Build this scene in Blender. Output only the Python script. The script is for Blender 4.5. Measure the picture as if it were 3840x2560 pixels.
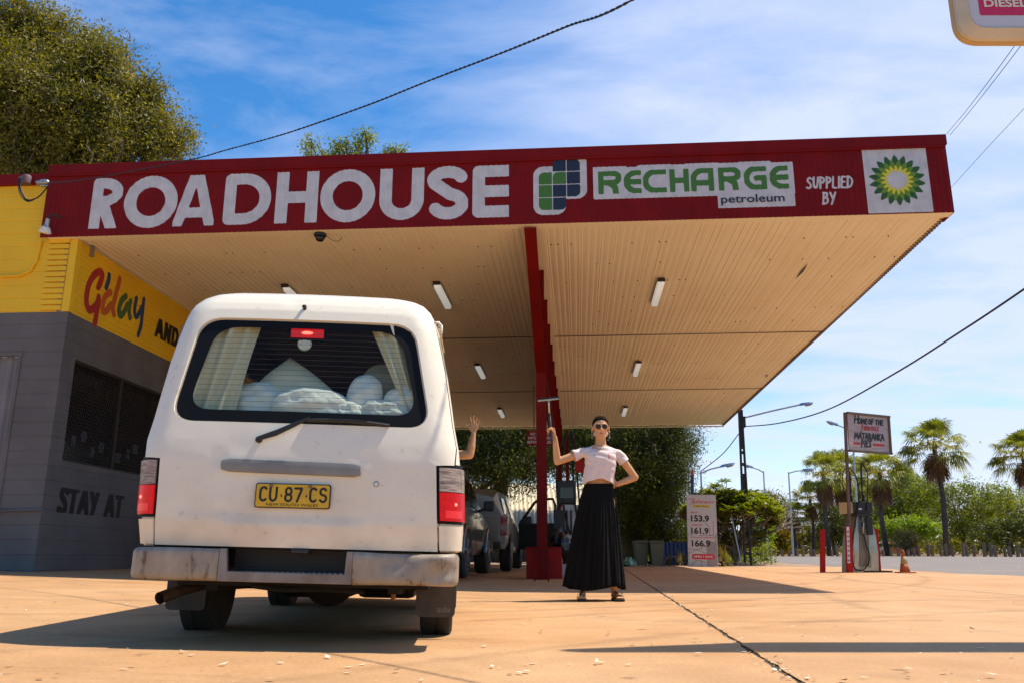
import bpy, bmesh, math, random
import numpy as np
from mathutils import Vector, Matrix
R = math.radians
random.seed(7); rng = np.random.default_rng(7)
for o in list(bpy.data.objects): bpy.data.objects.remove(o)
SC = bpy.context.scene; COL = SC.collection
# ---------------------------------------------------------------- camera, sky, sun, exposure
PITCH = 13.7; CP = math.cos(R(PITCH)); SP = math.sin(R(PITCH)); HC = .47; FP = 3200.0
cam = bpy.data.objects.new('camera', bpy.data.cameras.new('camera')); COL.objects.link(cam)
cam.location = (0, 0, HC); cam.rotation_euler = (R(90 + PITCH), 0, 0)
cam.data.lens = 30.0; cam.data.sensor_width = 36; cam.data.clip_end = 3000; cam.data.clip_start = .05
SC.camera = cam
SUN = Vector((.47, .15, 1.0)).normalized()
world = bpy.data.worlds.new('World'); SC.world = world; world.use_nodes = True
def build_world():
    nt = world.node_tree; N = nt.nodes; L = nt.links; N.clear()
    out = N.new('ShaderNodeOutputWorld'); bg = N.new('ShaderNodeBackground'); bg.inputs[1].default_value = .1
    sky = N.new('ShaderNodeTexSky'); sky.sky_type = 'NISHITA'; sky.sun_disc = False
    sky.sun_elevation = math.asin(SUN.z); sky.sun_rotation = math.atan2(SUN.x, SUN.y)
    sky.air_density = 1.0; sky.dust_density = .4; sky.ozone_density = 2.5
    hs = N.new('ShaderNodeHueSaturation'); hs.inputs['Saturation'].default_value = 1.36; hs.inputs['Value'].default_value = 1.55
    L.new(sky.outputs[0], hs.inputs['Color'])
    tc = N.new('ShaderNodeTexCoord'); sx = N.new('ShaderNodeSeparateXYZ'); L.new(tc.outputs['Generated'], sx.inputs[0])
    def m(op, a, b, c=None, clamp=False):
        n = N.new('ShaderNodeMath'); n.operation = op; n.use_clamp = clamp
        for i, v in enumerate((a, b, c)):
            if v is None: continue
            if isinstance(v, (int, float)): n.inputs[i].default_value = v
            else: L.new(v, n.inputs[i])
        return n.outputs[0]
    zz = m('MAXIMUM', sx.outputs[2], .06); zz = m('ADD', zz, .12)
    ux = m('DIVIDE', sx.outputs[0], zz); uy = m('DIVIDE', sx.outputs[1], zz)
    cb = N.new('ShaderNodeCombineXYZ'); L.new(ux, cb.inputs[0]); L.new(uy, cb.inputs[1])
    mp = N.new('ShaderNodeMapping'); mp.inputs['Rotation'].default_value = (0, 0, R(35)); mp.inputs['Scale'].default_value = (1.0, 1.7, 1)
    L.new(cb.outputs[0], mp.inputs[0])
    n1 = N.new('ShaderNodeTexNoise'); n1.inputs['Scale'].default_value = 1.5; n1.inputs['Detail'].default_value = 9; n1.inputs['Roughness'].default_value = .58; n1.inputs['Distortion'].default_value = .35
    n2 = N.new('ShaderNodeTexNoise'); n2.inputs['Scale'].default_value = .55; n2.inputs['Detail'].default_value = 3
    L.new(mp.outputs[0], n1.inputs[0]); L.new(cb.outputs[0], n2.inputs[0])
    # more cirrus towards +X and towards the horizon
    ge = m('MULTIPLY_ADD', sx.outputs[0], .82, .29)
    gz = m('MULTIPLY_ADD', sx.outputs[2], -.35, .20)
    s = m('ADD', m('MULTIPLY_ADD', n1.outputs[0], 1.9, -.95), m('MULTIPLY_ADD', n2.outputs[0], .9, -.42))
    s = m('ADD', s, ge); s = m('ADD', s, gz)
    s = m('MULTIPLY', s, 1.15, clamp=True)
    fy = m('MULTIPLY_ADD', sx.outputs[1], 2.2, .25, clamp=True); s = m('MULTIPLY', m('MULTIPLY', s, .86), fy)
    mx = N.new('ShaderNodeMix'); mx.data_type = 'RGBA'
    L.new(s, mx.inputs[0]); L.new(hs.outputs[0], mx.inputs[6]); mx.inputs[7].default_value = (6.6, 7.2, 9.2, 1)
    L.new(mx.outputs[2], bg.inputs[0]); L.new(bg.outputs[0], out.inputs[0])
build_world()
sd = bpy.data.lights.new('sun', 'SUN'); sd.energy = 5.0; sd.angle = R(.53); sd.color = (1.0, .92, .79)
sun = bpy.data.objects.new('sun', sd); COL.objects.link(sun)
sun.rotation_euler = (-SUN).to_track_quat('-Z', 'Y').to_euler(); sun.location = (0, 0, 60)
SC.view_settings.view_transform = 'Standard'; SC.view_settings.look = 'None'
SC.view_settings.gamma = 1; SC.view_settings.exposure = 0.3
# ---------------------------------------------------------------- measuring helpers (true points in the scene)
def P(px, py, Y):
    """point of the scene at forward distance Y seen at photo pixel (px,py) of 3840x2560"""
    dx = px - 1920.; dy = 1280. - py
    up = dy * CP + FP * SP; fw = FP * CP - dy * SP
    return Vector((dx * Y / fw, Y, HC + Y * up / fw))
def sstep(a, b, t):
    t = min(1, max(0, (t - a) / (b - a))); return t * t * (3 - 2 * t)
def gz(x, y):
    s = .5 * (math.sqrt(x * x + .3) - x) - .27 if x < 6 else 0
    return .03 * min(max(s, 0), 9) * (1 - sstep(24, 45, y))
# ---------------------------------------------------------------- object helpers
def link(o): COL.objects.link(o); return o
def tag(o, label=None, cat=None, group=None, kind=None):
    if label: o['label'] = label
    if cat: o['category'] = cat
    if group: o['group'] = group
    if kind: o['kind'] = kind
    return o
def thing(name, label, cat, loc=(0, 0, 0), rz=0, group=None):
    o = link(bpy.data.objects.new(name, None)); o.location = loc; o.rotation_euler = (0, 0, rz); o.empty_display_size = .3
    return tag(o, label, cat, group)
def kids(o): return [c for c in bpy.data.objects if c.parent == o]
def copy_tree(o, parent=None):
    c = o.copy(); link(c); c.parent = parent
    for k in kids(o): copy_tree(k, c)
    return c
def meshobj(name, me, mat, parent=None, smooth=False):
    o = link(bpy.data.objects.new(name, me)); o.parent = parent
    if mat is not None:
        me.materials.clear(); me.materials.append(mat)
    if smooth:
        me.polygons.foreach_set('use_smooth', [True] * len(me.polygons))
    return o
class MB:
    def __init__(s): s.v = []; s.f = []
    def add(s, vs, fs):
        n = len(s.v); s.v += [tuple(v) for v in vs]; s.f += [tuple(i + n for i in f) for f in fs]; return s
    def box(s, x0, x1, y0, y1, z0, z1, M=None):
        vs = [Vector((x, y, z)) for x in (x0, x1) for y in (y0, y1) for z in (z0, z1)]
        if M is not None: vs = [M @ v for v in vs]
        return s.add(vs, [(0, 1, 3, 2), (4, 6, 7, 5), (0, 4, 5, 1), (2, 3, 7, 6), (0, 2, 6, 4), (1, 5, 7, 3)])
    def bar(s, a, b, w, h=None, up=(0, 0, 1)):
        a = Vector(a); b = Vector(b); h = h or w; d = (b - a).normalized(); u = Vector(up)
        if abs(d.dot(u)) > .98: u = Vector((0, 1, 0))
        x = d.cross(u).normalized() * w / 2; y = x.cross(d).normalized() * h / 2
        vs = [p + i * x + j * y for p in (a, b) for i, j in ((-1, -1), (1, -1), (1, 1), (-1, 1))]
        return s.add(vs, [(3, 2, 1, 0), (4, 5, 6, 7), (0, 1, 5, 4), (1, 2, 6, 5), (2, 3, 7, 6), (3, 0, 4, 7)])
    def tube(s, pts, r, n=8, cap=True, sq=1.0):
        pts = [Vector(p) for p in pts]; m = len(pts)
        rs = r if isinstance(r, (list, tuple)) else [r] * m
        prev = None; vs = []
        for i, p in enumerate(pts):
            d = (pts[min(i + 1, m - 1)] - pts[max(i - 1, 0)])
            d = d.normalized() if d.length > 1e-9 else Vector((0, 0, 1))
            if prev is None:
                u = Vector((0, 0, 1)) if abs(d.z) < .9 else Vector((0, 1, 0)); x = d.cross(u).normalized()
            else:
                x = (prev - d * prev.dot(d)); x = x.normalized() if x.length > 1e-6 else d.orthogonal().normalized()
            prev = x; y = d.cross(x)
            for k in range(n):
                a = 2 * math.pi * k / n; vs.append(p + rs[i] * (math.cos(a) * x + sq * math.sin(a) * y))
        fs = [(i * n + k, i * n + (k + 1) % n, (i + 1) * n + (k + 1) % n, (i + 1) * n + k) for i in range(m - 1) for k in range(n)]
        if cap: fs += [tuple(range(n))[::-1], tuple((m - 1) * n + k for k in range(n))]
        return s.add(vs, fs)
    def loft(s, rings, cap=True):
        n = len(rings[0]); vs = [v for r in rings for v in r]; m = len(rings)
        fs = [(i * n + k, i * n + (k + 1) % n, (i + 1) * n + (k + 1) % n, (i + 1) * n + k) for i in range(m - 1) for k in range(n)]
        if cap: fs += [tuple(range(n))[::-1], tuple((m - 1) * n + k for k in range(n))]
        return s.add(vs, fs)
    def lathe(s, prof, c=(0, 0, 0), axis='z', n=24, cap=True):
        rings = []
        for r, h in prof:
            ring = []
            for k in range(n):
                a = 2 * math.pi * k / n; x, y = r * math.cos(a), r * math.sin(a)
                p = (x, y, h) if axis == 'z' else ((h, x, y) if axis == 'x' else (y, h, x))
                ring.append((p[0] + c[0], p[1] + c[1], p[2] + c[2]))
            rings.append(ring)
        return s.loft(rings, cap)
    def prism(s, poly, d0, d1, plane='xz'):
        n = len(poly)
        f = {'xz': lambda a, b, d: (a, d, b), 'yz': lambda a, b, d: (d, a, b), 'xy': lambda a, b, d: (a, b, d)}[plane]
        vs = [f(a, b, d0) for a, b in poly] + [f(a, b, d1) for a, b in poly]
        return s.add(vs, [tuple(range(n)), tuple(range(2 * n - 1, n - 1, -1))] + [(i, (i + 1) % n + 0, (i + 1) % n + n, i + n) for i in range(n)])
    def grid(s, fn, us, vs_, flip=False):
        nu, nv = len(us), len(vs_)
        vs = [fn(u, v) for v in vs_ for u in us]
        fs = [(j * nu + i, j * nu + i + 1, (j + 1) * nu + i + 1, (j + 1) * nu + i) for j in range(nv - 1) for i in range(nu - 1)]
        if flip: fs = [f[::-1] for f in fs]
        return s.add(vs, fs)
    def ell(s, c, r, M=None, n=16, m=10):
        c = Vector(c); r = r if isinstance(r, (list, tuple)) else (r, r, r); rings = []
        for i in range(m + 1):
            t = math.pi * (i + .0) / m; t = min(max(t, .04), math.pi - .04)
            rings.append([c + (M or Matrix.Identity(3)) @ Vector((r[0] * math.sin(t) * math.cos(2 * math.pi * k / n), r[1] * math.sin(t) * math.sin(2 * math.pi * k / n), -r[2] * math.cos(t))) for k in range(n)])
        return s.loft(rings)
    def cone(s, a, ra, b, rb, n=14):
        """capsule with two radii"""
        a = Vector(a); b = Vector(b); d = (b - a); L = d.length; d = d / max(L, 1e-6)
        x = d.orthogonal().normalized(); y = d.cross(x); rings = []
        prof = [(ra * math.sin(t), -ra * math.cos(t)) for t in [.05, .4, .8, 1.2, 1.571]] + [(rb * math.sin(t), L - rb * math.cos(t)) for t in [1.571, 1.94, 2.34, 2.74, 3.09]]
        for r, h in prof: rings.append([a + d * h + r * (math.cos(2 * math.pi * k / n) * x + math.sin(2 * math.pi * k / n) * y) for k in range(n)])
        return s.loft(rings)
    def mesh(s, name):
        me = bpy.data.meshes.new(name); me.from_pydata(s.v, [], s.f); me.validate(); me.update(); return me
    def build(s, name, mat, parent=None, smooth=False, norm=True, bevel=0, auto=None):
        me = s.mesh(name)
        if norm or bevel:
            bm = bmesh.new(); bm.from_mesh(me)
            if norm: bmesh.ops.recalc_face_normals(bm, faces=bm.faces)
            if bevel:
                bmesh.ops.remove_doubles(bm, verts=bm.verts, dist=1e-5)
                ed = [e for e in bm.edges if len(e.link_faces) == 2 and e.calc_face_angle(0) > .6]
                bmesh.ops.bevel(bm, geom=ed, offset=bevel, segments=2, affect='EDGES', profile=.6)
            bm.to_mesh(me); bm.free()
        o = meshobj(name, me, mat, parent, smooth or bool(auto))
        if auto: me.set_sharp_from_angle(angle=R(auto))
        return o
def evaluated(o):
    dg = bpy.context.evaluated_depsgraph_get(); dg.update()
    me = bpy.data.meshes.new_from_object(o.evaluated_get(dg)); return me
def remesh(mb, name, mat, parent, voxel=.008, smooth_it=4, fac=.5):
    me = mb.mesh(name); o = link(bpy.data.objects.new(name, me))
    m = o.modifiers.new('r', 'REMESH'); m.mode = 'VOXEL'; m.voxel_size = voxel; m.use_smooth_shade = True
    s = o.modifiers.new('s', 'SMOOTH'); s.iterations = smooth_it; s.factor = fac
    nm = evaluated(o); o.modifiers.clear(); o.data = nm; o.parent = parent; nm.name = name
    nm.materials.clear(); nm.materials.append(mat)
    nm.polygons.foreach_set('use_smooth', [True] * len(nm.polygons))
    return o
# ---------------------------------------------------------------- materials
def mat(name, col, rough=.6, col2=None, nscale=3., bump=0., bscale=None, metal=0., detail=5, spec=None, coat=0., stretch=None, thr=(.35, .7), emit=None):
    m = bpy.data.materials.new(name); m.use_nodes = True; nt = m.node_tree; N = nt.nodes; L = nt.links
    b = N['Principled BSDF']; b.inputs['Base Color'].default_value = (*col, 1); b.inputs['Roughness'].default_value = rough; b.inputs['Metallic'].default_value = metal
    if spec is not None: b.inputs['Specular IOR Level'].default_value = spec
    if coat: b.inputs['Coat Weight'].default_value = coat; b.inputs['Coat Roughness'].default_value = .08
    if emit: b.inputs['Emission Color'].default_value = (*emit[0], 1); b.inputs['Emission Strength'].default_value = emit[1]
    tc = N.new('ShaderNodeTexCoord'); src = tc.outputs['Object']
    if stretch:
        mp = N.new('ShaderNodeMapping'); mp.inputs['Scale'].default_value = stretch; L.new(src, mp.inputs[0]); src = mp.outputs[0]
    if col2 is not None:
        n = N.new('ShaderNodeTexNoise'); n.inputs['Scale'].default_value = nscale; n.inputs['Detail'].default_value = detail; L.new(src, n.inputs[0])
        cr = N.new('ShaderNodeValToRGB'); cr.color_ramp.elements[0].position = thr[0]; cr.color_ramp.elements[1].position = thr[1]
        cr.color_ramp.elements[0].color = (*col, 1); cr.color_ramp.elements[1].color = (*col2, 1)
        L.new(n.outputs[0], cr.inputs[0]); L.new(cr.outputs[0], b.inputs['Base Color'])
    if bump:
        n = N.new('ShaderNodeTexNoise'); n.inputs['Scale'].default_value = bscale or nscale * 4; n.inputs['Detail'].default_value = 4; L.new(src, n.inputs[0])
        bp = N.new('ShaderNodeBump'); bp.inputs['Strength'].default_value = 1; bp.inputs['Distance'].default_value = bump; L.new(n.outputs[0], bp.inputs['Height']); L.new(bp.outputs[0], b.inputs['Normal'])
    return m
def nodes(m): return m.node_tree.nodes, m.node_tree.links, m.node_tree.nodes['Principled BSDF']
def leafmat(name, c1, c2, c3=None, trans=.35, nscale=1.2, rough=.5):
    m = bpy.data.materials.new(name); m.use_nodes = True; N, L, b = nodes(m)
    g = N.new('ShaderNodeNewGeometry'); n = N.new('ShaderNodeTexNoise'); tc = N.new('ShaderNodeTexCoord')
    n.inputs['Scale'].default_value = nscale; n.inputs['Detail'].default_value = 3; L.new(tc.outputs['Object'], n.inputs[0])
    ad = N.new('ShaderNodeMath'); ad.operation = 'MULTIPLY_ADD'; L.new(g.outputs['Random Per Island'], ad.inputs[0]); ad.inputs[1].default_value = .55; 
    mm = N.new('ShaderNodeMath'); mm.operation = 'MULTIPLY_ADD'; L.new(n.outputs[0], mm.inputs[0]); mm.inputs[1].default_value = 1.3; mm.inputs[2].default_value = -.43
    L.new(mm.outputs[0], ad.inputs[2])
    cr = N.new('ShaderNodeValToRGB'); e = cr.color_ramp.elements; e[0].position = .1; e[0].color = (*c1, 1); e[1].position = .75; e[1].color = (*c2, 1)
    if c3: x = e.new(.93); x.color = (*c3, 1)
    L.new(ad.outputs[0], cr.inputs[0]); L.new(cr.outputs[0], b.inputs['Base Color']); b.inputs['Roughness'].default_value = rough
    b.inputs['Specular IOR Level'].default_value = .35
    t = N.new('ShaderNodeBsdfTranslucent'); hs = N.new('ShaderNodeHueSaturation'); hs.inputs['Value'].default_value = 1.5; hs.inputs['Saturation'].default_value = 1.1
    L.new(cr.outputs[0], hs.inputs['Color']); L.new(hs.outputs[0], t.inputs[0])
    mx = N.new('ShaderNodeMixShader'); mx.inputs[0].default_value = trans; L.new(b.outputs[0], mx.inputs[1]); L.new(t.outputs[0], mx.inputs[2])
    L.new(mx.outputs[0], N['Material Output'].inputs[0]); return m
def glassmat(name, tint=(.8, .85, .85), gloss=.12, rough=.02, dark=None):
    m = bpy.data.materials.new(name); m.use_nodes = True; N, L, b = nodes(m); N.remove(b)
    t = N.new('ShaderNodeBsdfTransparent'); t.inputs[0].default_value = (*tint, 1)
    g = N.new('ShaderNodeBsdfGlossy'); g.inputs['Roughness'].default_value = rough
    fr = N.new('ShaderNodeFresnel'); fr.inputs[0].default_value = 1.5
    ad = N.new('ShaderNodeMath'); ad.operation = 'MULTIPLY_ADD'; ad.inputs[1].default_value = .3; ad.inputs[2].default_value = gloss * .1; L.new(fr.outputs[0], ad.inputs[0])
    mx = N.new('ShaderNodeMixShader'); L.new(ad.outputs[0], mx.inputs[0]); L.new(t.outputs[0], mx.inputs[1]); L.new(g.outputs[0], mx.inputs[2])
    L.new(mx.outputs[0], N['Material Output'].inputs[0]); return m
M = {}
M['red'] = mat('maroon_paint', (.20, .005, .005), .6, (.15, .004, .004), 2.5, .0006, 30, spec=.15)
M['redbeam'] = mat('maroon_steel', (.19, .006, .005), .6, (.14, .005, .004), 1.5, .0006, 30, spec=.12)
M['brightred'] = mat('red_paint', (.40, .014, .010), .55, (.30, .014, .010), 4, .001, 20, spec=.15)
M['white'] = mat('sign_white', (.62, .60, .59), .6, (.50, .48, .47), 6)
M['soffit'] = mat('cream_sheet', (.90, .81, .60), .6, (.84, .72, .51), .5, detail=6, spec=.2)
M['yellow'] = mat('yellow_paint', (.88, .52, .006), .65, (.78, .44, .008), 1.4, .0015, 40)
M['grey'] = mat('grey_paint', (.14, .125, .118), .8, (.10, .09, .085), 1.6, .0015, 40)
M['black'] = mat('black_paint', (.012, .012, .013), .5)
M['rubber'] = mat('rubber', (.012, .011, .010), .8, (.028, .023, .018), 6, .001, 60)
M['steel'] = mat('galvanised_steel', (.42, .42, .42), .35, (.3, .3, .3), 8, metal=.8)
M['stainless'] = mat('stainless', (.55, .53, .5), .28, (.42, .4, .38), 3, metal=.9)
M['darksteel'] = mat('dark_steel', (.018, .014, .012), .6, (.03, .018, .012), 3)
M['timber'] = mat('weathered_timber', (.2, .13, .08), .8, (.12, .08, .05), 8, .002, 30)
M['bark'] = mat('bark', (.09, .06, .04), .9, (.16, .12, .09), 6, .01, 20)
M['pumpmetal'] = mat('brushed_bronze_steel', (.42, .37, .30), .32, (.30, .25, .19), 2.5, metal=.8)
M['palebark'] = mat('pale_bark', (.30, .24, .17), .9, (.12, .09, .07), 6, .008, 20)
M['darkwin'] = mat('dark_window', (.008, .008, .009), .12)
# ---------------------------------------------------------------- ground and road
def ground_mat():
    m = mat('forecourt_concrete', (.5, .26, .12), .75); N, L, b = nodes(m)
    tc = N.new('ShaderNodeTexCoord')
    def noise(s, d=6, st=None):
        n = N.new('ShaderNodeTexNoise'); n.inputs['Scale'].default_value = s; n.inputs['Detail'].default_value = d; n.inputs['Roughness'].default_value = .62
        if st:
            mp = N.new('ShaderNodeMapping'); mp.inputs['Scale'].default_value = st; L.new(tc.outputs['Object'], mp.inputs[0]); L.new(mp.outputs[0], n.inputs[0])
        else: L.new(tc.outputs['Object'], n.inputs[0])
        return n.outputs[0]
    def ramp(f, a, b_, ca, cb_):
        c = N.new('ShaderNodeValToRGB'); c.color_ramp.elements[0].position = a; c.color_ramp.elements[1].position = b_
        c.color_ramp.elements[0].color = (*ca, 1); c.color_ramp.elements[1].color = (*cb_, 1); L.new(f, c.inputs[0]); return c.outputs[0]
    def mul(a, b_, f=1.0):
        x = N.new('ShaderNodeMix'); x.data_type = 'RGBA'; x.blend_type = 'MULTIPLY'; x.inputs[0].default_value = f; L.new(a, x.inputs[6]); L.new(b_, x.inputs[7]); return x.outputs[2]
    c = ramp(noise(.45, 5), .35, .68, (.53, .285, .120), (.63, .385, .195))
    c = mul(c, ramp(noise(2.2, 8), .3, .75, (.80, .78, .76), (1, 1, 1)))
    c = mul(c, ramp(noise(60, 4), .3, .7, (.84, .82, .8), (1.06, 1.06, 1.06)))
    c = mul(c, ramp(noise(5.5, 5, (1, 1, 1)), .66, .74, (1, 1, 1), (.74, .72, .72)))
    c = mul(c, ramp(noise(1.1, 6, (.25, 1.6, 1)), .25, .42, (.72, .69, .66), (1, 1, 1)))
    vo = N.new('ShaderNodeTexVoronoi'); vo.inputs['Scale'].default_value = 1.7; L.new(tc.outputs['Object'], vo.inputs[0])
    c = mul(c, ramp(vo.outputs['Distance'], .03, .075, (.55, .52, .5), (1, 1, 1)))
    # old tyre marks: broken arcs worn into the slab
    brk = noise(1.6, 5)
    for cx, cy, rr, w in ((9, -4, 12.2, .09), (9, -4, 13.6, .08), (-9, 22, 17.5, .10), (-9, 22, 16.1, .09), (3, 30, 21.5, .09), (14, 9, 7.5, .08)):
        vd = N.new('ShaderNodeVectorMath'); vd.operation = 'DISTANCE'; L.new(tc.outputs['Object'], vd.inputs[0]); vd.inputs[1].default_value = (cx, cy, 0)
        a = N.new('ShaderNodeMath'); a.operation = 'SUBTRACT'; L.new(vd.outputs['Value'], a.inputs[0]); a.inputs[1].default_value = rr
        d = N.new('ShaderNodeMath'); d.operation = 'ABSOLUTE'; L.new(a.outputs[0], d.inputs[0])
        s = N.new('ShaderNodeMath'); s.operation = 'MULTIPLY_ADD'; L.new(brk, s.inputs[0]); s.inputs[1].default_value = w * 5; s.inputs[2].default_value = -w * 2.1
        q = N.new('ShaderNodeMath'); q.operation = 'ADD'; L.new(d.outputs[0], q.inputs[0]); L.new(s.outputs[0], q.inputs[1])
        c = mul(c, ramp(q.outputs[0], w * .3, w * 1.5, (.80, .78, .77), (1, 1, 1)))
    c = mul(c, ramp(noise(.9, 3), .60, .68, (1, 1, 1), (.86, .84, .82)))
    L.new(c, b.inputs['Base Color'])
    bp = N.new('ShaderNodeBump'); bp.inputs['Distance'].default_value = .003; L.new(noise(45, 6), bp.inputs['Height'])
    L.new(bp.outputs[0], b.inputs['Normal']); b.inputs['Specular IOR Level'].default_value = .3
    return m
M['concrete'] = ground_mat()
M['asphalt'] = mat('asphalt', (.17, .145, .125), .9, (.24, .195, .16), .6, .004, 40, detail=9, thr=(.3, .7))
M['dirt'] = mat('red_dirt', (.36, .22, .13), .95, (.26, .18, .1), .35, .01, 12, detail=8)
def axis(spec):
    out = []
    for a, b, st in spec:
        n = max(1, round((b - a) / st)); out += [a + (b - a) * i / n for i in range(n)]
    return out + [spec[-1][1]]
MB().grid(lambda x, y: (x, y, gz(x, y) - .010), axis([(-700, -60, 80), (-60, -12, 4), (-12, 8, .5), (8, 60, 8), (60, 700, 80)]),
          axis([(-60, -4, 8), (-4, 26, 1), (26, 60, 4), (60, 160, 20), (160, 1200, 130)])).build('ground', M['dirt'], norm=False)['kind'] = 'structure'
def edge_x(y): return 9.3 + .35 * math.sin(y * .9) * .3 + .12 * math.sin(y * 2.3 + 1) + max(0, (y - 22)) * .09
# concrete slab pieces, sawn joint between them
def joint_x(y): return .74 + .094 * y
def slab(mb, xa, xb, ya, yb, st=.5):
    ys = axis([(ya, yb, st)])
    for i in range(len(ys) - 1):
        n = 24
        def fn(u, v, ys=ys): 
            x0, x1 = xa(v), xb(v); x = x0 + (x1 - x0) * u; return (x, v, gz(x, v))
        mb.grid(fn, [k / n for k in range(n + 1)], [ys[i], ys[i + 1]])
ground = MB()
slab(ground, lambda y: -22, lambda y: joint_x(y) - .014 - .006 * math.sin(y * 9) - .004 * math.sin(y * 31), -3, 25.6, .1)
slab(ground, lambda y: joint_x(y) + .012 + .005 * math.sin(y * 13 + 2) + .005 * math.sin(y * 27), edge_x, -3, 25.6, .1)
ground.build('forecourt', M['concrete'], norm=False)['kind'] = 'structure'
M['joint'] = mat('joint_dirt', (.05, .03, .015), .95, (.1, .07, .03), 25, .004, 80)
MB().grid(lambda u, y: (joint_x(y) + u, y, gz(joint_x(y), y) - .006), [-.05, 0, .05], axis([(-3, 25.6, .5)])).build('joint_fill', M['joint'], norm=False)['kind'] = 'structure'
M['stain'] = mat('old_crack', (.28, .14, .07), .9)
for i, (pts) in enumerate([[(2660, 2392), (2730, 2396), (2820, 2418)], [(2440, 2316), (2900, 2318), (3500, 2312)], [(2420, 2150), (2760, 2190)], [(2900, 2170), (3300, 2178), (3840, 2196)]]):
    q = []
    for px, py in pts:
        y = HC * 3294 / (py - 2060); q.append(((px - 1920) / 3294 * y, y))
    rb = MB(); n = 40; line = []
    for k in range(n + 1):
        t = k / n * (len(q) - 1); a = int(min(t, len(q) - 2)); t -= a
        line.append((q[a][0] * (1 - t) + q[a + 1][0] * t, q[a][1] * (1 - t) + q[a + 1][1] * t + .015 * math.sin(k * 1.7) + .01 * math.sin(k * .6)))
    vs = []; fs = []
    for k, (x, y) in enumerate(line): w = .004 + .003 * abs(math.sin(k)); vs += [(x, y - w, .0035), (x, y + w, .0035)]
    for k in range(n): fs.append((2 * k, 2 * k + 2, 2 * k + 3, 2 * k + 1))
    rb.add(vs, fs).build('slab_crack', M['stain'], norm=False)['kind'] = 'structure'
MB().grid(lambda u, y: ((edge_x(y) + .02 + (0 if u == 0 else u) , y, -.003)), [0, .3, 2, 6, 14, 30, 60], axis([(-20, 66, .4)])).build('road', M['asphalt'], norm=False)['kind'] = 'structure'
MB().grid(lambda x, y: (x, y, -.006), [-60, 8, 9, 10, 12, 16, 20, 40], [25.6, 30, 40, 50, 66, 68]).build('verge', mat('gravel_verge', (.38, .24, .15), .95, (.28, .18, .11), 1.2, .01, 30), norm=False)['kind'] = 'structure'
# scattered leaf litter and grit
def litter():
    vs = []; fs = []
    def flake(x, y, s):
        a = random.random() * 6.28; z = gz(x, y) + .004 + random.random() * .012; w = s * random.uniform(.3, .6)
        c, d = math.cos(a), math.sin(a); n = len(vs); t = random.uniform(-.4, .5) * s
        for u, v, h in ((-s, 0, 0), (0, -w, t * .3), (s, 0, t), (0, w, t * .2)): vs.append((x + u * c - v * d, y + u * d + v * c, z + max(0, h)))
        fs.append((n, n + 1, n + 2, n + 3))
    for _ in range(900):
        y = 2.6 + 22 * random.random() ** 1.5; x = random.uniform(-.62, .62) * y
        if x > -1.9 and x < -.2 and 4 < y < 8.5: continue
        flake(x, y, random.choice([.007, .009, .012, .018, .024]))
    for _ in range(420):
        y = random.uniform(2.8, 16); flake(joint_x(y) + random.gauss(0, .03), y, random.choice([.006, .009, .013, .02]))
    for _ in range(900):
        y = random.uniform(16, 60); flake(random.uniform(-5, 40), y, random.choice([.02, .03, .045]))
    me = bpy.data.meshes.new('leaf_litter'); me.from_pydata(vs, [], fs); return me
lm = mat('litter', (.62, .5, .36), .8); N_, L_, b_ = nodes(lm)
g_ = N_.new('ShaderNodeNewGeometry'); cr_ = N_.new('ShaderNodeValToRGB'); e_ = cr_.color_ramp.elements
e_[0].color = (.1, .045, .02, 1); e_[1].color = (.85, .75, .6, 1); x_ = e_.new(.35); x_.color = (.35, .15, .06, 1); x_ = e_.new(.6); x_.color = (.7, .55, .38, 1)
L_.new(g_.outputs['Random Per Island'], cr_.inputs[0]); L_.new(cr_.outputs[0], b_.inputs['Base Color'])
tag(meshobj('leaf_litter', litter(), lm), 'pale dry leaves and grit scattered over the concrete and along the joint', 'leaf litter', kind='stuff')
# ---------------------------------------------------------------- painted lettering: strokes -> outlined flat paint
def arc(cx, cy, rx, ry, a0, a1, n=14):
    return [(cx + rx * math.cos(R(a0 + (a1 - a0) * i / n)), cy + ry * math.sin(R(a0 + (a1 - a0) * i / n))) for i in range(n + 1)]
def sd_poly(px, py, line, closed=False):
    d = np.full(px.shape, 1e9)
    for (x0, y0), (x1, y1) in zip(line[:-1], line[1:]):
        dx, dy = x1 - x0, y1 - y0; L2 = dx * dx + dy * dy + 1e-12
        t = np.clip(((px - x0) * dx + (py - y0) * dy) / L2, 0, 1)
        d = np.minimum(d, np.hypot(px - x0 - t * dx, py - y0 - t * dy))
    return d
def field_rrect(px, py, x0, x1, y0, y1, r):
    cx, cy = (x0 + x1) / 2, (y0 + y1) / 2
    qx = np.abs(px - cx) - (x1 - x0) / 2 + r; qy = np.abs(py - cy) - (y1 - y0) / 2 + r
    return -(np.hypot(np.maximum(qx, 0), np.maximum(qy, 0)) + np.minimum(np.maximum(qx, qy), 0) - r)
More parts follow.
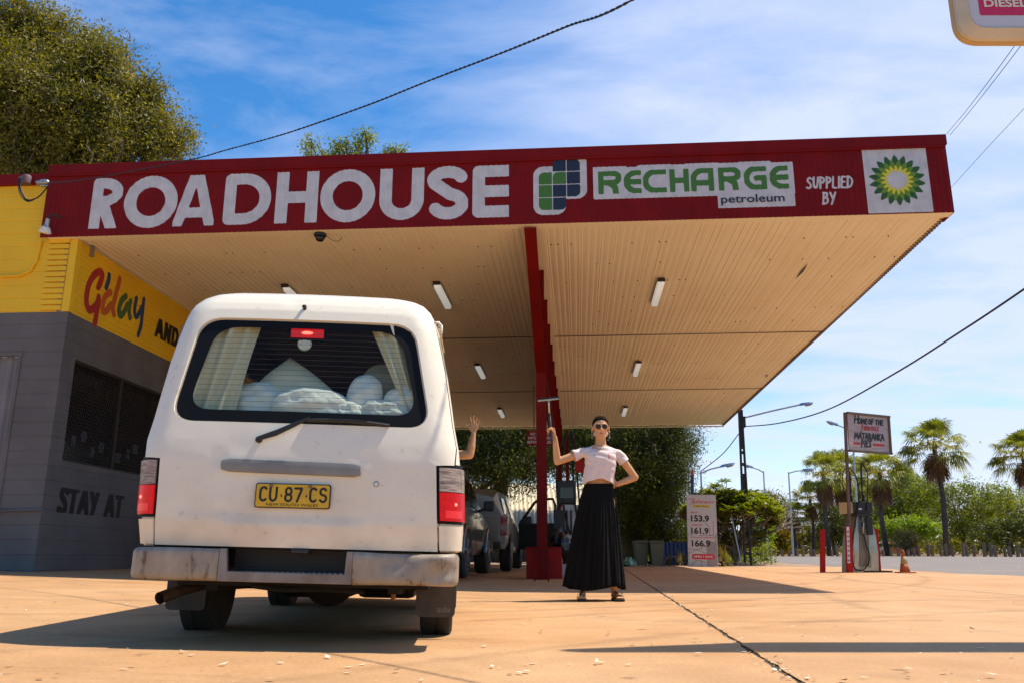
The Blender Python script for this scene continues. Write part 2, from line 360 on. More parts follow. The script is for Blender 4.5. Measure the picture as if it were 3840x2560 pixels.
def paint_field(mb, fn, box, cell, place, wob=0):
    """marching squares of field fn>0 over box (x0,x1,y0,y1); place(u,v)->point"""
    x0, x1, y0, y1 = box; nx = max(2, int((x1 - x0) / cell)); ny = max(2, int((y1 - y0) / cell))
    xs = np.linspace(x0, x1, nx + 1); ys = np.linspace(y0, y1, ny + 1); X, Y = np.meshgrid(xs, ys)
    if wob:
        Fv = fn(X + wob * np.sin(Y * 23 + X * 5), Y + wob * np.sin(X * 31 + Y * 7))
    else: Fv = fn(X, Y)
    ids = {}; V = []; Fs = []
    def vid(key, x, y):
        if key not in ids: ids[key] = len(V); V.append(tuple(place(x, y)))
        return ids[key]
    for j in range(ny):
        row = Fv[j] > 0; row2 = Fv[j + 1] > 0
        for i in range(nx):
            c = (row[i], row[i + 1], row2[i + 1], row2[i])
            if not any(c): continue
            pts = [(i, j), (i + 1, j), (i + 1, j + 1), (i, j + 1)]; poly = []
            for k in range(4):
                a = pts[k]; b = pts[(k + 1) % 4]
                if c[k]: poly.append(vid(a, xs[a[0]], ys[a[1]]))
                if c[k] != c[(k + 1) % 4]:
                    fa = Fv[a[1], a[0]]; fb = Fv[b[1], b[0]]; t = fa / (fa - fb)
                    poly.append(vid((min(a, b), max(a, b), 'e'), xs[a[0]] * (1 - t) + xs[b[0]] * t, ys[a[1]] * (1 - t) + ys[b[1]] * t))
            if len(poly) >= 3: Fs.append(tuple(poly))
    mb.add(V, Fs)
def strokes_field(lines, r, clip=None):
    def fn(X, Y):
        f = np.full(X.shape, -1e9)
        for ln in lines: f = np.maximum(f, r - sd_poly(X, Y, ln))
        if clip: f = np.minimum(f, np.minimum(np.minimum(X - clip[0], clip[1] - X), np.minimum(Y - clip[2], clip[3] - Y)))
        return f
    return fn
# block letters: centre lines in a box w x 1, stroke half width r, strokes run past the box and are clipped flat
def block(ch, w, r):
    e = .3
    if ch == 'R': return [[(r, -e), (r, 1 - r), (w - .28 - r, 1 - r)] + arc(w - .28 - r + .02, .715, .27, .285 - r, 90, -90)[1:] + [(r, .43 + r)], [(w * .42, .45), (w - r * .95, -.12)]]
    if ch == 'O': return [arc(w / 2, .5, w / 2 - r, .5 - r, 0, 360, 40)]
    if ch == 'A': return [[(r * .9 - .08, -e * .8), (w / 2 - .02, 1.06)], [(w / 2 + .02, 1.06), (w - r * .9 + .08, -e * .8)], [(w * .25, .26), (w * .75, .26)]]
    if ch == 'D': return [[(r, r), (r, 1 - r), (w * .42, 1 - r)] + arc(w * .42, .5, w * .58 - r, .5 - r, 90, -90, 20) + [(r, r)]]
    if ch == 'H': return [[(r, -e), (r, 1 + e)], [(w - r, -e), (w - r, 1 + e)], [(r, .5), (w - r, .5)]]
    if ch == 'U': return [[(r, 1 + e), (r, w / 2 - .02)] + arc(w / 2, w / 2 - .02, w / 2 - r, w / 2 - .02 - r, 180, 360, 20) + [(w - r, 1 + e)]]
    if ch == 'S': return [arc(w / 2, .74, w / 2 - r, .26 - r, 20, 210, 18) + arc(w / 2 + .01, .29, w / 2 - r, .29 - r, 80, -150, 20)]
    if ch == 'E': return [[(w + e, 1 - r), (r, 1 - r), (r, r), (w + e, r)], [(r, .5), (w * .96, .5)]]
    if ch == 'C': return [arc(w / 2 + .1, .5, w / 2 + .1 - r, .5 - r, 90, 270, 20)[0:0] + [(w + e, 1 - r), (w * .5, 1 - r)] + arc(w * .5, .5, w * .5 - r, .5 - r, 90, 270, 20) + [(w + e, r)]]
    if ch == 'G': return [[(w + e, 1 - r), (w * .5, 1 - r)] + arc(w * .5, .5, w * .5 - r, .5 - r, 90, 270, 20) + [(w - r, r), (w - r, .5), (w * .55, .5)]]
# hand lettering, one brush: strokes in a unit box (x 0..w, y 0..1), lower case may pass it
HW = {
 'A': (.62, [[(0, 0), (.3, 1), (.36, 1), (.62, 0)], [(.13, .36), (.52, .36)]]), 'B': (.5, [[(.04, 0), (.08, 1)], [(.0, .98), (.36, .98), (.42, .78), (.3, .56), (.08, .54)], [(.3, .56), (.5, .42), (.44, .08), (0, .02)]]),
 'D': (.55, [[(.04, 0), (.06, 1)], [(0, .98), (.3, .95), (.54, .68), (.5, .3), (.28, .03), (0, .02)]]), 'E': (.42, [[(.42, .98), (.05, .97), (.03, .03), (.42, 0)], [(.04, .5), (.36, .53)]]),
 'F': (.42, [[(.05, 0), (.06, .97), (.44, 1)], [(.05, .5), (.36, .53)]]), 'H': (.5, [[(.04, 0), (.08, 1)], [(.5, 1), (.46, 0)], [(0, .46), (.52, .54)]]),
 'I': (.1, [[(.05, 0), (.05, 1)]]), 'i': (.1, [[(.05, 0), (.05, .6)], [(.06, .9), (.06, .93)]]), 'K': (.5, [[(.05, 0), (.06, 1)], [(.46, 1), (.1, .45), (.55, -.12)]]), 'L': (.4, [[(.05, 1), (.03, .03), (.4, 0)]]),
 'M': (.7, [[(0, 0), (.1, .98), (.34, .35), (.58, 1), (.7, 0)]]), 'N': (.52, [[(.02, 0), (.05, .98), (.46, .04), (.5, 1)]]), 'O': (.52, [arc(.26, .5, .24, .48, 80, 440, 18)]),
 'P': (.46, [[(.05, 0), (.05, 1)], [(0, .98), (.34, .95), (.46, .74), (.34, .5), (.06, .48)]]), 'R': (.5, [[(.05, 0), (.05, 1)], [(0, .98), (.34, .95), (.45, .74), (.34, .53), (.06, .48)], [(.2, .48), (.54, -.06)]]),
 'S': (.46, [[(.46, .86), (.3, 1), (.08, .88), (.07, .64), (.38, .42), (.44, .16), (.24, 0), (0, .12)]]), 'T': (.5, [[(0, .95), (.52, 1)], [(.27, .97), (.22, 0)]]),
 'U': (.5, [[(.04, 1), (.05, .25), (.2, .02), (.38, .1), (.46, .4), (.5, 1)]]), 'Y': (.5, [[(.0, 1), (.24, .5)], [(.5, 1), (.16, -.02)]]),
 'f': (.42, [[(.46, 1.0), (.36, 1.06), (.28, .9), (.14, -.2), (.02, -.32), (-.08, -.26)], [(.04, .55), (.46, .62)]]), 'a': (.5, [[(.4, .58), (.22, .62), (.04, .34), (.08, .04), (.24, .04), (.42, .5)], [(.44, .62), (.38, .1), (.48, .04)]]),
 'm': (.72, [[(.04, .6), (.02, .02)], [(.03, .36), (.2, .6), (.3, .5), (.28, .02)], [(.29, .36), (.48, .6), (.6, .5), (.6, .04)]]), 'o': (.42, [arc(.21, .31, .19, .29, 80, 440, 14)]),
 'u': (.46, [[(.04, .6), (.04, .16), (.16, .03), (.34, .16), (.4, .6)], [(.4, .3), (.46, .02)]]), 's': (.36, [[(.36, .52), (.2, .62), (.08, .5), (.3, .28), (.3, .08), (.14, 0), (0, .08)]]),
 't': (.3, [[(.2, 1), (.12, .12), (.2, .02), (.3, .08)], [(0, .72), (.36, .78)]]), 'r': (.34, [[(.06, .6), (.04, .02)], [(.05, .36), (.18, .58), (.34, .58)]]), 'n': (.46, [[(.05, .6), (.03, .02)], [(.04, .34), (.22, .6), (.36, .5), (.36, .1), (.46, .03)]]),
 'k': (.42, [[(.12, 1.05), (.03, .02)], [(.36, .62), (.08, .3), (.42, .02)]]), ' ': (.3, []), '-': (.5, [[(0, .3), (.5, .3)]]),
}
def hand_lines(text, gap=.14, slant=0., jitter=0.):
    x = 0; out = []
    for i, ch in enumerate(text):
        w, ls = HW[ch]; jy = jitter * math.sin(i * 2.3)
        for ln in ls:
            # smooth polylines by corner cutting
            q = ln
            if len(q) > 3 and ch not in 'MNEAHKLF':
                for _ in range(2):
                    n = [q[0]]
                    for a, b in zip(q[:-1], q[1:]): n += [(a[0] * .75 + b[0] * .25, a[1] * .75 + b[1] * .25), (a[0] * .25 + b[0] * .75, a[1] * .25 + b[1] * .75)]
                    q = n + [q[-1]]
            out.append([(x + a + slant * b, b + jy) for a, b in q])
        x += w + gap
    return out, x - gap
def hand_text(mb, text, x0, x1, y0, y1, place, r, cell, gap=.14, slant=0., jitter=0., clip=None, wob=0):
    ls, w = hand_lines(text, gap, slant, jitter); sx = (x1 - x0) / w; sy = y1 - y0
    ls = [[(x0 + a * sx, y0 + b * sy) for a, b in l] for l in ls]
    ext = .45 * sy
    paint_field(mb, strokes_field(ls, r, clip), (x0 - ext, x1 + ext, y0 - ext, y1 + ext), cell, place, wob)
def font_mesh(text, width=None, height=None, bold=0., gap=1.0, align_x='c'):
    """Blender's own font as flat triangles; returns verts (u,v) centred on 0, faces"""
    cu = bpy.data.curves.new('t', 'FONT'); cu.body = text; cu.size = 1; cu.offset = bold; cu.space_character = gap; cu.resolution_u = 4
    o = bpy.data.objects.new('t', cu); link(o); me = evaluated(o)
    v = np.array([tuple(p.co) for p in me.vertices]); f = [tuple(p.vertices) for p in me.polygons]
    bpy.data.objects.remove(o); bpy.data.curves.remove(cu); bpy.data.meshes.remove(me)
    lo = v.min(0); hi = v.max(0); c = (lo + hi) / 2; s = hi - lo
    sx = (width / s[0]) if width else None; sy = (height / s[1]) if height else None
    sx = sx or sy; sy = sy or sx
    return [((p[0] - c[0]) * sx, (p[1] - c[1]) * sy) for p in v], f
def font_text(mb, text, cx, cy, place, **k):
    vs, fs = font_mesh(text, **k); mb.add([place(cx + a, cy + b) for a, b in vs], fs)
# ---------------------------------------------------------------- canopy frame of reference
YAW = -4.3; SLOPE = -.69
def canopy_frame(name, label, cat):
    t = thing(name, label, cat, (5.95, 10.7, 0)); t.rotation_euler = (R(SLOPE), 0, R(YAW)); return t
CM = Matrix.Translation((5.95, 10.7, 0)) @ Matrix.Rotation(R(YAW), 4, 'Z') @ Matrix.Rotation(R(SLOPE), 4, 'X'); CI = CM.inverted()
def Fp(px, py):
    """local (x,z) on the fascia plane for a photo pixel"""
    a = P(px, py, 1.0); r = a.x; Y = (10.7 + 5.95 * math.tan(R(4.3))) / (1 + math.tan(R(4.3)) * r)
    q = CI @ P(px, py, Y); return q.x, q.z
def Sp(px, py, xl):
    """local (y,z) on the side wall plane x=xl for a photo pixel"""
    o = CI @ Vector((0, 0, HC)); d = (CI @ P(px, py, 5.)) - o; t = (xl - o.x) / d.x; q = o + d * t; return q.y, q.z
canopy = canopy_frame('canopy', 'large flat service station canopy with maroon lettered fascia and cream corrugated underside', 'canopy')
XL = -12.87; ZB = 4.88; ZT = 6.02; BD = 18.9; PIT = .076
def corr(x, amp=.0045): return amp * math.cos(2 * math.pi * x / PIT)
xs = axis([(XL, 0, PIT / 6)])
MB().grid(lambda x, z: (x, corr(x), z), xs, [ZB + .0, ZB + .3, ZB + .6, ZB + .9, ZT - .14]).build('fascia', M['red'], canopy, smooth=True, norm=False)
mb = MB(); mb.box(XL, .02, -.035, .02, ZT - .15, ZT); mb.box(XL, .0, -.03, 0, ZT - .185, ZT - .15, Matrix.Identity(4)); mb.box(XL - .0, 0.02, .02, .4, ZT - .03, ZT - .002)
mb.build('cap_flashing', M['red'], canopy, bevel=.004)
MB().box(-.012, .012, .008, .35, ZB + .002, ZT - .155).build('end_flashing', M['red'], canopy)
# soffit sheets (ribs run front to back), three lengths lapped
SP_ = .1
def sof(x, a=.007):
    t = (x / SP_) % 1.0; return a * (1 if t < .12 or t > .88 else (.88 - t) / .1 if t > .78 else (t - .12) / .1 * -1 + 1 if t < .22 else 0)
xs2 = []
k = 0
while -k * SP_ > XL + .2:
    for t in (0., .12, .22, .78, .88): xs2.append(-(k + 1) * SP_ + t * SP_)
    k += 1
xs2 = sorted([x for x in xs2 if x > XL + .15]) + [-.02]
for i, (y0, y1, dz) in enumerate(((.16, 6.25, 0), (6.2, 12.2, .012), (12.15, BD, .024))):
    MB().grid(lambda x, y: (x, y, ZB + .035 + dz - sof(x) + .004 * math.sin(x * 2.1 + y) + .003 * math.sin(y * 1.3 + i)), xs2, axis([(y0, y1, 1.5)])).build('soffit_sheet', M['soffit'], canopy, norm=False)
for yy in (6.23, 12.18): MB().box(XL + .3, -.05, yy, yy + .014, ZB + .006, ZB + .02).build('sheet_lap', M['darksteel'], canopy)
MB().box(XL + .1, -.0, .012, .17, ZB - .001, ZB + .012).build('front_soffit_trim', M['soffit'], canopy, bevel=.003)
MB().box(XL + .1, 0, BD - .1, BD + .02, ZB - .015, ZB + .012).build('rear_soffit_trim', M['soffit'], canopy)
# roof above and rear edge
mb = MB(); mb.grid(lambda x, y: (x, y, ZT - .06 + corr(x, .01) - y * .035), axis([(XL, 0, PIT / 2)]), [.02, 6, 12, BD]); mb.build('roof_sheet', M['steel'], canopy, norm=False)
mb = MB(); mb.box(-.03, .0, .35, BD, ZB + .06, ZT - .75 + .2); mb.build('side_closure', M['darksteel'], canopy)
mb = MB()
y = .3
while y < BD: mb.box(-.055, .028, y, y + .045, ZB + .03, ZB + .075); y += .09
mb.build('roof_sheet_edge', M['timber'], canopy)
mb = MB()
for k in range(300):
    x = -random.randint(2, 120) * SP_ * 1.0 + .05; y = random.choice([.9, 1.8, 2.7, 3.6, 4.5, 5.4, 7.2, 8.1, 9, 9.9, 10.8, 12.9, 14, 15, 16]) ; mb.lathe([(.009, ZB + .034), (.008, ZB + .018), (.002, ZB + .014)], (x, y, 0), n=6)
o = mb.build('soffit_screws', M['darksteel'], canopy); o['kind'] = 'stuff'
for (px, py, l) in ((3030, 985, .8), (2990, 1330, .6), (2880, 1400, .4)):
    q = P(px, py, 1); d = q - Vector((0, 0, HC)); oo = CI @ Vector((0, 0, HC)); dd = (CI @ q) - oo; t = (ZB + .03 - oo.z) / dd.z; q = oo + dd * t
    MB().add([(q.x, q.y, ZB + .015), (q.x + .03, q.y + l / 2, ZB + .015), (q.x, q.y + l, ZB + .015), (q.x - .02, q.y + l / 2, ZB + .015)], [(0, 1, 2, 3)]).build('soffit_gap', M['black'], canopy, norm=False)
# beam with stiffeners and its column
BX = -5.72; XC = BX
bx0, bx1 = XC - .085, XC + .085; YC = 3.42
zc = 3.5
mb = MB()
mb.prism([(.18, ZB - .03), (.18, ZB + .03), (BD - .2, ZB + .03), (BD - .2, zc), (YC + .1, zc), (YC - .1, zc)], XC - .008, XC + .008, 'yz')
mb.build('beam_web', M['redbeam'], canopy)
mb = MB()
vs = [(bx0, .05, ZB - .05), (bx1, .05, ZB - .05), (bx1, YC - .1, zc - .01), (bx0, YC - .1, zc - .01)]
mb.add([Vector(v) for v in vs] + [Vector(v) + Vector((0, 0, .02)) for v in vs], [(0, 1, 2, 3), (7, 6, 5, 4), (0, 4, 5, 1), (1, 5, 6, 2), (2, 6, 7, 3), (3, 7, 4, 0)])
mb.build('haunch_flange', M['redbeam'], canopy)
MB().box(bx0 + .002, bx1 - .002, YC + .11, BD - .2, zc - .015, zc + .005).build('bottom_flange', M['redbeam'], canopy)
y = .9
for k in range(11):
    yy = 1.9 + k * 1.62
    if yy > BD - .3: break
    z0 = zc if yy > YC else ZB - (ZB - zc) * (yy / YC) * .9
    MB().box(XC + .01, bx1 + .035, yy, yy + .02, z0 + .012, ZB - .02).build('stiffener_plate', M['redbeam'], canopy)
MB().box(bx1 - .09, bx1 + .09, .18, BD - .2, ZB + .0, ZB + .02).build('beam_top_trim', M['soffit'], canopy)
def column(yc, zt):
    mb = MB(); mb.box(bx0, bx1, yc - .1, yc - .088, -.2, zt); mb.box(bx0, bx1, yc + .088, yc + .1, -.2, zt); mb.box(XC - .006, XC + .006, yc - .088, yc + .088, -.2, zt)
    o = mb.build('column', M['redbeam'], canopy); return o
c1 = column(YC, zc); column(BD - 1.2, zc - .01)
MB().box(bx0 - .04, bx1 + .04, YC - .16, YC + .16, 0, .05).build('column_base_plate', M['redbeam'], canopy)
# ---- fascia lettering, painted on the corrugations
def fplace(off): return lambda u, v: (u, corr(u) - off, v)
def fascia_paint(name, m, jobs, off=.002, cell=.0127, wob=.0):
    mb = MB()
    for fn, box in jobs: paint_field(mb, fn, box, cell, fplace(off), wob)
    return mb.build(name, m, canopy, norm=False)
_, zr0 = Fp(322 + 100, 826); _, zr1 = Fp(400, 655)
word = [('R', 230, 275), ('O', 281, 404), ('A', 398, 492), ('D', 512, 620), ('H', 631, 728), ('O', 733, 860), ('U', 870, 972), ('S', 979, 1074), ('E', 1084, 1168)]
jobs = []
lw = {'R': (200, 275)}
for ch, a, b in word:
    if ch == 'R': a = 205
    ya, yb = 455 - (a - 200) * .030, 455 - (b - 200) * .030
    x0, _ = Fp(a * 1.6327, ya * 1.6327); x1, _ = Fp(b * 1.6327, yb * 1.6327)
    zt_ = 5.79; zb_ = 4.995
    if ch == 'O' or ch == 'S': zt_ += .012; zb_ -= .012
    h = zt_ - zb_; w = (x1 - x0) / h; r = {'A': .098, 'R': .104, 'D': .108}.get(ch, .112)
    ls = block(ch, w, r)
    def mk(ls=ls, r=r, w=w, x0=x0, zb_=zb_, h=h):
        f = strokes_field(ls, r, (0, w, 0, 1)); return lambda X, Y: f((X - x0) / h, (Y - zb_) / h)
    jobs.append((mk(), (x0 - .05, x1 + .05, zb_ - .05, zt_ + .05)))
o = fascia_paint('roadhouse_lettering', M['white'], jobs, wob=.0004); o['label'] = 'white block lettering reading ROADHOUSE'
# two overlapped rounded cell stacks of the fuel logo
lx0, lz0 = Fp(2003, 782); lx1, lz1 = Fp(2192, 560)
def LG(u, v): return (lx0 + (lx1 - lx0) * u, 5.02 + (5.91 - 5.02) * v)
(ax0, az0), (ax1, az1) = LG(0, 0), LG(.62, .80); (bx0_, bz0_), (bx1_, bz1_) = LG(.40, .26), LG(1, 1)
fb = lambda X, Y: np.maximum(field_rrect(X, Y, ax0 - .012, ax1, az0 - .012, az1 + .012, .14), field_rrect(X, Y, bx0_, bx1_ + .025, bz0_ - .012, bz1_ + .02, .14))
fascia_paint('logo_backing', M['white'], [(fb, (ax0 - .05, bx1_ + .05, az0 - .05, bz1_ + .05))])
M['green'] = mat('logo_green', (.055, .17, .018), .6); M['navy'] = mat('logo_navy', (.012, .02, .045), .6)
cw = (lx1 - lx0 - .16) / 3; x00 = lx0 + .065; ch_ = (5.91 - 5.02 - .16) / 4; z00 = 5.02 + .06
gr = [(0, 0), (0, 1), (0, 2), (1, 2)]; nv = [(1, 0), (1, 1), (1, 3), (2, 1), (2, 2), (2, 3)]
def cells(lst, names):
    js = []
    for (i, j) in lst:
        X0 = x00 + i * (cw + .012); Z0 = z00 + j * (ch_ + .012); rnd = {(0, 0): (0, 0), (1, 0): (1, 0), (0, 2): (0, 1), (1, 3): (0, 1), (2, 3): (1, 1), (2, 1): (1, 0), (1, 2): (0, 1)}.get((i, j))
        def f(X, Y, X0=X0, Z0=Z0, rnd=rnd):
            e = .4
            if rnd is None: return np.minimum(np.minimum(X - X0, X0 + cw - X), np.minimum(Y - Z0, Z0 + ch_ - Y))
            xa, xb = (X0, X0 + e) if rnd[0] == 0 else (X0 + cw - e, X0 + cw); za, zb = (Z0, Z0 + e) if rnd[1] == 0 else (Z0 + ch_ - e, Z0 + ch_)
            return np.minimum(field_rrect(X, Y, xa, xb, za, zb, .075), np.minimum(np.minimum(X - X0, X0 + cw - X), np.minimum(Y - Z0, Z0 + ch_ - Y)))
        js.append((f, (X0 - .03, X0 + cw + .03, Z0 - .03, Z0 + ch_ + .03)))
    return js
fascia_paint('logo_green_cells', M['green'], cells(gr, 0), .004); fascia_paint('logo_navy_cells', M['navy'], cells(nv, 0), .004)
# RECHARGE petroleum
cz0, cz1 = 5.295, 5.64
rw = [('R', 2243, 2330), ('E', 2340, 2405), ('C', 2412, 2500), ('H', 2512, 2585), ('A', 2592, 2678), ('R', 2696, 2780), ('G', 2793, 2878), ('E', 2890, 2960)]
jobs = []; back = []
for ch, a, b in rw:
    x0, _ = Fp(a, 655); x1, _ = Fp(b, 650); h = cz1 - cz0; w = (x1 - x0) / h; r = .095
    if ch == 'E': ls = [[(w + .3, 1 - r), (.42, 1 - r)] + arc(.5, .5, .5 - r, .5 - r, 95, 265, 16) + [(w + .3, r)], [(.1, .5), (w + .3, .5)]]
    elif ch == 'A': ls = [[(r, -.3), (r, .5)] + arc(.5, .5, .5 - r, .5 - r, 180, 90, 12) + [(w - r, 1 - r), (w - r, -.3)], [(r, .36), (w - r, .36)]]
    elif ch == 'R': ls = [[(r, -.3), (r, 1 - r), (w * .6, 1 - r)] + arc(w - r - .25, .70, .25, .3 - r, 90, -90, 10) + [(r, .40 + r)], [(w * .5, .45), (w * .72, .3), (w * .8, -.3)]]
    else: ls = block(ch, w, r)
    def mk(ls=ls, r=r, w=w, x0=x0, h=h):
        f = strokes_field(ls, r * 1.25, (0, w, 0, 1)); return lambda X, Y: f((X - x0) / h, (Y - cz0) / h)
    jobs.append((mk(), (x0 - .05, x1 + .05, cz0 - .05, cz1 + .05)))
    hb = .025 if ch in 'RH' else (-.0 if ch == 'E' else .04)
    back.append((x0 - .07, x1 + .075, cz0 - .075, cz1 + .055 + hb * .6))
x0p, _ = Fp(2692, 700); x1p, _ = Fp(2982, 700)
fb = lambda X, Y: np.maximum.reduce([field_rrect(X, Y, *b, .012) for b in back] + [field_rrect(X, Y, x0p, x1p, 5.035, 5.35, .01), field_rrect(X, Y, back[0][0], x1p, cz0 - .07, cz1 + .035, .02)])
fascia_paint('name_backing', M['white'], [(fb, (back[0][0] - .1, x1p + .1, 5.0, 5.9))])
fascia_paint('fuel_name_lettering', M['green'], jobs, .004)['label'] = 'wide green fuel company lettering'
mb = MB(); xc, _ = Fp(2825, 730); xa, _ = Fp(2705, 730); xb, _ = Fp(2945, 730)
font_text(mb, 'petroleum', (xa + xb) / 2, 5.145, lambda u, v: (u, -.0125, v), width=xb - xa, height=.155, bold=.012); mb.build('petroleum_lettering', M['navy'], canopy, norm=False)
def hjob(mb, text, pa, pb, z0, z1, r, **k):
    xa, _ = Fp(*pa); xb, _ = Fp(*pb); hand_text(mb, text, xa, xb, z0, z1, fplace(.002), r, .011, **k)
mb = MB(); hjob(mb, 'SUPPLIED', (3028, 680), (3200, 675), 5.285, 5.45, .0135, slant=.12, gap=.2); hjob(mb, 'BY', (3088, 738), (3135, 736), 5.05, 5.22, .0135, slant=.12, gap=.2)
mb.build('supplied_by_lettering', M['white'], canopy, norm=False)
# white panel with the many-petalled green and yellow flower mark
pxa, _ = Fp(3250, 680); pxb, _ = Fp(3493, 675); pz0, pz1 = 4.895, 5.86
fascia_paint('emblem_panel', M['white'], [(lambda X, Y: np.minimum(np.minimum(X - pxa, pxb - X), np.minimum(Y - pz0, pz1 - Y)), (pxa - .03, pxb + .03, pz0 - .03, pz1 + .03))])
ecx = (pxa + pxb) / 2 - .0; ecz = (pz0 + pz1) / 2 - .005; RR = .375
def petals(Ro, Ri, ph, n=18):
    def f(X, Y):
        dx, dy = X - ecx, Y - ecz; rr = np.hypot(dx, dy); a = (np.arctan2(dy, dx) / (2 * math.pi) * n + ph) % 1.0 - .5
        return Ri + (Ro - Ri) * (1 - (np.abs(a) * 2) ** 1.35) - rr
    return f
M['dgreen'] = mat('emblem_dark_green', (.025, .10, .012), .6); M['lgreen'] = mat('emblem_light_green', (.14, .26, .01), .6); M['lyellow'] = mat('emblem_yellow', (.72, .62, .02), .6)
bxe = (ecx - .4, ecx + .4, ecz - .4, ecz + .4)
fascia_paint('emblem_outer_petals', M['dgreen'], [(petals(RR, RR * .72, 0), bxe)], .004)
fascia_paint('emblem_middle_petals', M['lgreen'], [(petals(RR * .80, RR * .56, .5), bxe)], .006)
fascia_paint('emblem_inner_petals', M['lyellow'], [(petals(RR * .60, RR * .38, 0), bxe)], .008)
fascia_paint('emblem_centre', M['white'], [(petals(RR * .42, RR * .26, .5), bxe)], .010)
# ---- ceiling lights
M['lightlens'] = mat('batten_diffuser', (.8, .82, .8), .3, emit=((.95, 1, .95), .25))
def batten(i, x, y, label, grp='batten lights on the canopy underside'):
    t = thing('ceiling_light', label, 'ceiling light', group=grp); t.matrix_world = CM @ Matrix.Translation((x, y, ZB + .02))
    MB().box(-.07, .07, -.68, .68, -.035, .0).build('housing', M['steel'], t, bevel=.008)
    mb = MB(); mb.loft([[(sx * w, yy, z) for sx, z in ((-1, -.036), (1, -.036), (.75, -.036 - h), (-.75, -.036 - h))] for yy, w, h in ((-.64, .055, .02), (-.61, .065, .055), (.61, .065, .055), (.64, .055, .02))]); mb.build('diffuser', M['lightlens'], t, auto=50)
    mb = MB(); mb.box(-.06, .06, -.74, -.69, -.05, 0); mb.build('end_bracket', M['darksteel'], t, bevel=.006); return t
for i, (x, y, l) in enumerate([(-3.66, 3.3, 'white batten light nearest the fascia, right of the red beam'), (-3.62, 9.4, 'white batten light halfway back, right of the red beam'), (-3.6, 15.5, 'small far white batten light above the standing woman, right of the beam'),
                  (-7.44, 3.2, 'white batten light nearest the fascia, between the van roof and the red beam'), (-7.46, 9.4, 'white batten light halfway back, left of the red beam'), (-7.48, 15.5, 'small far white batten light above the waving hand'), (-10.05, 3.15, 'white batten light half hidden behind the van roof')]): batten(i, x, y, l)
# dome camera
dx_, dz_ = Fp(1186, 850)
t = thing('security_camera', 'dark dome security camera hanging under the front edge of the canopy', 'security camera'); t.matrix_world = CM @ Matrix.Translation((dx_, .14, ZB - .002))
MB().lathe([(.085, 0), (.09, -.02), (.085, -.045), (.075, -.05)]).build('housing', M['black'], t, auto=40)
MB().lathe([(.07, -.05), (.068, -.075), (.05, -.105), (.02, -.12), (.001, -.122)]).build('dome', M['darkwin'], t, smooth=True)
MB().tube([(.09, .0, -.03), (.16, .02, -.09), (.24, .05, -.11), (.29, .08, -.06), (.28, .12, 0)], .004, 6).build('cable', M['black'], t)
# ---------------------------------------------------------------- the roadhouse building
bld = canopy_frame('roadhouse_building', 'painted block roadhouse, yellow above and grey below, with lettered side wall', 'building')
WX = -12.35; FY = .10; ZD = 3.78; ZB2 = 5.80
def course(v, h=.2, d=.006): # masonry courses
    t = (v % h) / h; return -d if t < .05 else 0
def rows(z0, z1, h, e=.012):
    out = [z0]; z = math.ceil(z0 / h) * h
    while z < z1:
        for q in (z - e, z - e * .4, z + e * .4, z + e):
            if z0 < q < z1: out.append(q)
        z += h
    return sorted(out + [z1])
def joint(v, h, e, d):
    t = abs(((v + h / 2) % h) - h / 2); return d * max(0, 1 - t / e) if t < e else 0
def wall_front(name, m, x0, x1, z0, z1, h, parent=bld, y=FY):
    MB().grid(lambda x, z: (x, y + joint(z, h, .011, .010), z), [x0, x1], rows(z0, z1, h)).build(name, m, parent, norm=False)
def wall_side(name, m, y0, y1, z0, z1, h, x=WX, d=.006):
    MB().grid(lambda y, z: (x - joint(z, h, .011, d * 1.5), y, z), [y0, y1], rows(z0, z1, h)).build(name, m, bld, norm=False)
wall_front('upper_wall', M['yellow'], -19, WX - .18, ZD + .0, ZB2, .2)
wall_front('lower_wall', M['grey'], -12.95, WX, -.4, ZD, .2)
wall_front('lower_wall', M['grey'], -19, -12.95, 3.2, ZD, .2)
# side wall: yellow board band, grey block with the barred window
wall_side('board_band', M['yellow'], .1, 19, ZD, ZB, .085, d=.008)
W0, W1, Z0, Z1 = .42, 6.2, 1.70, 3.16
wall_side('side_wall', M['grey'], .1, 19, -.4, Z0, .2); wall_side('side_wall', M['grey'], .1, W0, Z0, Z1, .2); wall_side('side_wall', M['grey'], W1, 19, Z0, Z1, .2); wall_side('side_wall', M['grey'], .1, 19, Z1, ZD, .2)
MB().box(-19, WX - .02, .16, 19, ZB2 - .05, ZB2).build('roof', M['steel'], bld)
MB().box(-19, -12.83, FY - .05, FY + .25, 5.76, 5.93).build('barge_cap', M['red'], bld, bevel=.005)
MB().box(WX - .1, WX + .015, FY - .018, FY + .1, ZD, ZB - .005).build('corner_trim', M['yellow'], bld, bevel=.004)
mb = MB()
z = ZD + .02
while z < ZB - .02: mb.box(WX - .42, WX - .105, FY - .03, FY - .004, z, z + .065); z += .085
mb.build('corner_boards', M['yellow'], bld, bevel=.006)
MB().box(-12.93, -12.83, FY - .03, FY - .003, 5.62, 5.80).build('corner_block', M['yellow'], bld)
win = MB()
for a, b in ((W0, W0 + .035), (W1 - .035, W1)): win.box(WX - .1, WX - .03, a, b, Z0, Z1)
for a in (1.78, 3.2, 4.7): win.box(WX - .09, WX - .04, a, a + .07, Z0 + .035, Z1 - .035)
win.box(WX - .1, WX - .03, W0, W1, Z0, Z0 + .035); win.box(WX - .1, WX - .03, W0, W1, Z1 - .035, Z1)
wf = win.build('window', M['darksteel'], bld)
mb = MB(); mb.box(WX - .14, WX - .0, W0, W1, Z0 - .03, Z0 - .002); mb.build('sill', M['timber'], wf)
mb = MB(); mb.box(WX - .2, WX - .19, W0, W1, Z0, Z1); mb.build('pane', M['darkwin'], wf)
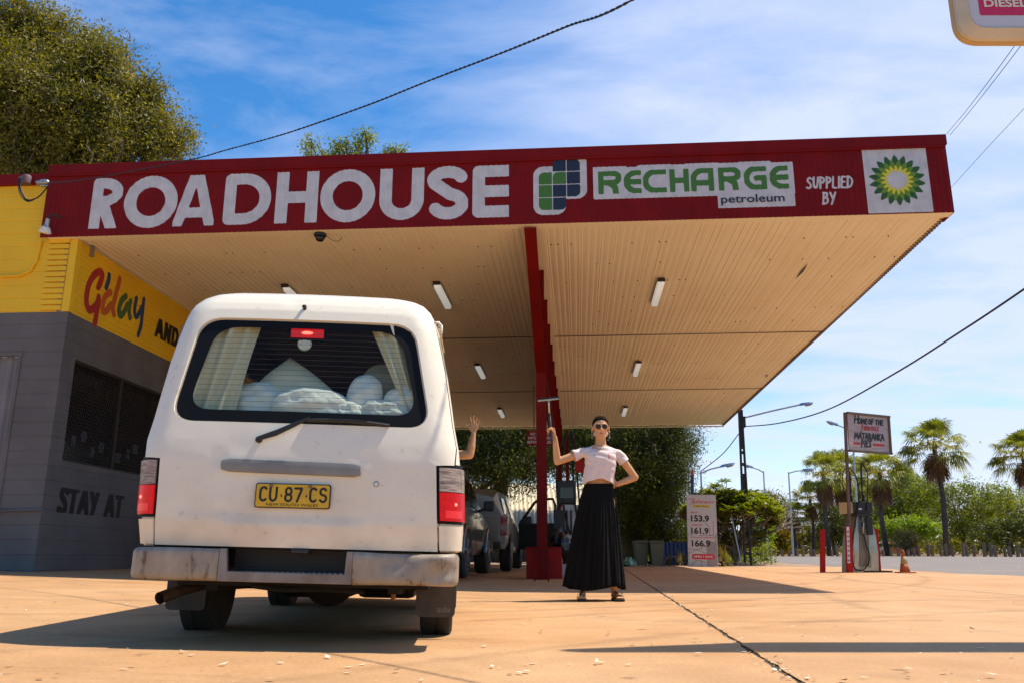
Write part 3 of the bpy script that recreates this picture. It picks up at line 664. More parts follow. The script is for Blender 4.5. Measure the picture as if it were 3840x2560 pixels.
# reveals
mb = MB(); mb.box(WX - .22, WX - .101, W0 - .01, W0, Z0, Z1); mb.box(WX - .22, WX - .008, W1, W1 + .01, Z0, Z1); mb.box(WX - .22, WX - .008, W0, W1, Z1, Z1 + .01); mb.build('window_reveal', M['grey'], wf)
# diamond security mesh
mb = MB(); H_ = Z1 - Z0; s = .062; c = .6
def dline(y0, z0, y1, z1):
    # clip to the opening
    pts = []
    d = (y1 - y0, z1 - z0); t0, t1 = 0., 1.
    for p, q in ((-d[0], y0 - W0), (d[0], W1 - y0)):
        if abs(p) < 1e-9: continue
        t = q / p
        if p < 0: t0 = max(t0, t)
        else: t1 = min(t1, t)
    if t0 < t1 - .001: mb.bar((WX - .06, y0 + d[0] * t0, z0 + d[1] * t0), (WX - .06, y0 + d[0] * t1, z0 + d[1] * t1), .006, .01)
y = W0 - H_
while y < W1 + H_: dline(y, Z0, y + H_ * c, Z1); dline(y, Z1, y + H_ * c, Z0); y += s
o = mb.build('security_mesh', M['darksteel'], wf)
# things dimly seen behind the mesh
pm_ = mat('faded_poster', (.12, .14, .17), .7)
for k in range(9): MB().box(WX - .185, WX - .175, .6 + k * .26 + .05 * math.sin(k * 3), .72 + k * .26, 1.86 + .1 * (k % 3), 2.02 + .1 * (k % 3)).build('window_poster', pm_, wf)
# roller door, left
mb = MB(); mb.grid(lambda x, z: (x, FY + .06 + .022 * max(-.6, min(.6, math.sin(x * 2 * math.pi / .19))), z), axis([(-19, -13.0, .19 / 12)]), [-.3, 3.14]); dr = mb.build('corrugated_door', mat('door_grey', (.19, .17, .175), .6, (.15, .135, .14), 2), bld, norm=False)
MB().box(-19, -12.93, FY - .012, FY + .06, 3.14, 3.2).build('door_head', M['grey'], dr); MB().box(-13.0, -12.95, FY - .012, FY + .06, -.3, 3.14).build('door_jamb', M['grey'], dr)
# lettering
M['txtblack'] = mat('letter_black', (.008, .008, .008), .6)
def wplace(u, v): return (WX + .004, u, v)
def wall_word(name, m, text, y0, y1, z0, z1, r, **k):
    mb = MB(); ls, w = hand_lines(text, k.get('gap', .2)); sx = (y1 - y0) / w; sy = z1 - z0
    mb2 = mb
    f = strokes_field([[(a, b) for a, b in l] for l in ls], 1)
    def field(X, Y):
        out = np.full(X.shape, -1e9)
        for l in ls: out = np.maximum(out, r - sd_poly((X - y0), (Y - z0), [(a * sx, b * sy) for a, b in l]))
        return np.minimum(out, np.minimum(Y - z0, z1 - Y)) if k.get('clip', True) else out
    paint_field(mb, field, (y0 - .3, y1 + .3, z0 - (.02 if k.get('clip', True) else .6), z1 + (.02 if k.get('clip', True) else .3)), .012, wplace); return mb.build(name, m, bld, norm=False)
ya, za = Sp(214, 1875, WX); yb, zb = Sp(462, 1900, WX)
wall_word('stay_at_lettering', M['txtblack'], 'STAY AT', ya + .06, yb - .05, .985, 1.33, .052, gap=.22)
ya, _ = Sp(585, 1240, WX); yb, _ = Sp(668, 1290, WX)
wall_word('and_lettering', M['txtblack'], 'AND', ya, yb - .05, 4.08, 4.42, .05, gap=.26)
def gd(name, m, lines, rr=.045):
    L = [[Sp(px, py, WX) for px, py in l] for l in lines]; mb = MB()
    q = []
    for l in L:
        for _ in range(2):
            if len(l) > 2:
                n = [l[0]]
                for a, b in zip(l[:-1], l[1:]): n += [(a[0] * .75 + b[0] * .25, a[1] * .75 + b[1] * .25), (a[0] * .25 + b[0] * .75, a[1] * .25 + b[1] * .75)]
                l = n + [l[-1]]
        q.append(l)
    ys = [p[0] for l in q for p in l]; zs = [p[1] for l in q for p in l]
    paint_field(mb, strokes_field(q, rr), (min(ys) - .1, max(ys) + .1, min(zs) - .1, max(zs) + .1), .012, wplace, .003); return mb.build(name, m, bld, norm=False)
Z = lambda x, y: (x / 2.24, 550 + y / 2.24)
gd('greeting_letter', mat('letter_red', (.38, .02, .015), .6), [[Z(825, 1180), Z(855, 1110), Z(860, 1060), Z(820, 1050), Z(770, 1100), Z(730, 1200), Z(722, 1320), Z(745, 1375), Z(775, 1370), Z(810, 1330), Z(828, 1275)], [Z(828, 1270), Z(815, 1380), Z(795, 1480)]], .06)
gd('greeting_letter', mat('letter_orange', (.52, .10, .02), .6), [[Z(925, 1225), Z(890, 1245), Z(862, 1310), Z(858, 1380), Z(885, 1395), Z(930, 1330)], [Z(1005, 1115), Z(970, 1250), Z(945, 1350), Z(955, 1410)]], .055)
gd('greeting_letter', mat('letter_green', (.06, .13, .03), .6), [[Z(1055, 1260), Z(1020, 1290), Z(998, 1350), Z(1000, 1420), Z(1025, 1420), Z(1070, 1330)], [Z(1095, 1300), Z(1080, 1380), Z(1090, 1435)]], .055)
gd('greeting_letter', mat('letter_blue', (.02, .05, .13), .6), [[Z(1145, 1275), Z(1130, 1350), Z(1130, 1425), Z(1155, 1430), Z(1190, 1350)], [Z(1208, 1285), Z(1195, 1400), Z(1185, 1500), Z(1160, 1580)]], .048)
gd('apostrophe', bpy.data.materials['letter_blue'], [[Z(915, 1080), Z(912, 1130), Z(890, 1185)]], .048)
# conduit, sensor, tap pipe
MB().tube([(-19, FY - .02, 4.28), (-13.15, FY - .02, 4.33), (-13.0, FY - .02, 4.40), (-12.93, FY - .02, 4.55), (-12.9, FY - .02, 4.86)], .022, 8).build('conduit', M['yellow'], bld)
MB().tube([(-13.1, FY - .05, -.1), (-13.08, FY - .05, .85), (-13.02, FY - .05, .98), (-12.3, FY - .03, 1.0)], .016, 8).build('water_pipe', M['grey'], bld)
mb = MB(); mb.tube([(-13.1, FY - .06, 1.02), (-13.1, FY - .17, 1.02), (-13.1, FY - .2, .96)], .018, 8); mb.box(-13.15, -13.05, FY - .1, FY - .08, 1.08, 1.1); mb.tube([(-13.1, FY - .09, 1.02), (-13.1, FY - .09, 1.09)], .01, 6); mb.build('garden_tap', mat('old_brass', (.2, .13, .06), .5, metal=.5), bld)
by_, bz_ = Sp(340, 940, WX); mb = MB(); mb.box(WX + .0, WX + .05, by_ - .02, by_ + .03, bz_ - .10, bz_ + .10); mb.tube([(WX + .02, by_ - .1, bz_ + .12), (WX + .06, by_ - .02, bz_ + .10), (WX + .02, by_ + .12, bz_ + .14)], .012, 6); mb.build('wall_bracket', M['steel'], bld)
# service drop insulator and weather head
mb = MB(); q = CI @ P(70, 655, 11.62); ww = mb
mb.lathe([(.085, -.07), (.085, .02), (.07, .06), (.02, .085)], (q.x, FY - .06, q.z), n=14); wh = mb.build('cable_entry_head', mat('faded_maroon', (.13, .06, .07), .6), bld, auto=40)
# floodlight
fl = thing('floodlight', 'grey spot floodlight bracketed at the left end of the maroon fascia', 'floodlight'); q = CI @ P(172, 850, 11.55)
fl.matrix_world = CM @ Matrix.Translation((q.x, FY - .25, q.z))
MB().tube([(.16, .05, .16), (.05, .0, .19), (.02, 0, .12)], .018, 8).build('arm', M['black'], fl)
MB().lathe([(.03, .12), (.035, .03), (.05, .0)], (0, 0, 0), n=16).build('lamp_body', M['steel'], fl, auto=40)
MB().lathe([(.05, .0), (.085, -.07), (.085, -.085), (.06, -.1), (.01, -.105)], (0, 0, 0), n=18).build('bulb', mat('lamp_glass', (.75, .7, .6), .15), fl, auto=50)
for k in kids(fl):
    if k.name.startswith(('lamp_body', 'bulb')): k.rotation_euler = (R(15), R(18), 0)
# ---------------------------------------------------------------- overhead service cable (twisted), wires
def catm(pts, n=12):
    out = []; p = [pts[0]] + list(pts) + [pts[-1]]
    for i in range(1, len(p) - 2):
        for k in range(n):
            t = k / n; a, b, c, d = (Vector(p[i - 1]), Vector(p[i]), Vector(p[i + 1]), Vector(p[i + 2]))
            out.append(.5 * ((2 * b) + (-a + c) * t + (2 * a - 5 * b + 4 * c - d) * t * t + (-a + 3 * b - 3 * c + d) * t ** 3))
    return out + [Vector(pts[-1])]
D = 1.6327
cp = [P(150, 683, 11.42), P(190, 686, 11.35), P(110 * 3, 412 * D, 10.95), P(430 * D, 369 * D, 10.3), P(520 * D, 345 * D, 9.85), P(620 * D, 318 * D, 9.4), P(700 * D, 293 * D, 8.95), P(850 * D, 240 * D, 8.25), P(980 * D, 188 * D, 7.55), P(1150 * D, 123 * D, 6.6), P(1300 * D, 62 * D, 5.75), P(1455 * D, -2, 4.92)]
cp += [Vector((1.9, 3.7, 4.0)), Vector((4.0, 1.3, 4.35)), Vector((9, -4, 5.6))]
path = catm(cp, 14)
sc = thing('service_cable', 'black twisted overhead power cable running from the yellow wall up across the sky', 'cable', tuple(cp[0]))
mbs = [MB(), MB()]
L = 0; off = [[], []]
for i, p in enumerate(path):
    d = (path[min(i + 1, len(path) - 1)] - path[max(0, i - 1)]).normalized(); x = d.cross(Vector((0, 0, 1))).normalized(); y = d.cross(x)
# finer resample for the twist
fine = []
for a, b in zip(path[:-1], path[1:]):
    n = max(1, int((b - a).length / .03)); fine += [a.lerp(b, k / n) for k in range(n)]
for s in range(2):
    pts = []; L = 0
    for i, p in enumerate(fine[:-1]):
        d = (fine[i + 1] - p); L += d.length; d.normalize(); x = d.cross(Vector((0, 0, 1))).normalized(); y = d.cross(x)
        a = L / .15 * 2 * math.pi + s * math.pi; pts.append(p + (x * math.cos(a) + y * math.sin(a)) * .0052 - cp[0])
    mb = MB(); mb.tube(pts, .0057, 6); mb.build('cable_strand', M['black'], sc, smooth=True)
q0 = P(70, 665, 11.5); q1 = P(163, 690, 11.42)
for k in range(3):
    mb = MB(); mb.tube([p - cp[0] for p in catm([q0 + Vector((.02 * k, 0, 0)), P(68 + 4 * k, 700, 11.5), P(78 + 6 * k, 735, 11.5), P(105, 757 - 3 * k, 11.5), P(140, 742, 11.48), P(165, 718, 11.44), P(182, 695, 11.4)], 6)], .006 + .004 * (k == 2), 6); mb.build('cable_tail', M['black'], sc, smooth=True)
ins = thing('cable_anchor', 'grey metal cable anchor on the yellow wall at the end of the twisted cable', 'bracket', tuple(q1))
mb = MB(); mb.tube([(-.13, .06, .02), (-.05, -.02, .01), (.1, -.05, .0)], [.012, .035, .03], 10); mb.ell((.02, -.03, .03), (.07, .035, .025)); mb.ell((.03, -.03, -.045), (.06, .03, .02)); mb.build('clamp', M['steel'], ins, smooth=True)
MB().tube([(-.14, .12, .03), (-.1, .0, .03)], .018, 8).build('hook', M['steel'], ins)
# ---------------------------------------------------------------- white van
van = thing('white_van', 'old white van seen from behind with yellow number plate and dented bumper', 'van', (-1.03, 4.12, .03))
van.rotation_euler = (0, R(1.3), R(3.0))
VMAT = Matrix.Translation((-1.03, 4.12, .03)) @ Matrix.Rotation(R(3), 4, 'Z') @ Matrix.Rotation(R(1.3), 4, 'Y'); VINV = VMAT.inverted()
def V(px, py, y):
    """van-local (x,z) at local depth y under displayed-photo pixel (2352 wide)"""
    o = VINV @ Vector((0, 0, HC)); d = (VINV @ P(px * 1.6327, py * 1.6327, 5.)) - o; q = o + d * ((y - o.y) / d.y); return q.x, q.z
def paint_white():
    m = mat('van_white_paint', (.82, .73, .55), .32, coat=.25); N, L, b = nodes(m)
    tc = N.new('ShaderNodeTexCoord'); sx = N.new('ShaderNodeSeparateXYZ'); L.new(tc.outputs['Object'], sx.inputs[0])
    n = N.new('ShaderNodeTexNoise'); n.inputs['Scale'].default_value = 3.2; n.inputs['Detail'].default_value = 8; L.new(tc.outputs['Object'], n.inputs[0])
    n2 = N.new('ShaderNodeTexNoise'); n2.inputs['Scale'].default_value = 26; n2.inputs['Detail'].default_value = 5; L.new(tc.outputs['Object'], n2.inputs[0])
    mr = N.new('ShaderNodeMapRange'); mr.inputs[1].default_value = .95; mr.inputs[2].default_value = .42; mr.inputs[3].default_value = .0; mr.inputs[4].default_value = .62; L.new(sx.outputs[2], mr.inputs[0])
    mm = N.new('ShaderNodeMath'); mm.operation = 'MULTIPLY'; L.new(mr.outputs[0], mm.inputs[0])
    cr = N.new('ShaderNodeValToRGB'); cr.color_ramp.elements[0].position = .3; cr.color_ramp.elements[1].position = .7; L.new(n.outputs[0], cr.inputs[0]); L.new(cr.outputs[0], mm.inputs[1])
    ad = N.new('ShaderNodeMath'); ad.operation = 'ADD'; ad.use_clamp = True; L.new(mm.outputs[0], ad.inputs[0])
    cr2 = N.new('ShaderNodeValToRGB'); cr2.color_ramp.elements[0].position = .62; cr2.color_ramp.elements[1].position = .8; cr2.color_ramp.elements[1].color = (.4, .4, .4, 1); L.new(n2.outputs[0], cr2.inputs[0]); L.new(cr2.outputs[0], ad.inputs[1])
    mx = N.new('ShaderNodeMix'); mx.data_type = 'RGBA'; L.new(ad.outputs[0], mx.inputs[0]); mx.inputs[6].default_value = (.84, .75, .58, 1); mx.inputs[7].default_value = (.40, .27, .16, 1); L.new(mx.outputs[2], b.inputs['Base Color'])
    rr = N.new('ShaderNodeMapRange'); rr.inputs[3].default_value = .3; rr.inputs[4].default_value = .75; L.new(ad.outputs[0], rr.inputs[0]); L.new(rr.outputs[0], b.inputs['Roughness'])
    n3 = N.new('ShaderNodeTexNoise'); n3.inputs['Scale'].default_value = 2.6; n3.inputs['Detail'].default_value = 2; L.new(tc.outputs['Object'], n3.inputs[0])
    bp = N.new('ShaderNodeBump'); bp.inputs['Distance'].default_value = .012; bp.inputs['Strength'].default_value = .6; L.new(n3.outputs[0], bp.inputs['Height']); L.new(bp.outputs[0], b.inputs['Normal'])
    return m
M['van'] = paint_white()
M['seal'] = mat('seal_black', (.008, .008, .008), .5, spec=.12)
M['plastic'] = mat('grey_plastic', (.22, .215, .2), .5, (.17, .16, .15), 6)
M['liner'] = mat('dark_liner', (.05, .042, .026), .9, (.07, .06, .04), 4)
M['sglass'] = glassmat('side_glass', (.6, .62, .58), .05, .02)
M['vglass'] = glassmat('van_glass', (.86, .90, .84), .03, .01)
PZ = [(.445, .765, .05), (.57, .776, .032), (.60, .781, .036), (.86, .782, .045), (.95, .776, .062), (1.06, .758, .088), (1.085, .755, .094), (1.2, .742, .125), (1.35, .724, .165), (1.5, .698, .205), (1.575, .683, .227), (1.6, .678, .235), (1.66, .662, .258), (1.70, .648, .285), (1.74, .624, .325), (1.77, .59, .37), (1.795, .54, .43), (1.812, .46, .51), (1.825, .34, .62), (1.833, .2, .75)]
PZa = np.array(PZ)
def hw(z): return float(np.interp(z, PZa[:, 0], PZa[:, 1]))
def yr(z): return float(np.interp(z, PZa[:, 0], PZa[:, 2]))
def cxz(z): return -.055 * (z - .45)
RC = .15
def fr(z): return float(np.interp(z, [.2, .9, 1.0, 1.6, 1.8], [4.12, 4.10, 4.03, 3.62, 3.35]))
def rcz(z): return min(RC, hw(z) * .6)
def S(x, z, off=0.):
    """point on the rear skin; x measured from the leaning centre line"""
    w = hw(z); rc = rcz(z); a = abs(x); y = yr(z) + .03 * (min(a, w - rc) / w) ** 2
    if a > w - rc:
        s = min((a - (w - rc)) / rc, .9999); y += rc * (1 - math.sqrt(1 - s * s))
    # normal, approximately
    e = .01
    nx = 0.
    if a > w - rc: s = min((a - (w - rc)) / rc, 1); nx = s * (1 if x > 0 else -1)
    ny = -math.sqrt(max(0, 1 - nx * nx)); nz = (yr(z + e) - yr(z - e)) / (2 * e); l = math.sqrt(nx * nx + ny * ny + nz * nz * (ny * ny)); nz *= -ny
    l = math.sqrt(nx * nx + ny * ny + nz * nz)
    return Vector((x + cxz(z) + off * nx / l, y + off * ny / l, z + off * nz / l))
def gate_relief(x, z):
    sm = lambda t: max(0., min(1., t)) ** 2 * (3 - 2 * max(0., min(1., t)))
    r = sm((.335 - abs(x + .03)) / .03) * sm((.845 - z) / .03) * sm((z - .555) / .03) * .010
    for cx, cz, rr_, d in ((-.385, .862, .05, .010), (.33, .872, .07, .008), (.28, .98, .09, .006), (-.3, .92, .1, .004), (.0, .51, .2, .003), (-.1, 1.72, .06, .005)): r += d * math.exp(-((x - cx) ** 2 + (z - cz) ** 2 * 1.5) / rr_ ** 2 * 2)
    return r
def LS(s, z, off=0.):
    """like S but the arc length s runs on round the corner and along the flank"""
    w = hw(z); rc = rcz(z); sg = 1 if s >= 0 else -1; a = abs(s); f = w - rc
    if a <= f: return S(s, z, off)
    y0 = yr(z) + .03 * (f / w) ** 2; t = (a - f) / rc
    if t < math.pi / 2: return Vector((sg * (f + (rc + off) * math.sin(t)) + cxz(z), y0 + rc - (rc + off) * math.cos(t), z))
    return Vector((sg * (w + off) + cxz(z), y0 + rc + (a - f - rc * math.pi / 2), z))
def body():
    rings = []
    for z, w, y in PZ:
        rc = rcz(z); ring = []; f = w - rc
        for k in range(17): ring.append(S(-f + 2 * f * k / 16, z))
        for k in range(1, 8): ring.append(LS(f + rc * math.pi / 2 * k / 8, z))
        y0 = yr(z) + .03 * (f / w) ** 2 + rc
        for k in range(13): ring.append(Vector((w + cxz(z), y0 + (fr(z) - .3 - y0) * k / 12, z)))
        for k in range(1, 8): t = math.pi / 2 * k / 8; ring.append(Vector((w - .3 * (1 - math.cos(t)) + cxz(z) if w > .3 else w * (1 - k / 9) + cxz(z), fr(z) - .3 + .3 * math.sin(t), z)))
        fx = max(w - .3, w * .1)
        for k in range(9): ring.append(Vector((fx - 2 * fx * k / 8 + cxz(z), fr(z) + .0, z)))
        for k in range(7, 0, -1): t = math.pi / 2 * k / 8; ring.append(Vector((-(w - .3 * (1 - math.cos(t))) + cxz(z) if w > .3 else -w * (1 - k / 9) + cxz(z), fr(z) - .3 + .3 * math.sin(t), z)))
        for k in range(12, -1, -1): ring.append(Vector((-w + cxz(z), y0 + (fr(z) - .3 - y0) * k / 12, z)))
        for k in range(7, 0, -1): ring.append(LS(-(f + rc * math.pi / 2 * k / 8), z))
        rings.append(ring)
    return rings
rings = body(); n = len(rings[0])
mb = MB(); mb.loft(rings)
zs = [p[0] for p in PZ]; lo = zs.index(1.085); hi = zs.index(1.575)
mb.f = [f for i, f in enumerate(mb.f) if not (i < (len(rings) - 1) * n and lo <= i // n < hi and i % n < 16)]
side_del = set(list(range(24, 27)) + list(range(28, 31)) + list(range(32, 35))); side_del |= {n - 1 - 7 - k + 0 for k in (0, 1, 2, 4, 5, 6, 8, 9, 10)}
mb.f = [f for f in mb.f if len(f) != 4 or not (lo <= (min(f) // n) < hi and (min(f) % n) in side_del and max(f) % n - min(f) % n == 1)]
vb = mb.build('body', M['van'], van, smooth=True)
# inner liner
mb = MB(); LR = []
for z in (.45, .9, 1.05, 1.58, 1.68, 1.74):
    w = hw(z) - .05; y = yr(z) + .05; c = cxz(z); LR.append([Vector(p) for p in ((-w + c, y + .1, z), (-w + c, 3.3, z), (w + c, 3.3, z), (w + c, y + .1, z))])
mb.loft(LR); mb.f = [f for f in mb.f]; 
mb.f = [f for i, f in enumerate(mb.f) if not (i % 4 in (0, 2, 3) and i // 4 == 2 and i < 20)]
mb.build('interior', M['liner'], van, norm=False)
MB().box(-.62, .6, .16, 3.2, .95, 1.0).build('bed_platform', M['liner'], van)
# rings between two loops seen from a centre
def ray_hit(poly, c, a):
    dx, dy = math.cos(a), math.sin(a); best = None
    for (x0, y0), (x1, y1) in zip(poly, poly[1:] + poly[:1]):
        ex, ey = x1 - x0, y1 - y0; den = dx * ey - dy * ex
        if abs(den) < 1e-12: continue
        t = ((x0 - c[0]) * ey - (y0 - c[1]) * ex) / den; u = ((x0 - c[0]) * dy - (y0 - c[1]) * dx) / den
        if t > 0 and -1e-6 <= u <= 1 + 1e-6 and (best is None or t < best): best = t
    return (c[0] + dx * best, c[1] + dy * best)
def rpoly(pts, r, n=8):
    out = []; m = len(pts)
    for i in range(m):
        a, b, c = Vector(pts[i - 1]), Vector(pts[i]), Vector(pts[(i + 1) % m]); rr = r[i] if isinstance(r, (list, tuple)) else r
        u = (a - b).normalized(); v = (c - b).normalized(); 
        if rr <= 0: out.append(tuple(b)); continue
        for k in range(n + 1):
            t = k / n; p0 = b + u * rr; p2 = b + v * rr; q = p0 * (1 - t) ** 2 + b * 2 * t * (1 - t) + p2 * t * t; out.append(tuple(q))
    return out
CEN = (0, 1.33)
GL = rpoly([(-.640, 1.047), (.630, 1.043), (.545, 1.602), (-.552, 1.602)], .115); CL = rpoly([(-.572, 1.108), (.572, 1.104), (.474, 1.563), (-.474, 1.561)], .12)
SE = .026
outer = [(-.662, .452), (.662, .448), (.662, .855), (.742, .862)] + [(hw(z) - SE, z) for z in (.95, 1.06, 1.2, 1.35, 1.5, 1.6, 1.66, 1.70)] + [(.585, 1.745), (.53, 1.775), (.40, 1.795), (-.40, 1.795), (-.53, 1.775), (-.585, 1.745)] + [(-hw(z) + SE, z) for z in (1.70, 1.66, 1.6, 1.5, 1.35, 1.2, 1.06, .95)] + [(-.742, .862), (-.662, .855)]
def angs(polys, n=140):
    a = [2 * math.pi * k / n for k in range(n)]
    for p in polys: a += [math.atan2(y - CEN[1], x - CEN[0]) % (2 * math.pi) for x, y in p]
    a = sorted(a); out = [a[0]]
    for q in a[1:]:
        if q - out[-1] > .004: out.append(q)
    return out
def ringpatch(name, m, po, pi, off, k=10, skirt=.012, inner_skirt=None, parent=van, sm=True, offi=None):
    an = angs([po]); rows_ = []
    for t in [i / k for i in range(k + 1)]:
        row = []
        for a in an:
            o_ = ray_hit(po, CEN, a); i_ = ray_hit(pi, CEN, a) if pi else CEN
            x = i_[0] * (1 - t) + o_[0] * t; z = i_[1] * (1 - t) + o_[1] * t; row.append(S(x, z, off - (gate_relief(x, z) if name == 'tailgate' else 0)))
        rows_.append(row)
    mb = MB()
    if skirt: rows_.append([S(*ray_hit(po, CEN, a), off - skirt) for a in an])
    if inner_skirt: rows_ = [[S(*ray_hit(pi, CEN, a), off - inner_skirt) for a in an]] + rows_
    mb.loft(rows_, cap=False); return mb.build(name, m, parent, auto=45, norm=True)
gate = ringpatch('tailgate', M['van'], outer, [(CEN[0] + (x - CEN[0]) * 1.012, CEN[1] + (z - CEN[1]) * 1.02) for x, z in GL], .016, 30, .016, .014)
oo2 = [(x * 1.0 + (.015 if x > 0 else -.015), z + (-.010 if z < .6 else .004 if z > 1.7 else 0)) for x, z in outer]
ringpatch('tailgate_seal', M['seal'], oo2, [(CEN[0] + (x - CEN[0]) * 1.03, CEN[1] + (z - CEN[1]) * 1.05) for x, z in GL], .0025, 4, 0)
rear = ringpatch('rear_window', M['seal'], GL, CL, .004, 2, 0)
rear['label'] = 'wide rear window with a black border, curtains and pillows behind it'
ringpatch('pane', M['vglass'], CL, None, .004, 8, 0, parent=rear)
for k in range(15):
    z = 1.128 + k * .0288; wv = float(np.interp(z, [1.1, 1.56], [.562, .470])); pts = [S(-wv + 2 * wv * i / 24 + .0, z + .004 * (i / 24 - .5), .0015) for i in range(25)]
    if k in (0, 14): pts = pts[2:-2]
    MB().tube(pts, .0008, 4).build('heater_wire', mat('heater_brown', (.05, .02, .012), .6) if k == 0 else bpy.data.materials['heater_brown'], rear)
# pillows, curtains, brake lamp, smoke alarm (inside)
M['linen'] = mat('white_linen', (.86, .84, .76), .8, bump=.02, bscale=7)
M['curtain'] = mat('cream_curtain', (.70, .64, .46), .85, bump=.003, bscale=20)
def pillow(name, label, px, py, w, h, y, rot=0., d=.10, m=None, amp=.018, grp='pillows behind the rear window'):
    x, z = V(px, py, y); pw = VMAT @ Vector((x, y, z)); t = link(bpy.data.objects.new(name, None)); bpy.data.objects.remove(t)
    mb = MB(); us = np.linspace(-1, 1, 25)
    for sd in (-1, 1):
        def fn(u, v):
            prof = (max(0, 1 - abs(u) ** 2.2) * max(0, 1 - abs(v) ** 2.2)) ** .5
            pinch = 1 - .10 * (1 - prof); nn = amp * (math.sin(u * 7 + v * 3 + px) + math.sin(v * 9 - u * 4 + py * .1) + .6 * math.sin(u * 17 + v * 11)) * prof
            q_ = .12 if w > .4 and h > .4 else .42; return (u * w / 2 * math.sqrt(1 - q_ * v * v), sd * d * prof + nn, v * h / 2 * math.sqrt(1 - q_ * u * u))
        mb.grid(fn, us, us)
    o = mb.build(name, m or M['linen'], None, smooth=True); o.matrix_world = Matrix.Translation(pw) @ Matrix.Rotation(R(3), 4, 'Z') @ Matrix.Rotation(R(-18), 4, 'X') @ Matrix.Rotation(R(rot), 4, 'Y')
    return tag(o, label, 'pillow', grp)
M['cream'] = mat('cream_linen', (.72, .66, .50), .8, bump=.010, bscale=7)
pillow('pillow', 'large cream pillow standing on one corner, tallest behind the van rear window', 662, 925, .42, .42, .36, 40, .09, M['cream'], .004)
pillow('pillow', 'white crumpled pillow in front of the tall cream pillow', 714, 938, .42, .22, .22, 4, .10, amp=.005)
pillow('pillow', 'white pillow lumps at the left behind the curtain edge', 585, 930, .34, .26, .30, -8, .08, amp=.005)
pillow('pillow', 'rounded upright white pillow right of centre behind the glass', 836, 918, .19, .29, .27, 5, .08, amp=.004)
pillow('pillow', 'white pillow low at the right corner of the rear window', 932, 926, .24, .20, .24, -12, .07, amp=.004)
pillow('pillow', 'small white pillow end low between the crumpled and the rounded ones', 800, 950, .20, .14, .19, 14, .05, amp=.004)
pillow('blanket', 'white ribbed blanket bunched at the lower right of the rear window', 888, 950, .28, .15, .18, 10, .05, mat('ribbed_blanket', (.72, .72, .66), .8, bump=.006, bscale=60), .005)
pillow('pillow', 'pillow with shade painted into its grey at the far right behind the curtain', 885, 890, .30, .28, .5, 20, .07, m=mat('shaded_linen', (.40, .38, .30), .8, bump=.01, bscale=8), amp=.004)  # darker copy of the white linen, shade inside the van put into its colour
bpy.data.objects['blanket']['category'] = 'blanket'
def curtain(label, top, bot, yy):
    mb = MB(); n = 40
    def fn(u, v):
        xa = top[0] + (bot[0] - top[0]) * v; xb = top[1] + (bot[1] - top[1]) * v ** 1.0; X = xa + (xb - xa) * u; Zp = top[2] + (bot[2] - top[2]) * v
        x, z = V(X, Zp, yy + .1 * (1 - v)); return (x, yy + .1 * (1 - v) + .018 * math.sin(u * 22 + v * 2) + .01 * math.sin(u * 9 + v * 5), z)
    mb.grid(fn, np.linspace(0, 1, n), np.linspace(0, 1, 14)); o = mb.build('curtain', M['curtain'], van, smooth=True, norm=False); o['label'] = label
curtain('left cream curtain', (480, 604, 738), (405, 534, 970), .17); curtain('right cream curtain', (846, 950, 740), (930, 985, 940), .17)
hx0, hz0 = V(670, 754, .24); hx1, hz1 = V(743, 777, .24)
M['brake'] = mat('brake_lens', (.5, .005, .005), .3, emit=((1, .015, .01), .28)); M['brakehot'] = mat('brake_bulb', (1, .1, .08), .3, emit=((1, .12, .08), 3))
M['redlens'] = mat('red_lens', (.28, .004, .006), .12, coat=.8)
M['brakedim'] = mat('brake_lens_lit', (.30, .001, .001), .3, (.20, .001, .001), 40, spec=.2, emit=((1, .006, .004), .30), thr=(.45, .55))
hb = MB().box(hx0 - .012, hx1 + .012, .245, .27, hz1 - .012, hz0 + .002).build('high_brake_light', M['seal'], van, bevel=.004)
MB().box(hx0, hx1, .235, .244, hz1, hz0).build('lens', M['brake'], hb); MB().ell(((hx0 + hx1) / 2, .232, (hz0 + hz1) / 2), (.03, .004, .009)).build('bulb', M['brakehot'], hb, smooth=True)
ax_, az_ = V(700, 790, .26)
MB().lathe([(.036, .262), (.036, .252), (.030, .247), (.029, .249), (.022, .249), (.021, .246), (.001, .245)], (ax_, 0, az_), 'y', 24).build('smoke_alarm', mat('alarm_white', (.7, .74, .68), .5), van, auto=30)
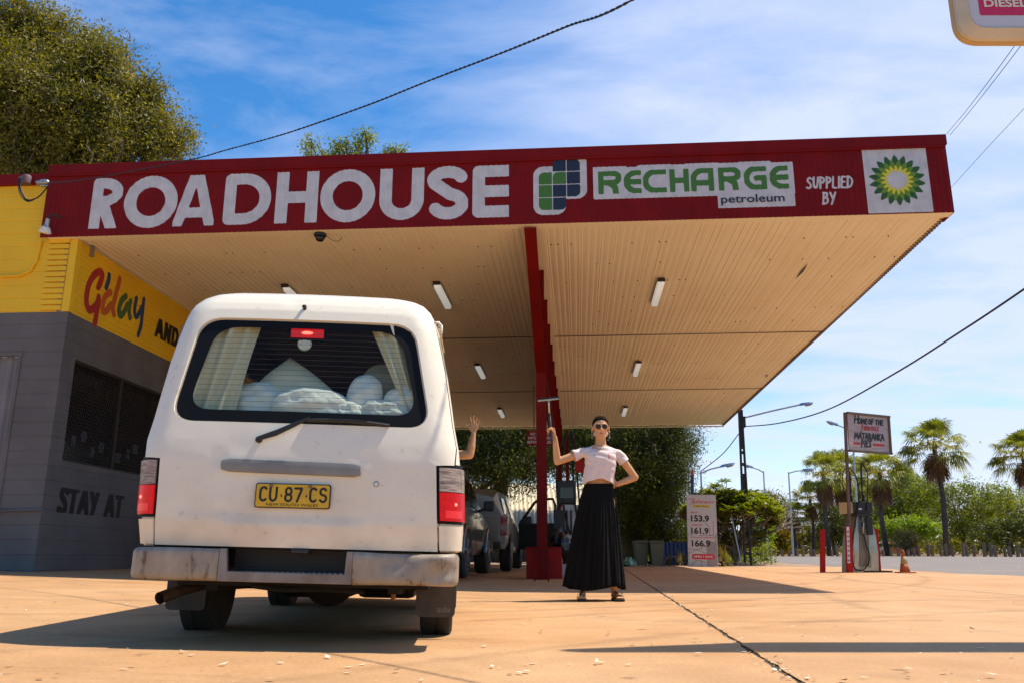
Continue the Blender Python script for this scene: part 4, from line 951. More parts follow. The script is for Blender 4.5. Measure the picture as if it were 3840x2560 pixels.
# lamps, corner panels
def corner_patch(name, m, s0, s1, z0, z1, off, parent, sgn, th=.02, nz=4):
    mb = MB(); us = [s0 + (s1 - s0) * k / 12 for k in range(13)]; zz = [z0 + (z1 - z0) * k / nz for k in range(nz + 1)]
    A = [[LS(sgn * u, z, off) for u in us] for z in zz]; B = [[LS(sgn * u, z, off - th) for u in us] for z in zz]
    loop = lambda G: G[0] + [r[-1] for r in G[1:]] + G[-1][::-1][1:] + [r[0] for r in G[1:-1]][::-1]
    mb.grid(lambda u, z: LS(sgn * u, z, off), us, zz); la, lb = loop(A), loop(B); mb.loft([la, lb], cap=False); return mb.build(name, m, parent, auto=40)
M['clear'] = mat('clear_lens', (.44, .36, .30), .25, (.17, .10, .07), 14, spec=.3, bump=.002, bscale=120, stretch=(1, 1, 8))
for sg in (-1, 1):
    L = corner_patch('tail_light', M['seal'], .668, .93, .578, .868, .012, van, sg, .02)
    corner_patch('reversing_lens', M['clear'], .676, .80, .732, .848, .020, L, sg); corner_patch('indicator_lens', M['clear'], .804, .915, .732, .848, .020, L, sg)
    corner_patch('red_lens', M['brakedim'], .676, .915, .592, .728, .021, L, sg, .012)
    corner_patch('lamp_grille', M['plastic'], .684, .9, .780, .784, .0215, L, sg)
    corner_patch('brake_patch', M['brake'], .70, .80, .606, .642, .0225, L, sg, .004); b = LS(sg * .755, .672, .022); MB().ell(b, (.008, .004, .008)).build('bulb', M['brakehot'], L, smooth=True)
    corner_patch('corner_panel', M['van'], .672, 1.0, .452, .568, .016, van, sg, .02, 5)
    # rain gutter
    MB().tube([LS(sg * 1.02, z, .006) + Vector((0, (1.585 - z) * -.0, 0)) for z in (1.56,)] + [Vector((sg * (hw(1.64) + .010) + cxz(1.64), y, 1.65)) for y in (.42, 1.2, 2.4, 3.3)], .010, 6).build('rain_gutter', M['van'], van)
MB().tube([S(.640, 1.65, .005), S(.65, 1.65, .03), S(.66, 1.635, .035), S(.665, 1.58, .03)], .008, 6).build('hinge_pipe', M['van'], van, smooth=True)
# handle strip, plate, lock, wiper, washer
def strip(name, m, x0, x1, zt0, zt1, zb0, zb1, off, th, parent=van):
    mb = MB(); R_ = []
    for k in range(21):
        t = k / 20; x = x0 + (x1 - x0) * t; e = min(t, 1 - t) / .06; e = min(1, e) ** .5; zt = zt0 + (zt1 - zt0) * t; zb = zb0 + (zb1 - zb0) * t; zm = (zt + zb) / 2; hgt = (zt - zb) / 2 * (.72 + .28 * e)
        R_.append([S(x, zm + hgt, off), S(x, zm + hgt * .96, off + th * .75), S(x, zm, off + th), S(x, zm - hgt * .93, off + th * .85), S(x, zm - hgt, off)])
    mb.loft(R_); return mb.build(name, m, parent, auto=50)
strip('handle_garnish', mat('handle_grey', (.24, .23, .20), .5, (.18, .17, .145), 6), -.366, .300, .860, .850, .798, .786, .000, .030)
pc = (-.032, .690)
def plp(u, v): # on plate, slightly tilted
    return Vector((pc[0] + u, yr(.69) - .032, pc[1] + v))
pl = thing('x', 'x', 'x'); bpy.data.objects.remove(pl)
mb = MB(); a = rpoly([(-.178, -.058), (.178, -.058), (.178, .058), (-.178, .058)], .012, 4); yb_ = yr(.69) - .012
mb.prism([(pc[0] + u, pc[1] + v) for u, v in a], yb_ - .012, yb_); plate = mb.build('number_plate', mat('plate_black', (.012, .011, .01), .5), van)
a = rpoly([(-.173, -.053), (.173, -.053), (.173, .053), (-.173, .053)], .010, 4)
mb = MB(); mb.prism([(pc[0] + u, pc[1] + v) for u, v in a], yb_ - .0135, yb_ - .0122); mb.build('plate_face', mat('plate_yellow', (.66, .40, .012), .55, (.54, .32, .02), 12), plate)
PL = lambda u, v: (pc[0] + u, yb_ - .0150, pc[1] + v)
PLW = {'C': [arc(.5, .68, .38, .30, 40, 180, 8) + arc(.5, .32, .38, .30, 180, 320, 8)], 'U': [[(.12, .98), (.12, .35)] + arc(.5, .35, .38, .33, 180, 360, 10) + [(.88, .98)]],
 '8': [arc(.5, .73, .33, .25, 0, 360, 16), arc(.5, .27, .37, .25, 0, 360, 16)], '7': [[(.1, .95), (.9, .95), (.4, 0)]], 'S': [arc(.5, .74, .36, .24, 30, 270, 12) + arc(.5, .26, .38, .24, 90, -150, 12)]}
mb = MB(); X = -.158; Wd = .046
for ch in 'CU.87.CS':
    if ch == '.':
        mb.add([PL(X + .008, -.000), PL(X + .0125, .008), PL(X + .017, 0), PL(X + .0125, -.008)], [(0, 3, 2, 1)]); X += .026; continue
    ls = [[(X + a_ * Wd * .86, -.026 + b_ * .065) for a_, b_ in l] for l in PLW[ch]]
    paint_field(mb, strokes_field(ls, .0052), (X - .01, X + Wd, -.034, .047), .0022, PL); X += Wd
mb.build('plate_characters', M['txtblack'], plate, norm=False)
mb = MB(); font_text(mb, 'NEW SOUTH WALES', 0, -.042, PL, width=.245, height=.0125); mb.build('plate_state_name', M['txtblack'], plate, norm=False)
for u in (-.105, .080): MB().lathe([(.008, yb_ - .022), (.008, yb_ - .013)], (pc[0] + u, 0, pc[1] + .045), 'y', 10).build('plate_screw', M['timber'], plate)
b = S(.375, .757, .011); MB().lathe([(.016, 0), (.015, -.006), (.010, -.007), (.009, -.003), (.001, -.003)], tuple(b), 'y', 16).build('gate_lock', M['steel'], van, auto=40)
wp = S(-.195, .955, .012)
wiper = MB().lathe([(.017, .0), (.016, -.02), (.010, -.028), (.001, -.029)], tuple(wp), 'y', 14).build('wiper', M['black'], van, auto=40)
A = S(-.195, .955, .034); B = S(-.11, .985, .036); C_ = S(.045, 1.066, .034)
mb = MB(); mb.loft([[Vector(c) + Vector((0, dy, dz)) for dy, dz in ((0, -w), (-.010, -w * .6), (-.010, w * .6), (0, w))] for c, w in ((A, .012), (B, .016), (B.lerp(C_, .5), .013), (C_, .007))]); mb.build('wiper_arm', M['black'], wiper, auto=40)
mb = MB(); q = [S(.03 + (.435 - .03) * t, 1.058 - .014 * t + .008 * math.sin(t * 3.14), .022 + .006 * math.sin(t * 3.14)) for t in np.linspace(0, 1, 12)]
mb.tube(q, .009, 6); mb.tube([p + Vector((0, .008, -.008)) for p in q], .003, 4); mb.bar(q[3] + Vector((0, -.008, .004)), q[8] + Vector((0, -.008, .004)), .008); mb.build('wiper_blade', M['black'], wiper)
MB().tube([S(-.03, 1.668, .010), S(-.03, 1.678, .03), S(-.033, 1.668, .036)], .010, 8).build('washer_nozzle', M['black'], van)
# bumper
def bumper_mat():
    m = mat('bumper_paint', (.55, .50, .44), .5); N, L, b = nodes(m); tc = N.new('ShaderNodeTexCoord')
    n = N.new('ShaderNodeTexNoise'); n.inputs['Scale'].default_value = 7; n.inputs['Detail'].default_value = 10; n.inputs['Roughness'].default_value = .7
    mp = N.new('ShaderNodeMapping'); mp.inputs['Scale'].default_value = (1.4, 1, .6); L.new(tc.outputs['Object'], mp.inputs[0]); L.new(mp.outputs[0], n.inputs[0])
    cr = N.new('ShaderNodeValToRGB'); e = cr.color_ramp.elements; e[0].position = .34; e[0].color = (.10, .035, .012, 1); e[1].position = .39; e[1].color = (.15, .095, .055, 1); x = e.new(.45); x.color = (.29, .23, .165, 1); x = e.new(.75); x.color = (.40, .33, .245, 1)
    L.new(n.outputs[0], cr.inputs[0]); L.new(cr.outputs[0], b.inputs['Base Color'])
    bp = N.new('ShaderNodeBump'); bp.inputs['Distance'].default_value = .01; n2 = N.new('ShaderNodeTexNoise'); n2.inputs['Scale'].default_value = 5; L.new(tc.outputs['Object'], n2.inputs[0]); L.new(n2.outputs[0], bp.inputs['Height']); L.new(bp.outputs[0], b.inputs['Normal'])
    return m
M['bumper'] = bumper_mat()
def bpath(x): # from centre x outwards to round corner; returns (x,y) and outward normal; x is arc coordinate
    f = .66; rc = .10; a = abs(x); sg = 1 if x > 0 else -1
    if a < f: return Vector((x, .0 - .0 * a)), Vector((0, -1))
    t = (a - f) / rc
    if t < math.pi / 2: return Vector((sg * (f + rc * math.sin(t)), rc * (1 - math.cos(t)))), Vector((sg * math.sin(t), -math.cos(t)))
    return Vector((sg * (f + rc), rc + (a - f - rc * math.pi / 2))), Vector((sg, 0))
def dent(x, z):
    d = 0
    for cx, cz, r, dep in ((.47, .40, .09, .022), (.66, .33, .08, .02), (.55, .44, .10, .012), (-.42, .40, .07, .008), (.72, .36, .05, .012)):
        q = ((x - cx) ** 2 + ((z - cz) * 1.3) ** 2) / r ** 2; d += dep * math.exp(-q * 2)
    return d
def bumper_piece(name, x0, x1, z0, z1, m):
    xs_ = axis([(min(x0, x1), max(x0, x1), .02)]); prof = [(-.05, z0 + .004), (-.012, z0), (.004, z0 + .008)] + [(.010, z0 + (z1 - z0) * k / 7) for k in range(1, 7)] + [(.004, z1 - .008), (-.012, z1), (-.05, z1 - .004)]
    R_ = []
    for x in xs_:
        p, nn = bpath(x); wv = .004 * math.sin(x * 9) * (1 if x > 0 else .3)
        R_.append([Vector((p.x + nn.x * (o - dent(x, z)), p.y + nn.y * (o - dent(x, z)), z + (wv if z > .40 else -wv * .5 if z < .32 else 0))) for o, z in prof])
    mb = MB(); mb.loft(R_, cap=True); return mb.build(name, m, van, auto=50)
bl = bumper_piece('rear_bumper', -.345, -1.05, .292, .438, M['bumper']); br = bumper_piece('rear_bumper', .275, 1.05, .288, .436, M['bumper']); br['label'] = 'dented and rusty right half of the rear bumper'
M['alu'] = mat('dirty_alloy', (.26, .23, .21), .45, (.16, .12, .09), 8, metal=.3)
mb = MB(); mb.prism([(-.343, .292), (.274, .289), (.274, .438), (.245, .438), (.240, .335), (-.300, .338), (-.312, .440), (-.343, .440)], -.012, .02); mb.build('step_frame', M['alu'], van, bevel=.004)
mb = MB(); mb.box(-.31, .245, .02, .16, .318, .330); 
for k in range(22): mb.box(-.30 + k * .0245, -.29 + k * .0245, .01, .14, .3305, .338)
mb.build('step_tread', M['steel'], van)
MB().box(-.31, .245, .16, .17, .29, .47).build('step_back', M['black'], van)
MB().box(-.02, .06, .02, .1, .425, .445).build('plate_lamp', M['black'], van, bevel=.004)
mb = MB()
for k in range(7): mb.box(-.31, .245, .145, .158, .345 + k * .014, .351 + k * .014)
mb.build('step_grille', M['darksteel'], van)
# running gear
M['under'] = mat('underbody', (.010, .008, .007), .9, (.02, .014, .010), 8)
MB().box(-.62, .62, .3, 3.9, .26, .34).build('underbody', M['under'], van)
def tyre(parent, x, y, zr=0., r=.285, w=.175, name='wheel'):
    whl = MB().lathe([(r * .62, -w * .42), (r * .90, -w / 2), (r * .985, -w * .42), (r, -w * .3), (r * .992, -w * .08), (r * .97, -w * .07), (r * .97, w * .07), (r * .992, w * .08), (r, w * .3), (r * .985, w * .42), (r * .90, w / 2), (r * .62, w * .42)], (x, y, r + zr), 'x', 36).build(name, M['rubber'], parent, auto=35)
    s = 1 if x > 0 else -1
    MB().lathe([(r * .62, s * w * .42), (r * .60, s * w * .25), (r * .5, s * w * .18), (r * .25, s * w * .28), (r * .2, s * w * .36), (.001, s * w * .37)], (x, y, r + zr), 'x', 24).build('rim', M['stainless'], whl, auto=40)
    return whl
for x in (-.645, .650):
    w_ = tyre(van, x, .95, -.035 + (0 if x < 0 else .016)); tyre(van, x, 3.05, -.02)
fm = mat('mudflap_rubber', (.035, .030, .025), .8, (.11, .08, .055), 5)
for x0, x1, zt, zb_ in ((-.765, -.56, .285, .118), (.545, .755, .29, .108)):
    a = rpoly([(x0, zb_), (x1, zb_), (x1, zt), (x0, zt)], [.03, .03, .0, .0], 5); mb = MB(); mb.prism(a, .60, .612)
    o = mb.build('mudflap', fm, van)
mb = MB(); font_text(mb, 'zda', .695, .148, lambda u, v: (u, .5985, v), width=.075, height=.03, bold=.02); mb.build('mudflap_lettering', mat('raised_rubber', (.16, .13, .10), .6), o, norm=False)
MB().tube([(-.50, .9, .27), (-.55, .6, .26), (-.63, .36, .225), (-.685, .26, .195)], .030, 12, cap=False).build('exhaust_pipe', mat('rusty_exhaust', (.05, .03, .02), .7, (.09, .05, .03), 20, metal=.3), van, smooth=True)
mb = MB(); mb.tube([(-.6, .95, .255), (.6, .95, .265)], .04, 10); mb.ell((.03, .95, .25), (.14, .15, .12)); 
mb.build('rear_axle', M['under'], van, smooth=True)
MB().bar((-.45, .3, .25), (-.45, 1.5, .22), .06, .03).build('leaf_spring', M['under'], van); MB().bar((.45, .3, .25), (.45, 1.5, .22), .06, .03).build('leaf_spring', M['under'], van)
MB().box(-.35, .1, 1.4, 2.6, .15, .27).build('blocker_box_left', M['under'], van, bevel=.04); MB().box(.15, .5, 1.3, 2.4, .16, .27).build('blocker_box_right', M['under'], van, bevel=.04); MB().tube([(-.6, 3.05, .22), (.6, 3.05, .22)], .045, 8).build('front_axle', M['under'], van)  # both dark boxes are added to block the bright ground under the van
MB().tube([(.44, .35, .30), (.445, .35, .20)], .012, 8).build('shackle', mat('orange_rust', (.25, .09, .02), .7), van)
MB().tube([(-.25, .3, .26), (-.1, .28, .245), (.1, .3, .25), (.3, .33, .24)], .012, 6).build('brake_pipe', M['under'], van)
# flank windows, windscreen, front
def flank(name, m, y0, y1, z0, z1, off, sg, parent=van):
    mb = MB(); mb.grid(lambda y, z: (sg * (hw(z) + off) + cxz(z), y, z), [y0, y1], [z0, (z0 + z1) / 2, z1]); return mb.build(name, m, parent, norm=True)
for sg in (-1, 1):
    flank('side_window', M['sglass'], .30, 3.3, 1.075, 1.585, .003, sg)
MB().grid(lambda x, z: (x, fr(z) + .004, z), [-.45, .45], [1.08, 1.5]).build('windscreen', M['darkwin'], van)
for sg in (-1, 1): MB().box(sg * .3, sg * .52, 4.10, 4.13, .68, .82).build('headlight', M['clear'], van, bevel=.01)
MB().box(-.7, .7, 4.05, 4.2, .3, .45).build('front_bumper', M['plastic'], van, bevel=.02)
# ---------------------------------------------------------------- vegetation
def fastmesh(name, V_, F_, mat_, parent):
    me = bpy.data.meshes.new(name); nf, k = F_.shape
    me.vertices.add(len(V_)); me.vertices.foreach_set('co', V_.astype(np.float32).ravel())
    me.loops.add(nf * k); me.loops.foreach_set('vertex_index', F_.astype(np.int32).ravel())
    me.polygons.add(nf); me.polygons.foreach_set('loop_start', np.arange(0, nf * k, k, dtype=np.int32)); me.polygons.foreach_set('loop_total', np.full(nf, k, dtype=np.int32))
    me.update(calc_edges=True); return meshobj(name, me, mat_, parent)
def unit(a): return a / np.maximum(np.linalg.norm(a, axis=1, keepdims=True), 1e-9)
def leaves(centres, size, rg, up=.5, out=None, aspect=.42, fold=.2, droop=0., curl=0):
    n = len(centres); nrm = rg.normal(size=(n, 3)) * .8 + np.array([0, 0, up])
    if out is not None: nrm += out * .7
    nrm = unit(nrm); t = rg.normal(size=(n, 3)); t[:, 2] -= droop; t = unit(t - nrm * (t * nrm).sum(1, keepdims=True)); b = np.cross(nrm, t)
    L = size * rg.uniform(.6, 1.35, (n, 1)); W = L * aspect
    v = np.stack([centres - t * L / 2, centres + b * W / 2 - nrm * L * fold * .3, centres + t * L / 2 - nrm * L * fold, centres - b * W / 2 - nrm * L * fold * .3], 1).reshape(-1, 3)
    return v, np.arange(n * 4).reshape(-1, 4)
def crown_pts(ells, ncl, rg, shell=.55, cut=None):
    E = np.array([[*c, *r] for c, r in ells], float); w = (E[:, 3] * E[:, 4] * E[:, 5]) ** (2 / 3); w /= w.sum()
    k = rg.choice(len(E), ncl, p=w); d = unit(rg.normal(size=(ncl, 3))); d[:, 2] = np.where(d[:, 2] < -.3, d[:, 2] * rg.choice([1, -1], ncl), d[:, 2]); f = shell + (1 - shell) * rg.random((ncl, 1)) ** .6
    f *= rg.uniform(.82, 1.16, (ncl, 1)); p = E[k, :3] + d * f * E[k, 3:]; return p, d
def tree(name, label, loc, trunk, ells, ncl, per, crad, lsize, lm, seed, group=None, bark='bark', limbs=40, droop=0., elong=(1, 1, 1), cat='tree', aspect=.42, twigs=0, shell=.55, tr=.25, up=.5, lean=(0, 0), twigmat=None):
    rg = np.random.default_rng(seed); t = thing(name, label, cat, loc, group=group)
    cl, d = crown_pts(ells, ncl, rg, shell)
    cs = rg.uniform(.6, 1.3, (ncl, 1)); off = rg.normal(size=(ncl, per, 3)) * crad * np.array(elong) * .55 * cs[:, None, :]
    if droop: off[:, :, 2] -= np.abs(rg.normal(size=(ncl, per))) * droop * cs
    pts = (cl[:, None, :] + off).reshape(-1, 3); o = np.repeat(d, per, axis=0)
    v, f = leaves(pts, lsize, rg, up=up, out=o, aspect=aspect, droop=.8 if droop else 0); fastmesh('crown', v, f, lm, t)
    mb = MB(); rad = random.Random(seed)
    zt = trunk; c0 = Vector(ells[0][0]); base = Vector((0, 0, -.2)); fork = Vector((lean[0] * zt, lean[1] * zt, zt))
    pts_ = [base, base.lerp(fork, .4) + Vector((rad.uniform(-.06, .06) * zt, 0, 0)), fork]
    mb.tube(pts_, [tr * 1.25, tr, tr * .8], 10); nl = min(limbs, ncl)
    for i in rg.choice(ncl, nl, replace=False):
        e = Vector(cl[i]); m_ = fork.lerp(e, .5) + Vector((rad.uniform(-.1, .1), rad.uniform(-.1, .1), rad.uniform(.0, .22))) * (e - fork).length
        q = [fork.lerp(m_, k / 3) for k in range(3)] + [m_.lerp(e, k / 3) for k in range(4)]; s = tr * rad.uniform(.18, .42)
        mb.tube(q, [s * (1 - .13 * k) for k in range(7)], 6, cap=False)
    mb.build('trunk', M[bark], t, smooth=True)
    if twigs:
        mb = MB()
        for i in rg.choice(ncl, twigs, replace=True):
            e = Vector(cl[i]) * 1.0; dd = Vector(d[i]) + Vector(rg.normal(size=3)) * .5 - Vector((0, 0, .5 if droop else 0)); dd.normalize(); l = crad * rad.uniform(.8, 2.2)
            a_ = e - dd * l * .5; mid = e + Vector(rg.normal(size=3)) * l * .12; mb.tube([a_, mid, e + dd * l * .55], [.017 + lsize * .04, .012 + lsize * .03, .006], 4, cap=False)
        mb.build('twigs', twigmat or M['palebark'], t)['kind'] = 'stuff'
    return t
M['leaf_olive'] = leafmat('foliage_olive', (.055, .056, .008), (.22, .19, .024), (.38, .29, .06), trans=.42)
M['leaf_dark'] = leafmat('foliage_dark', (.028, .040, .007), (.12, .135, .018), (.24, .21, .04), trans=.42)
M['leaf_green'] = leafmat('foliage_green', (.06, .085, .010), (.25, .28, .022), (.42, .38, .05), trans=.42)
M['leaf_bright'] = leafmat('foliage_bright', (.10, .17, .010), (.28, .36, .025), trans=.45)
M['leaf_yellow'] = leafmat('foliage_yellow', (.16, .13, .012), (.40, .27, .02), (.45, .16, .02), trans=.45)
M['leaf_dry'] = leafmat('foliage_dry', (.12, .085, .02), (.26, .20, .06))
def at(px, py, Y): return P(px, py, Y)
def ell_px(px, py, rx, ry, Y, base, ry2=None):
    q = P(px, py, Y); k = Y / 3000.; return ((q.x - base[0], 0 if ry2 is None else ry2, q.z), (rx * k, (rx + ry) / 2 * k * .8, ry * k))
# big tree over the building on the left
b = P(60, 2100, 25); b = (b.x, 25, .0)
def E(px, py, rx, ry, Y=25, dy=0): return ell_px(px, py, rx, ry, Y, b, dy)
tree('shade_tree', 'huge olive green feathery tree rising behind the yellow wall at the left', b, 6.0, [E(120, 450, 330, 340), E(60, 620, 330, 170, dy=-1), E(380, 620, 260, 130, dy=-1), E(150, 500, 300, 200, dy=-1.5), E(430, 520, 200, 120, dy=-1.2), E(470, 470, 190, 200), E(590, 520, 125, 130), E(300, 240, 190, 190, dy=.5), E(60, 130, 220, 200, dy=.4), E(380, 330, 160, 150, dy=-.8), E(640, 560, 90, 70, dy=-.3), E(-150, 300, 250, 300), E(530, 370, 80, 80)],
     2300, 100, .46, .125, M['leaf_olive'], 3, limbs=60, droop=.12, twigs=1300, tr=.4, shell=.25, aspect=.36)
b = P(1280, 2100, 32); b = (b.x, 32, 0)
tree('tall_tree', 'tree whose pinnate green top just shows above the canopy fascia', b, 9, [ell_px(1290, 620, 150, 70, 32, b), ell_px(1165, 545, 45, 38, 32, b), ell_px(1365, 535, 55, 50, 32, b), ell_px(1280, 550, 40, 30, 32, b), ell_px(1470, 590, 70, 40, 32, b)], 230, 26, .26, .12, M['leaf_green'], 5, limbs=60, twigs=60, tr=.3, shell=.3)
# dark trees behind the forecourt
b = P(1880, 2100, 36); b = (b.x, 36, 0)
def E(px, py, rx, ry, Y=36, dy=0): return ell_px(px, py, rx, ry, Y, b, dy)
tree('weeping_tree', 'dark tree with drooping feathery branches hanging behind the waving hand', b, 3.5, [E(1850, 1600, 230, 230), E(1720, 1680, 170, 170, dy=1), E(1950, 1650, 180, 160, dy=.5), E(1980, 1730, 110, 60, dy=-1), E(1820, 1760, 130, 40, dy=-1), E(2140, 1640, 150, 140, dy=1.5), E(2150, 1700, 110, 60, dy=1), E(1550, 1600, 200, 300, dy=2), E(1880, 1760, 60, 70, dy=-2)],
     1250, 115, .5, .125, M['leaf_dark'], 8, limbs=60, droop=.35, twigs=300, tr=.35, shell=.2, aspect=.3)
b = P(2380, 2110, 33); b = (b.x, 33, 0)
def E(px, py, rx, ry, Y=33, dy=0): return ell_px(px, py, rx, ry, Y, b, dy)
tree('feathery_conifer', 'broad dark green feathery tree filling the view behind the woman', b, 2.2, [E(2400, 1700, 190, 240), E(2280, 1640, 170, 170), E(2420, 1900, 160, 150), E(2490, 1640, 110, 110, dy=-1), E(2400, 1930, 110, 110), E(2440, 1780, 140, 120, dy=-1.2), E(2340, 1820, 100, 90, dy=-1.5), E(2180, 1640, 120, 105, dy=1), E(2480, 2010, 90, 60), E(2430, 2010, 90, 60), E(2520, 1850, 70, 90)],
     1500, 125, .42, .105, M['leaf_dark'], 9, limbs=50, droop=.25, twigs=160, tr=.3, shell=.25, aspect=.26)
# frangipani
def frangipani():
    Y = 29.; b = P(2762, 2105, Y); t = thing('frangipani_tree', 'rounded frangipani with bare forking branches and small white flowers beside the price board', 'tree', (b.x, Y, 0)); rd = random.Random(4); mb = MB(); tips = []
    def grow(p, d, l, r, n):
        e = p + d * l; mb.tube([p, p.lerp(e, .5) + Vector((rd.uniform(-.04, .04), rd.uniform(-.04, .04), .02)), e], [r, r * .9, r * .8], 6, cap=False)
        if n <= 1: tips.append((e, d))
        if n == 0: return
        for k in range(3 if n % 2 == 0 or n > 4 else 2):
            a = rd.uniform(0, 6.28); s = rd.uniform(.45, .75); nd = (d + Vector((math.cos(a) * s, math.sin(a) * s, rd.uniform(-.1, .22)))).normalized(); grow(e, nd, l * rd.uniform(.72, .92), r * .72, n - 1)
    for a, s_ in ((0, .6), (1.3, .35), (2.5, .7), (3.8, .3), (5.1, .6)): grow(Vector((0, 0, .1)), Vector((math.cos(a) * s_, math.sin(a) * s_, .85)).normalized(), .64, .07, 5)
    for _ in range(150):
        a = rd.uniform(0, 6.283); el = rd.uniform(-.75, .5); e = Vector((1.15 * math.cos(a) * math.cos(el), .95 * math.sin(a) * math.cos(el), 1.55 + 1.25 * math.sin(el))) * rd.uniform(.8, 1.05); tips.append((e, e.normalized()))
        if _ % 3 == 0: mb.tube([Vector((0, 0, .5)), Vector((e.x * .6, e.y * .6, .5 + (e.z - .5) * .4)), e], [.03, .025, .015], 5, cap=False)
    mb.build('trunk', M['palebark'], t, smooth=True)
    V_ = []; F_ = []; W_ = []; rg = np.random.default_rng(2)
    pts = []; outs = []
    for e, d in tips:
        e = Vector((max(-1.45, min(1.35, e.x)), e.y, e.z)); n = 17
        for k in range(n):
            a = 2 * math.pi * k / n + rd.random(); u = Vector((math.cos(a), math.sin(a), rd.uniform(-.25, .55))).normalized(); s = u.cross(Vector((0, 0, 1))).normalized() * .036; L = rd.uniform(.17, .30); i = len(V_)
            V_ += [e, e + u * L * .55 + s + Vector((0, 0, .02)), e + u * L, e + u * L * .55 - s + Vector((0, 0, .02))]; F_.append((i, i + 1, i + 2, i + 3))
        if rd.random() < .45:
            for k in range(5): W_.append(e + Vector((rd.uniform(-.05, .05), rd.uniform(-.05, .05), rd.uniform(.03, .12))))
    fastmesh('crown', np.array([tuple(v) for v in V_]), np.array(F_), M['leaf_green'], t)
    v, f = leaves(np.array([tuple(w) for w in W_]), .06, rg, aspect=.9); o = fastmesh('flowers', v, f, mat('petal_white', (.8, .78, .7), .6), t); o['kind'] = 'stuff'
frangipani()
# palms
M['palm'] = leafmat('palm_green', (.09, .10, .012), (.31, .31, .04), (.50, .44, .10), trans=.38, nscale=.8)
M['palmdead'] = leafmat('palm_dead', (.10, .045, .018), (.24, .12, .05), trans=.15)
M['palmflower'] = leafmat('palm_flower', (.30, .20, .01), (.50, .36, .03))
def fan(V_, F_, o, d, pet, rad, seg, rd, droop=.35):
    d = d.normalized(); s = d.cross(Vector((0, 0, 1)));
    if s.length < .1: s = Vector((1, 0, 0))
    s.normalize(); nn = s.cross(d).normalized(); tip = o + d * pet + Vector((0, 0, -.10 * pet)); w = .018; i = len(V_)
    V_ += [o - s * w, o + s * w, tip + s * w, tip - s * w]; F_.append((i, i + 1, i + 2, i + 3))
    for k in range(seg):
        a = (k / (seg - 1) - .5) * 3.9; u = (d * math.cos(a) + s * math.sin(a)).normalized(); v = u.cross(nn).normalized(); L = rad * (1 - .22 * abs(a) / 1.95) * rd.uniform(.9, 1.1); ww = .045 * rad
        m_ = tip + u * L * .55 + nn * .04 * (k % 2); e = tip + u * L + Vector((0, 0, -droop * L * rd.uniform(.7, 1.3))); i = len(V_)
        V_ += [tip, m_ + v * ww, e, m_ - v * ww]; F_.append((i, i + 1, i + 2, i + 3))
def palm_proto(seed, h, cr, skirt):
    rd = random.Random(seed); t = thing('fan_palm', 'x', 'palm'); 
    mb = MB(); mb.tube([(0, 0, -.2), (.03 * h, 0, h * .5), (0, 0, h)], [.24, .19, .17], 10); mb.build('trunk', mat('palm_trunk', (.10, .075, .06), .9, (.05, .035, .03), 5) if 'palm_trunk' not in bpy.data.materials else bpy.data.materials['palm_trunk'], t, smooth=True)
    V_ = []; F_ = []; c = Vector((0, 0, h))
    for k in range(46):
        el = math.radians(rd.uniform(-38, 82)); az = rd.uniform(0, 6.283); d = Vector((math.cos(az) * math.cos(el), math.sin(az) * math.cos(el), math.sin(el)))
        fan(V_, F_, c + d * .12, d, cr * rd.uniform(.52, .68), cr * .43, 20, rd, .5 - .2 * math.sin(el))
    fastmesh('crown', np.array([tuple(v) for v in V_]), np.array(F_), M['palm'], t)
    V_ = []; F_ = []
    for k in range(int(34 * skirt)):
        az = rd.uniform(0, 6.283); z = h - rd.uniform(.1, .95) * cr * .5 * skirt; d = Vector((math.cos(az) * .33, math.sin(az) * .33, -1)); fan(V_, F_, Vector((math.cos(az) * .15, math.sin(az) * .15, z)), d, cr * .22, cr * .42, 12, rd, .5)
    fastmesh('dead_fronds', np.array([tuple(v) for v in V_]), np.array(F_), M['palmdead'], t)
    rg = np.random.default_rng(seed); p = rg.normal(size=(260, 3)) * np.array([cr * .3, cr * .3, cr * .1]) + np.array([0, 0, h + cr * .05]); v, f = leaves(p, cr * .1, rg); fastmesh('flower_stalks', v, f, M['palmflower'], t)['kind'] = 'stuff'
    return t
protos = [palm_proto(11, 9.2, 2.9, 1.0), palm_proto(23, 7.4, 2.5, 1.3)]
used = [False, False]
G = 'fan palms beyond the road'
plist = [(3502, 1672, 71, 0, 1.04, 'tallest free-standing fan palm, second from the right edge'), (3828, 1705, 70, 0, .98, 'fan palm cut by the right edge of the picture, leaning trunk'),
         (3297, 1770, 71, 1, .98, 'fan palm with thick brown skirt directly right of the pies sign post'), (3085, 1775, 72, 1, .86, 'fan palm with slim trunk standing left of the pies sign'),
         (3155, 1770, 76, 1, .95, 'fan palm just behind the pies sign post, crown touching the next one'), (3034, 1868, 74, 1, .70, 'lower yellowish fan palm between the slim one and the street lamp'), (2975, 1925, 73, 1, .66, 'smallest fan palm at the left end of the row, beside a street lamp'),
         (3235, 1800, 90, 1, .9, 'half hidden fan palm behind the fuel pump hoses'), (3390, 1810, 92, 1, .8, 'low fan palm crown behind the tallest one')]
for i, (px, py, Y, k, sc_, lab) in enumerate(plist):
    q = P(px, py, Y); o = protos[k] if not used[k] else copy_tree(protos[k]); used[k] = True
    h = (9.2, 7.4)[k]; o.location = (q.x, Y, 0); o.scale = (sc_, sc_, q.z / h); o.scale = (sc_ * 1.0, sc_ * 1.0, q.z / h); o.rotation_euler = (R(-3) if 'leaning' in lab else 0, R(-4) if 'leaning' in lab else R(random.uniform(-1, 1)), i * 1.3)
    if 'leaning' in lab: o.rotation_euler = (0, R(-5), 0); o.location.x += .8
    tag(o, lab, 'palm', G)
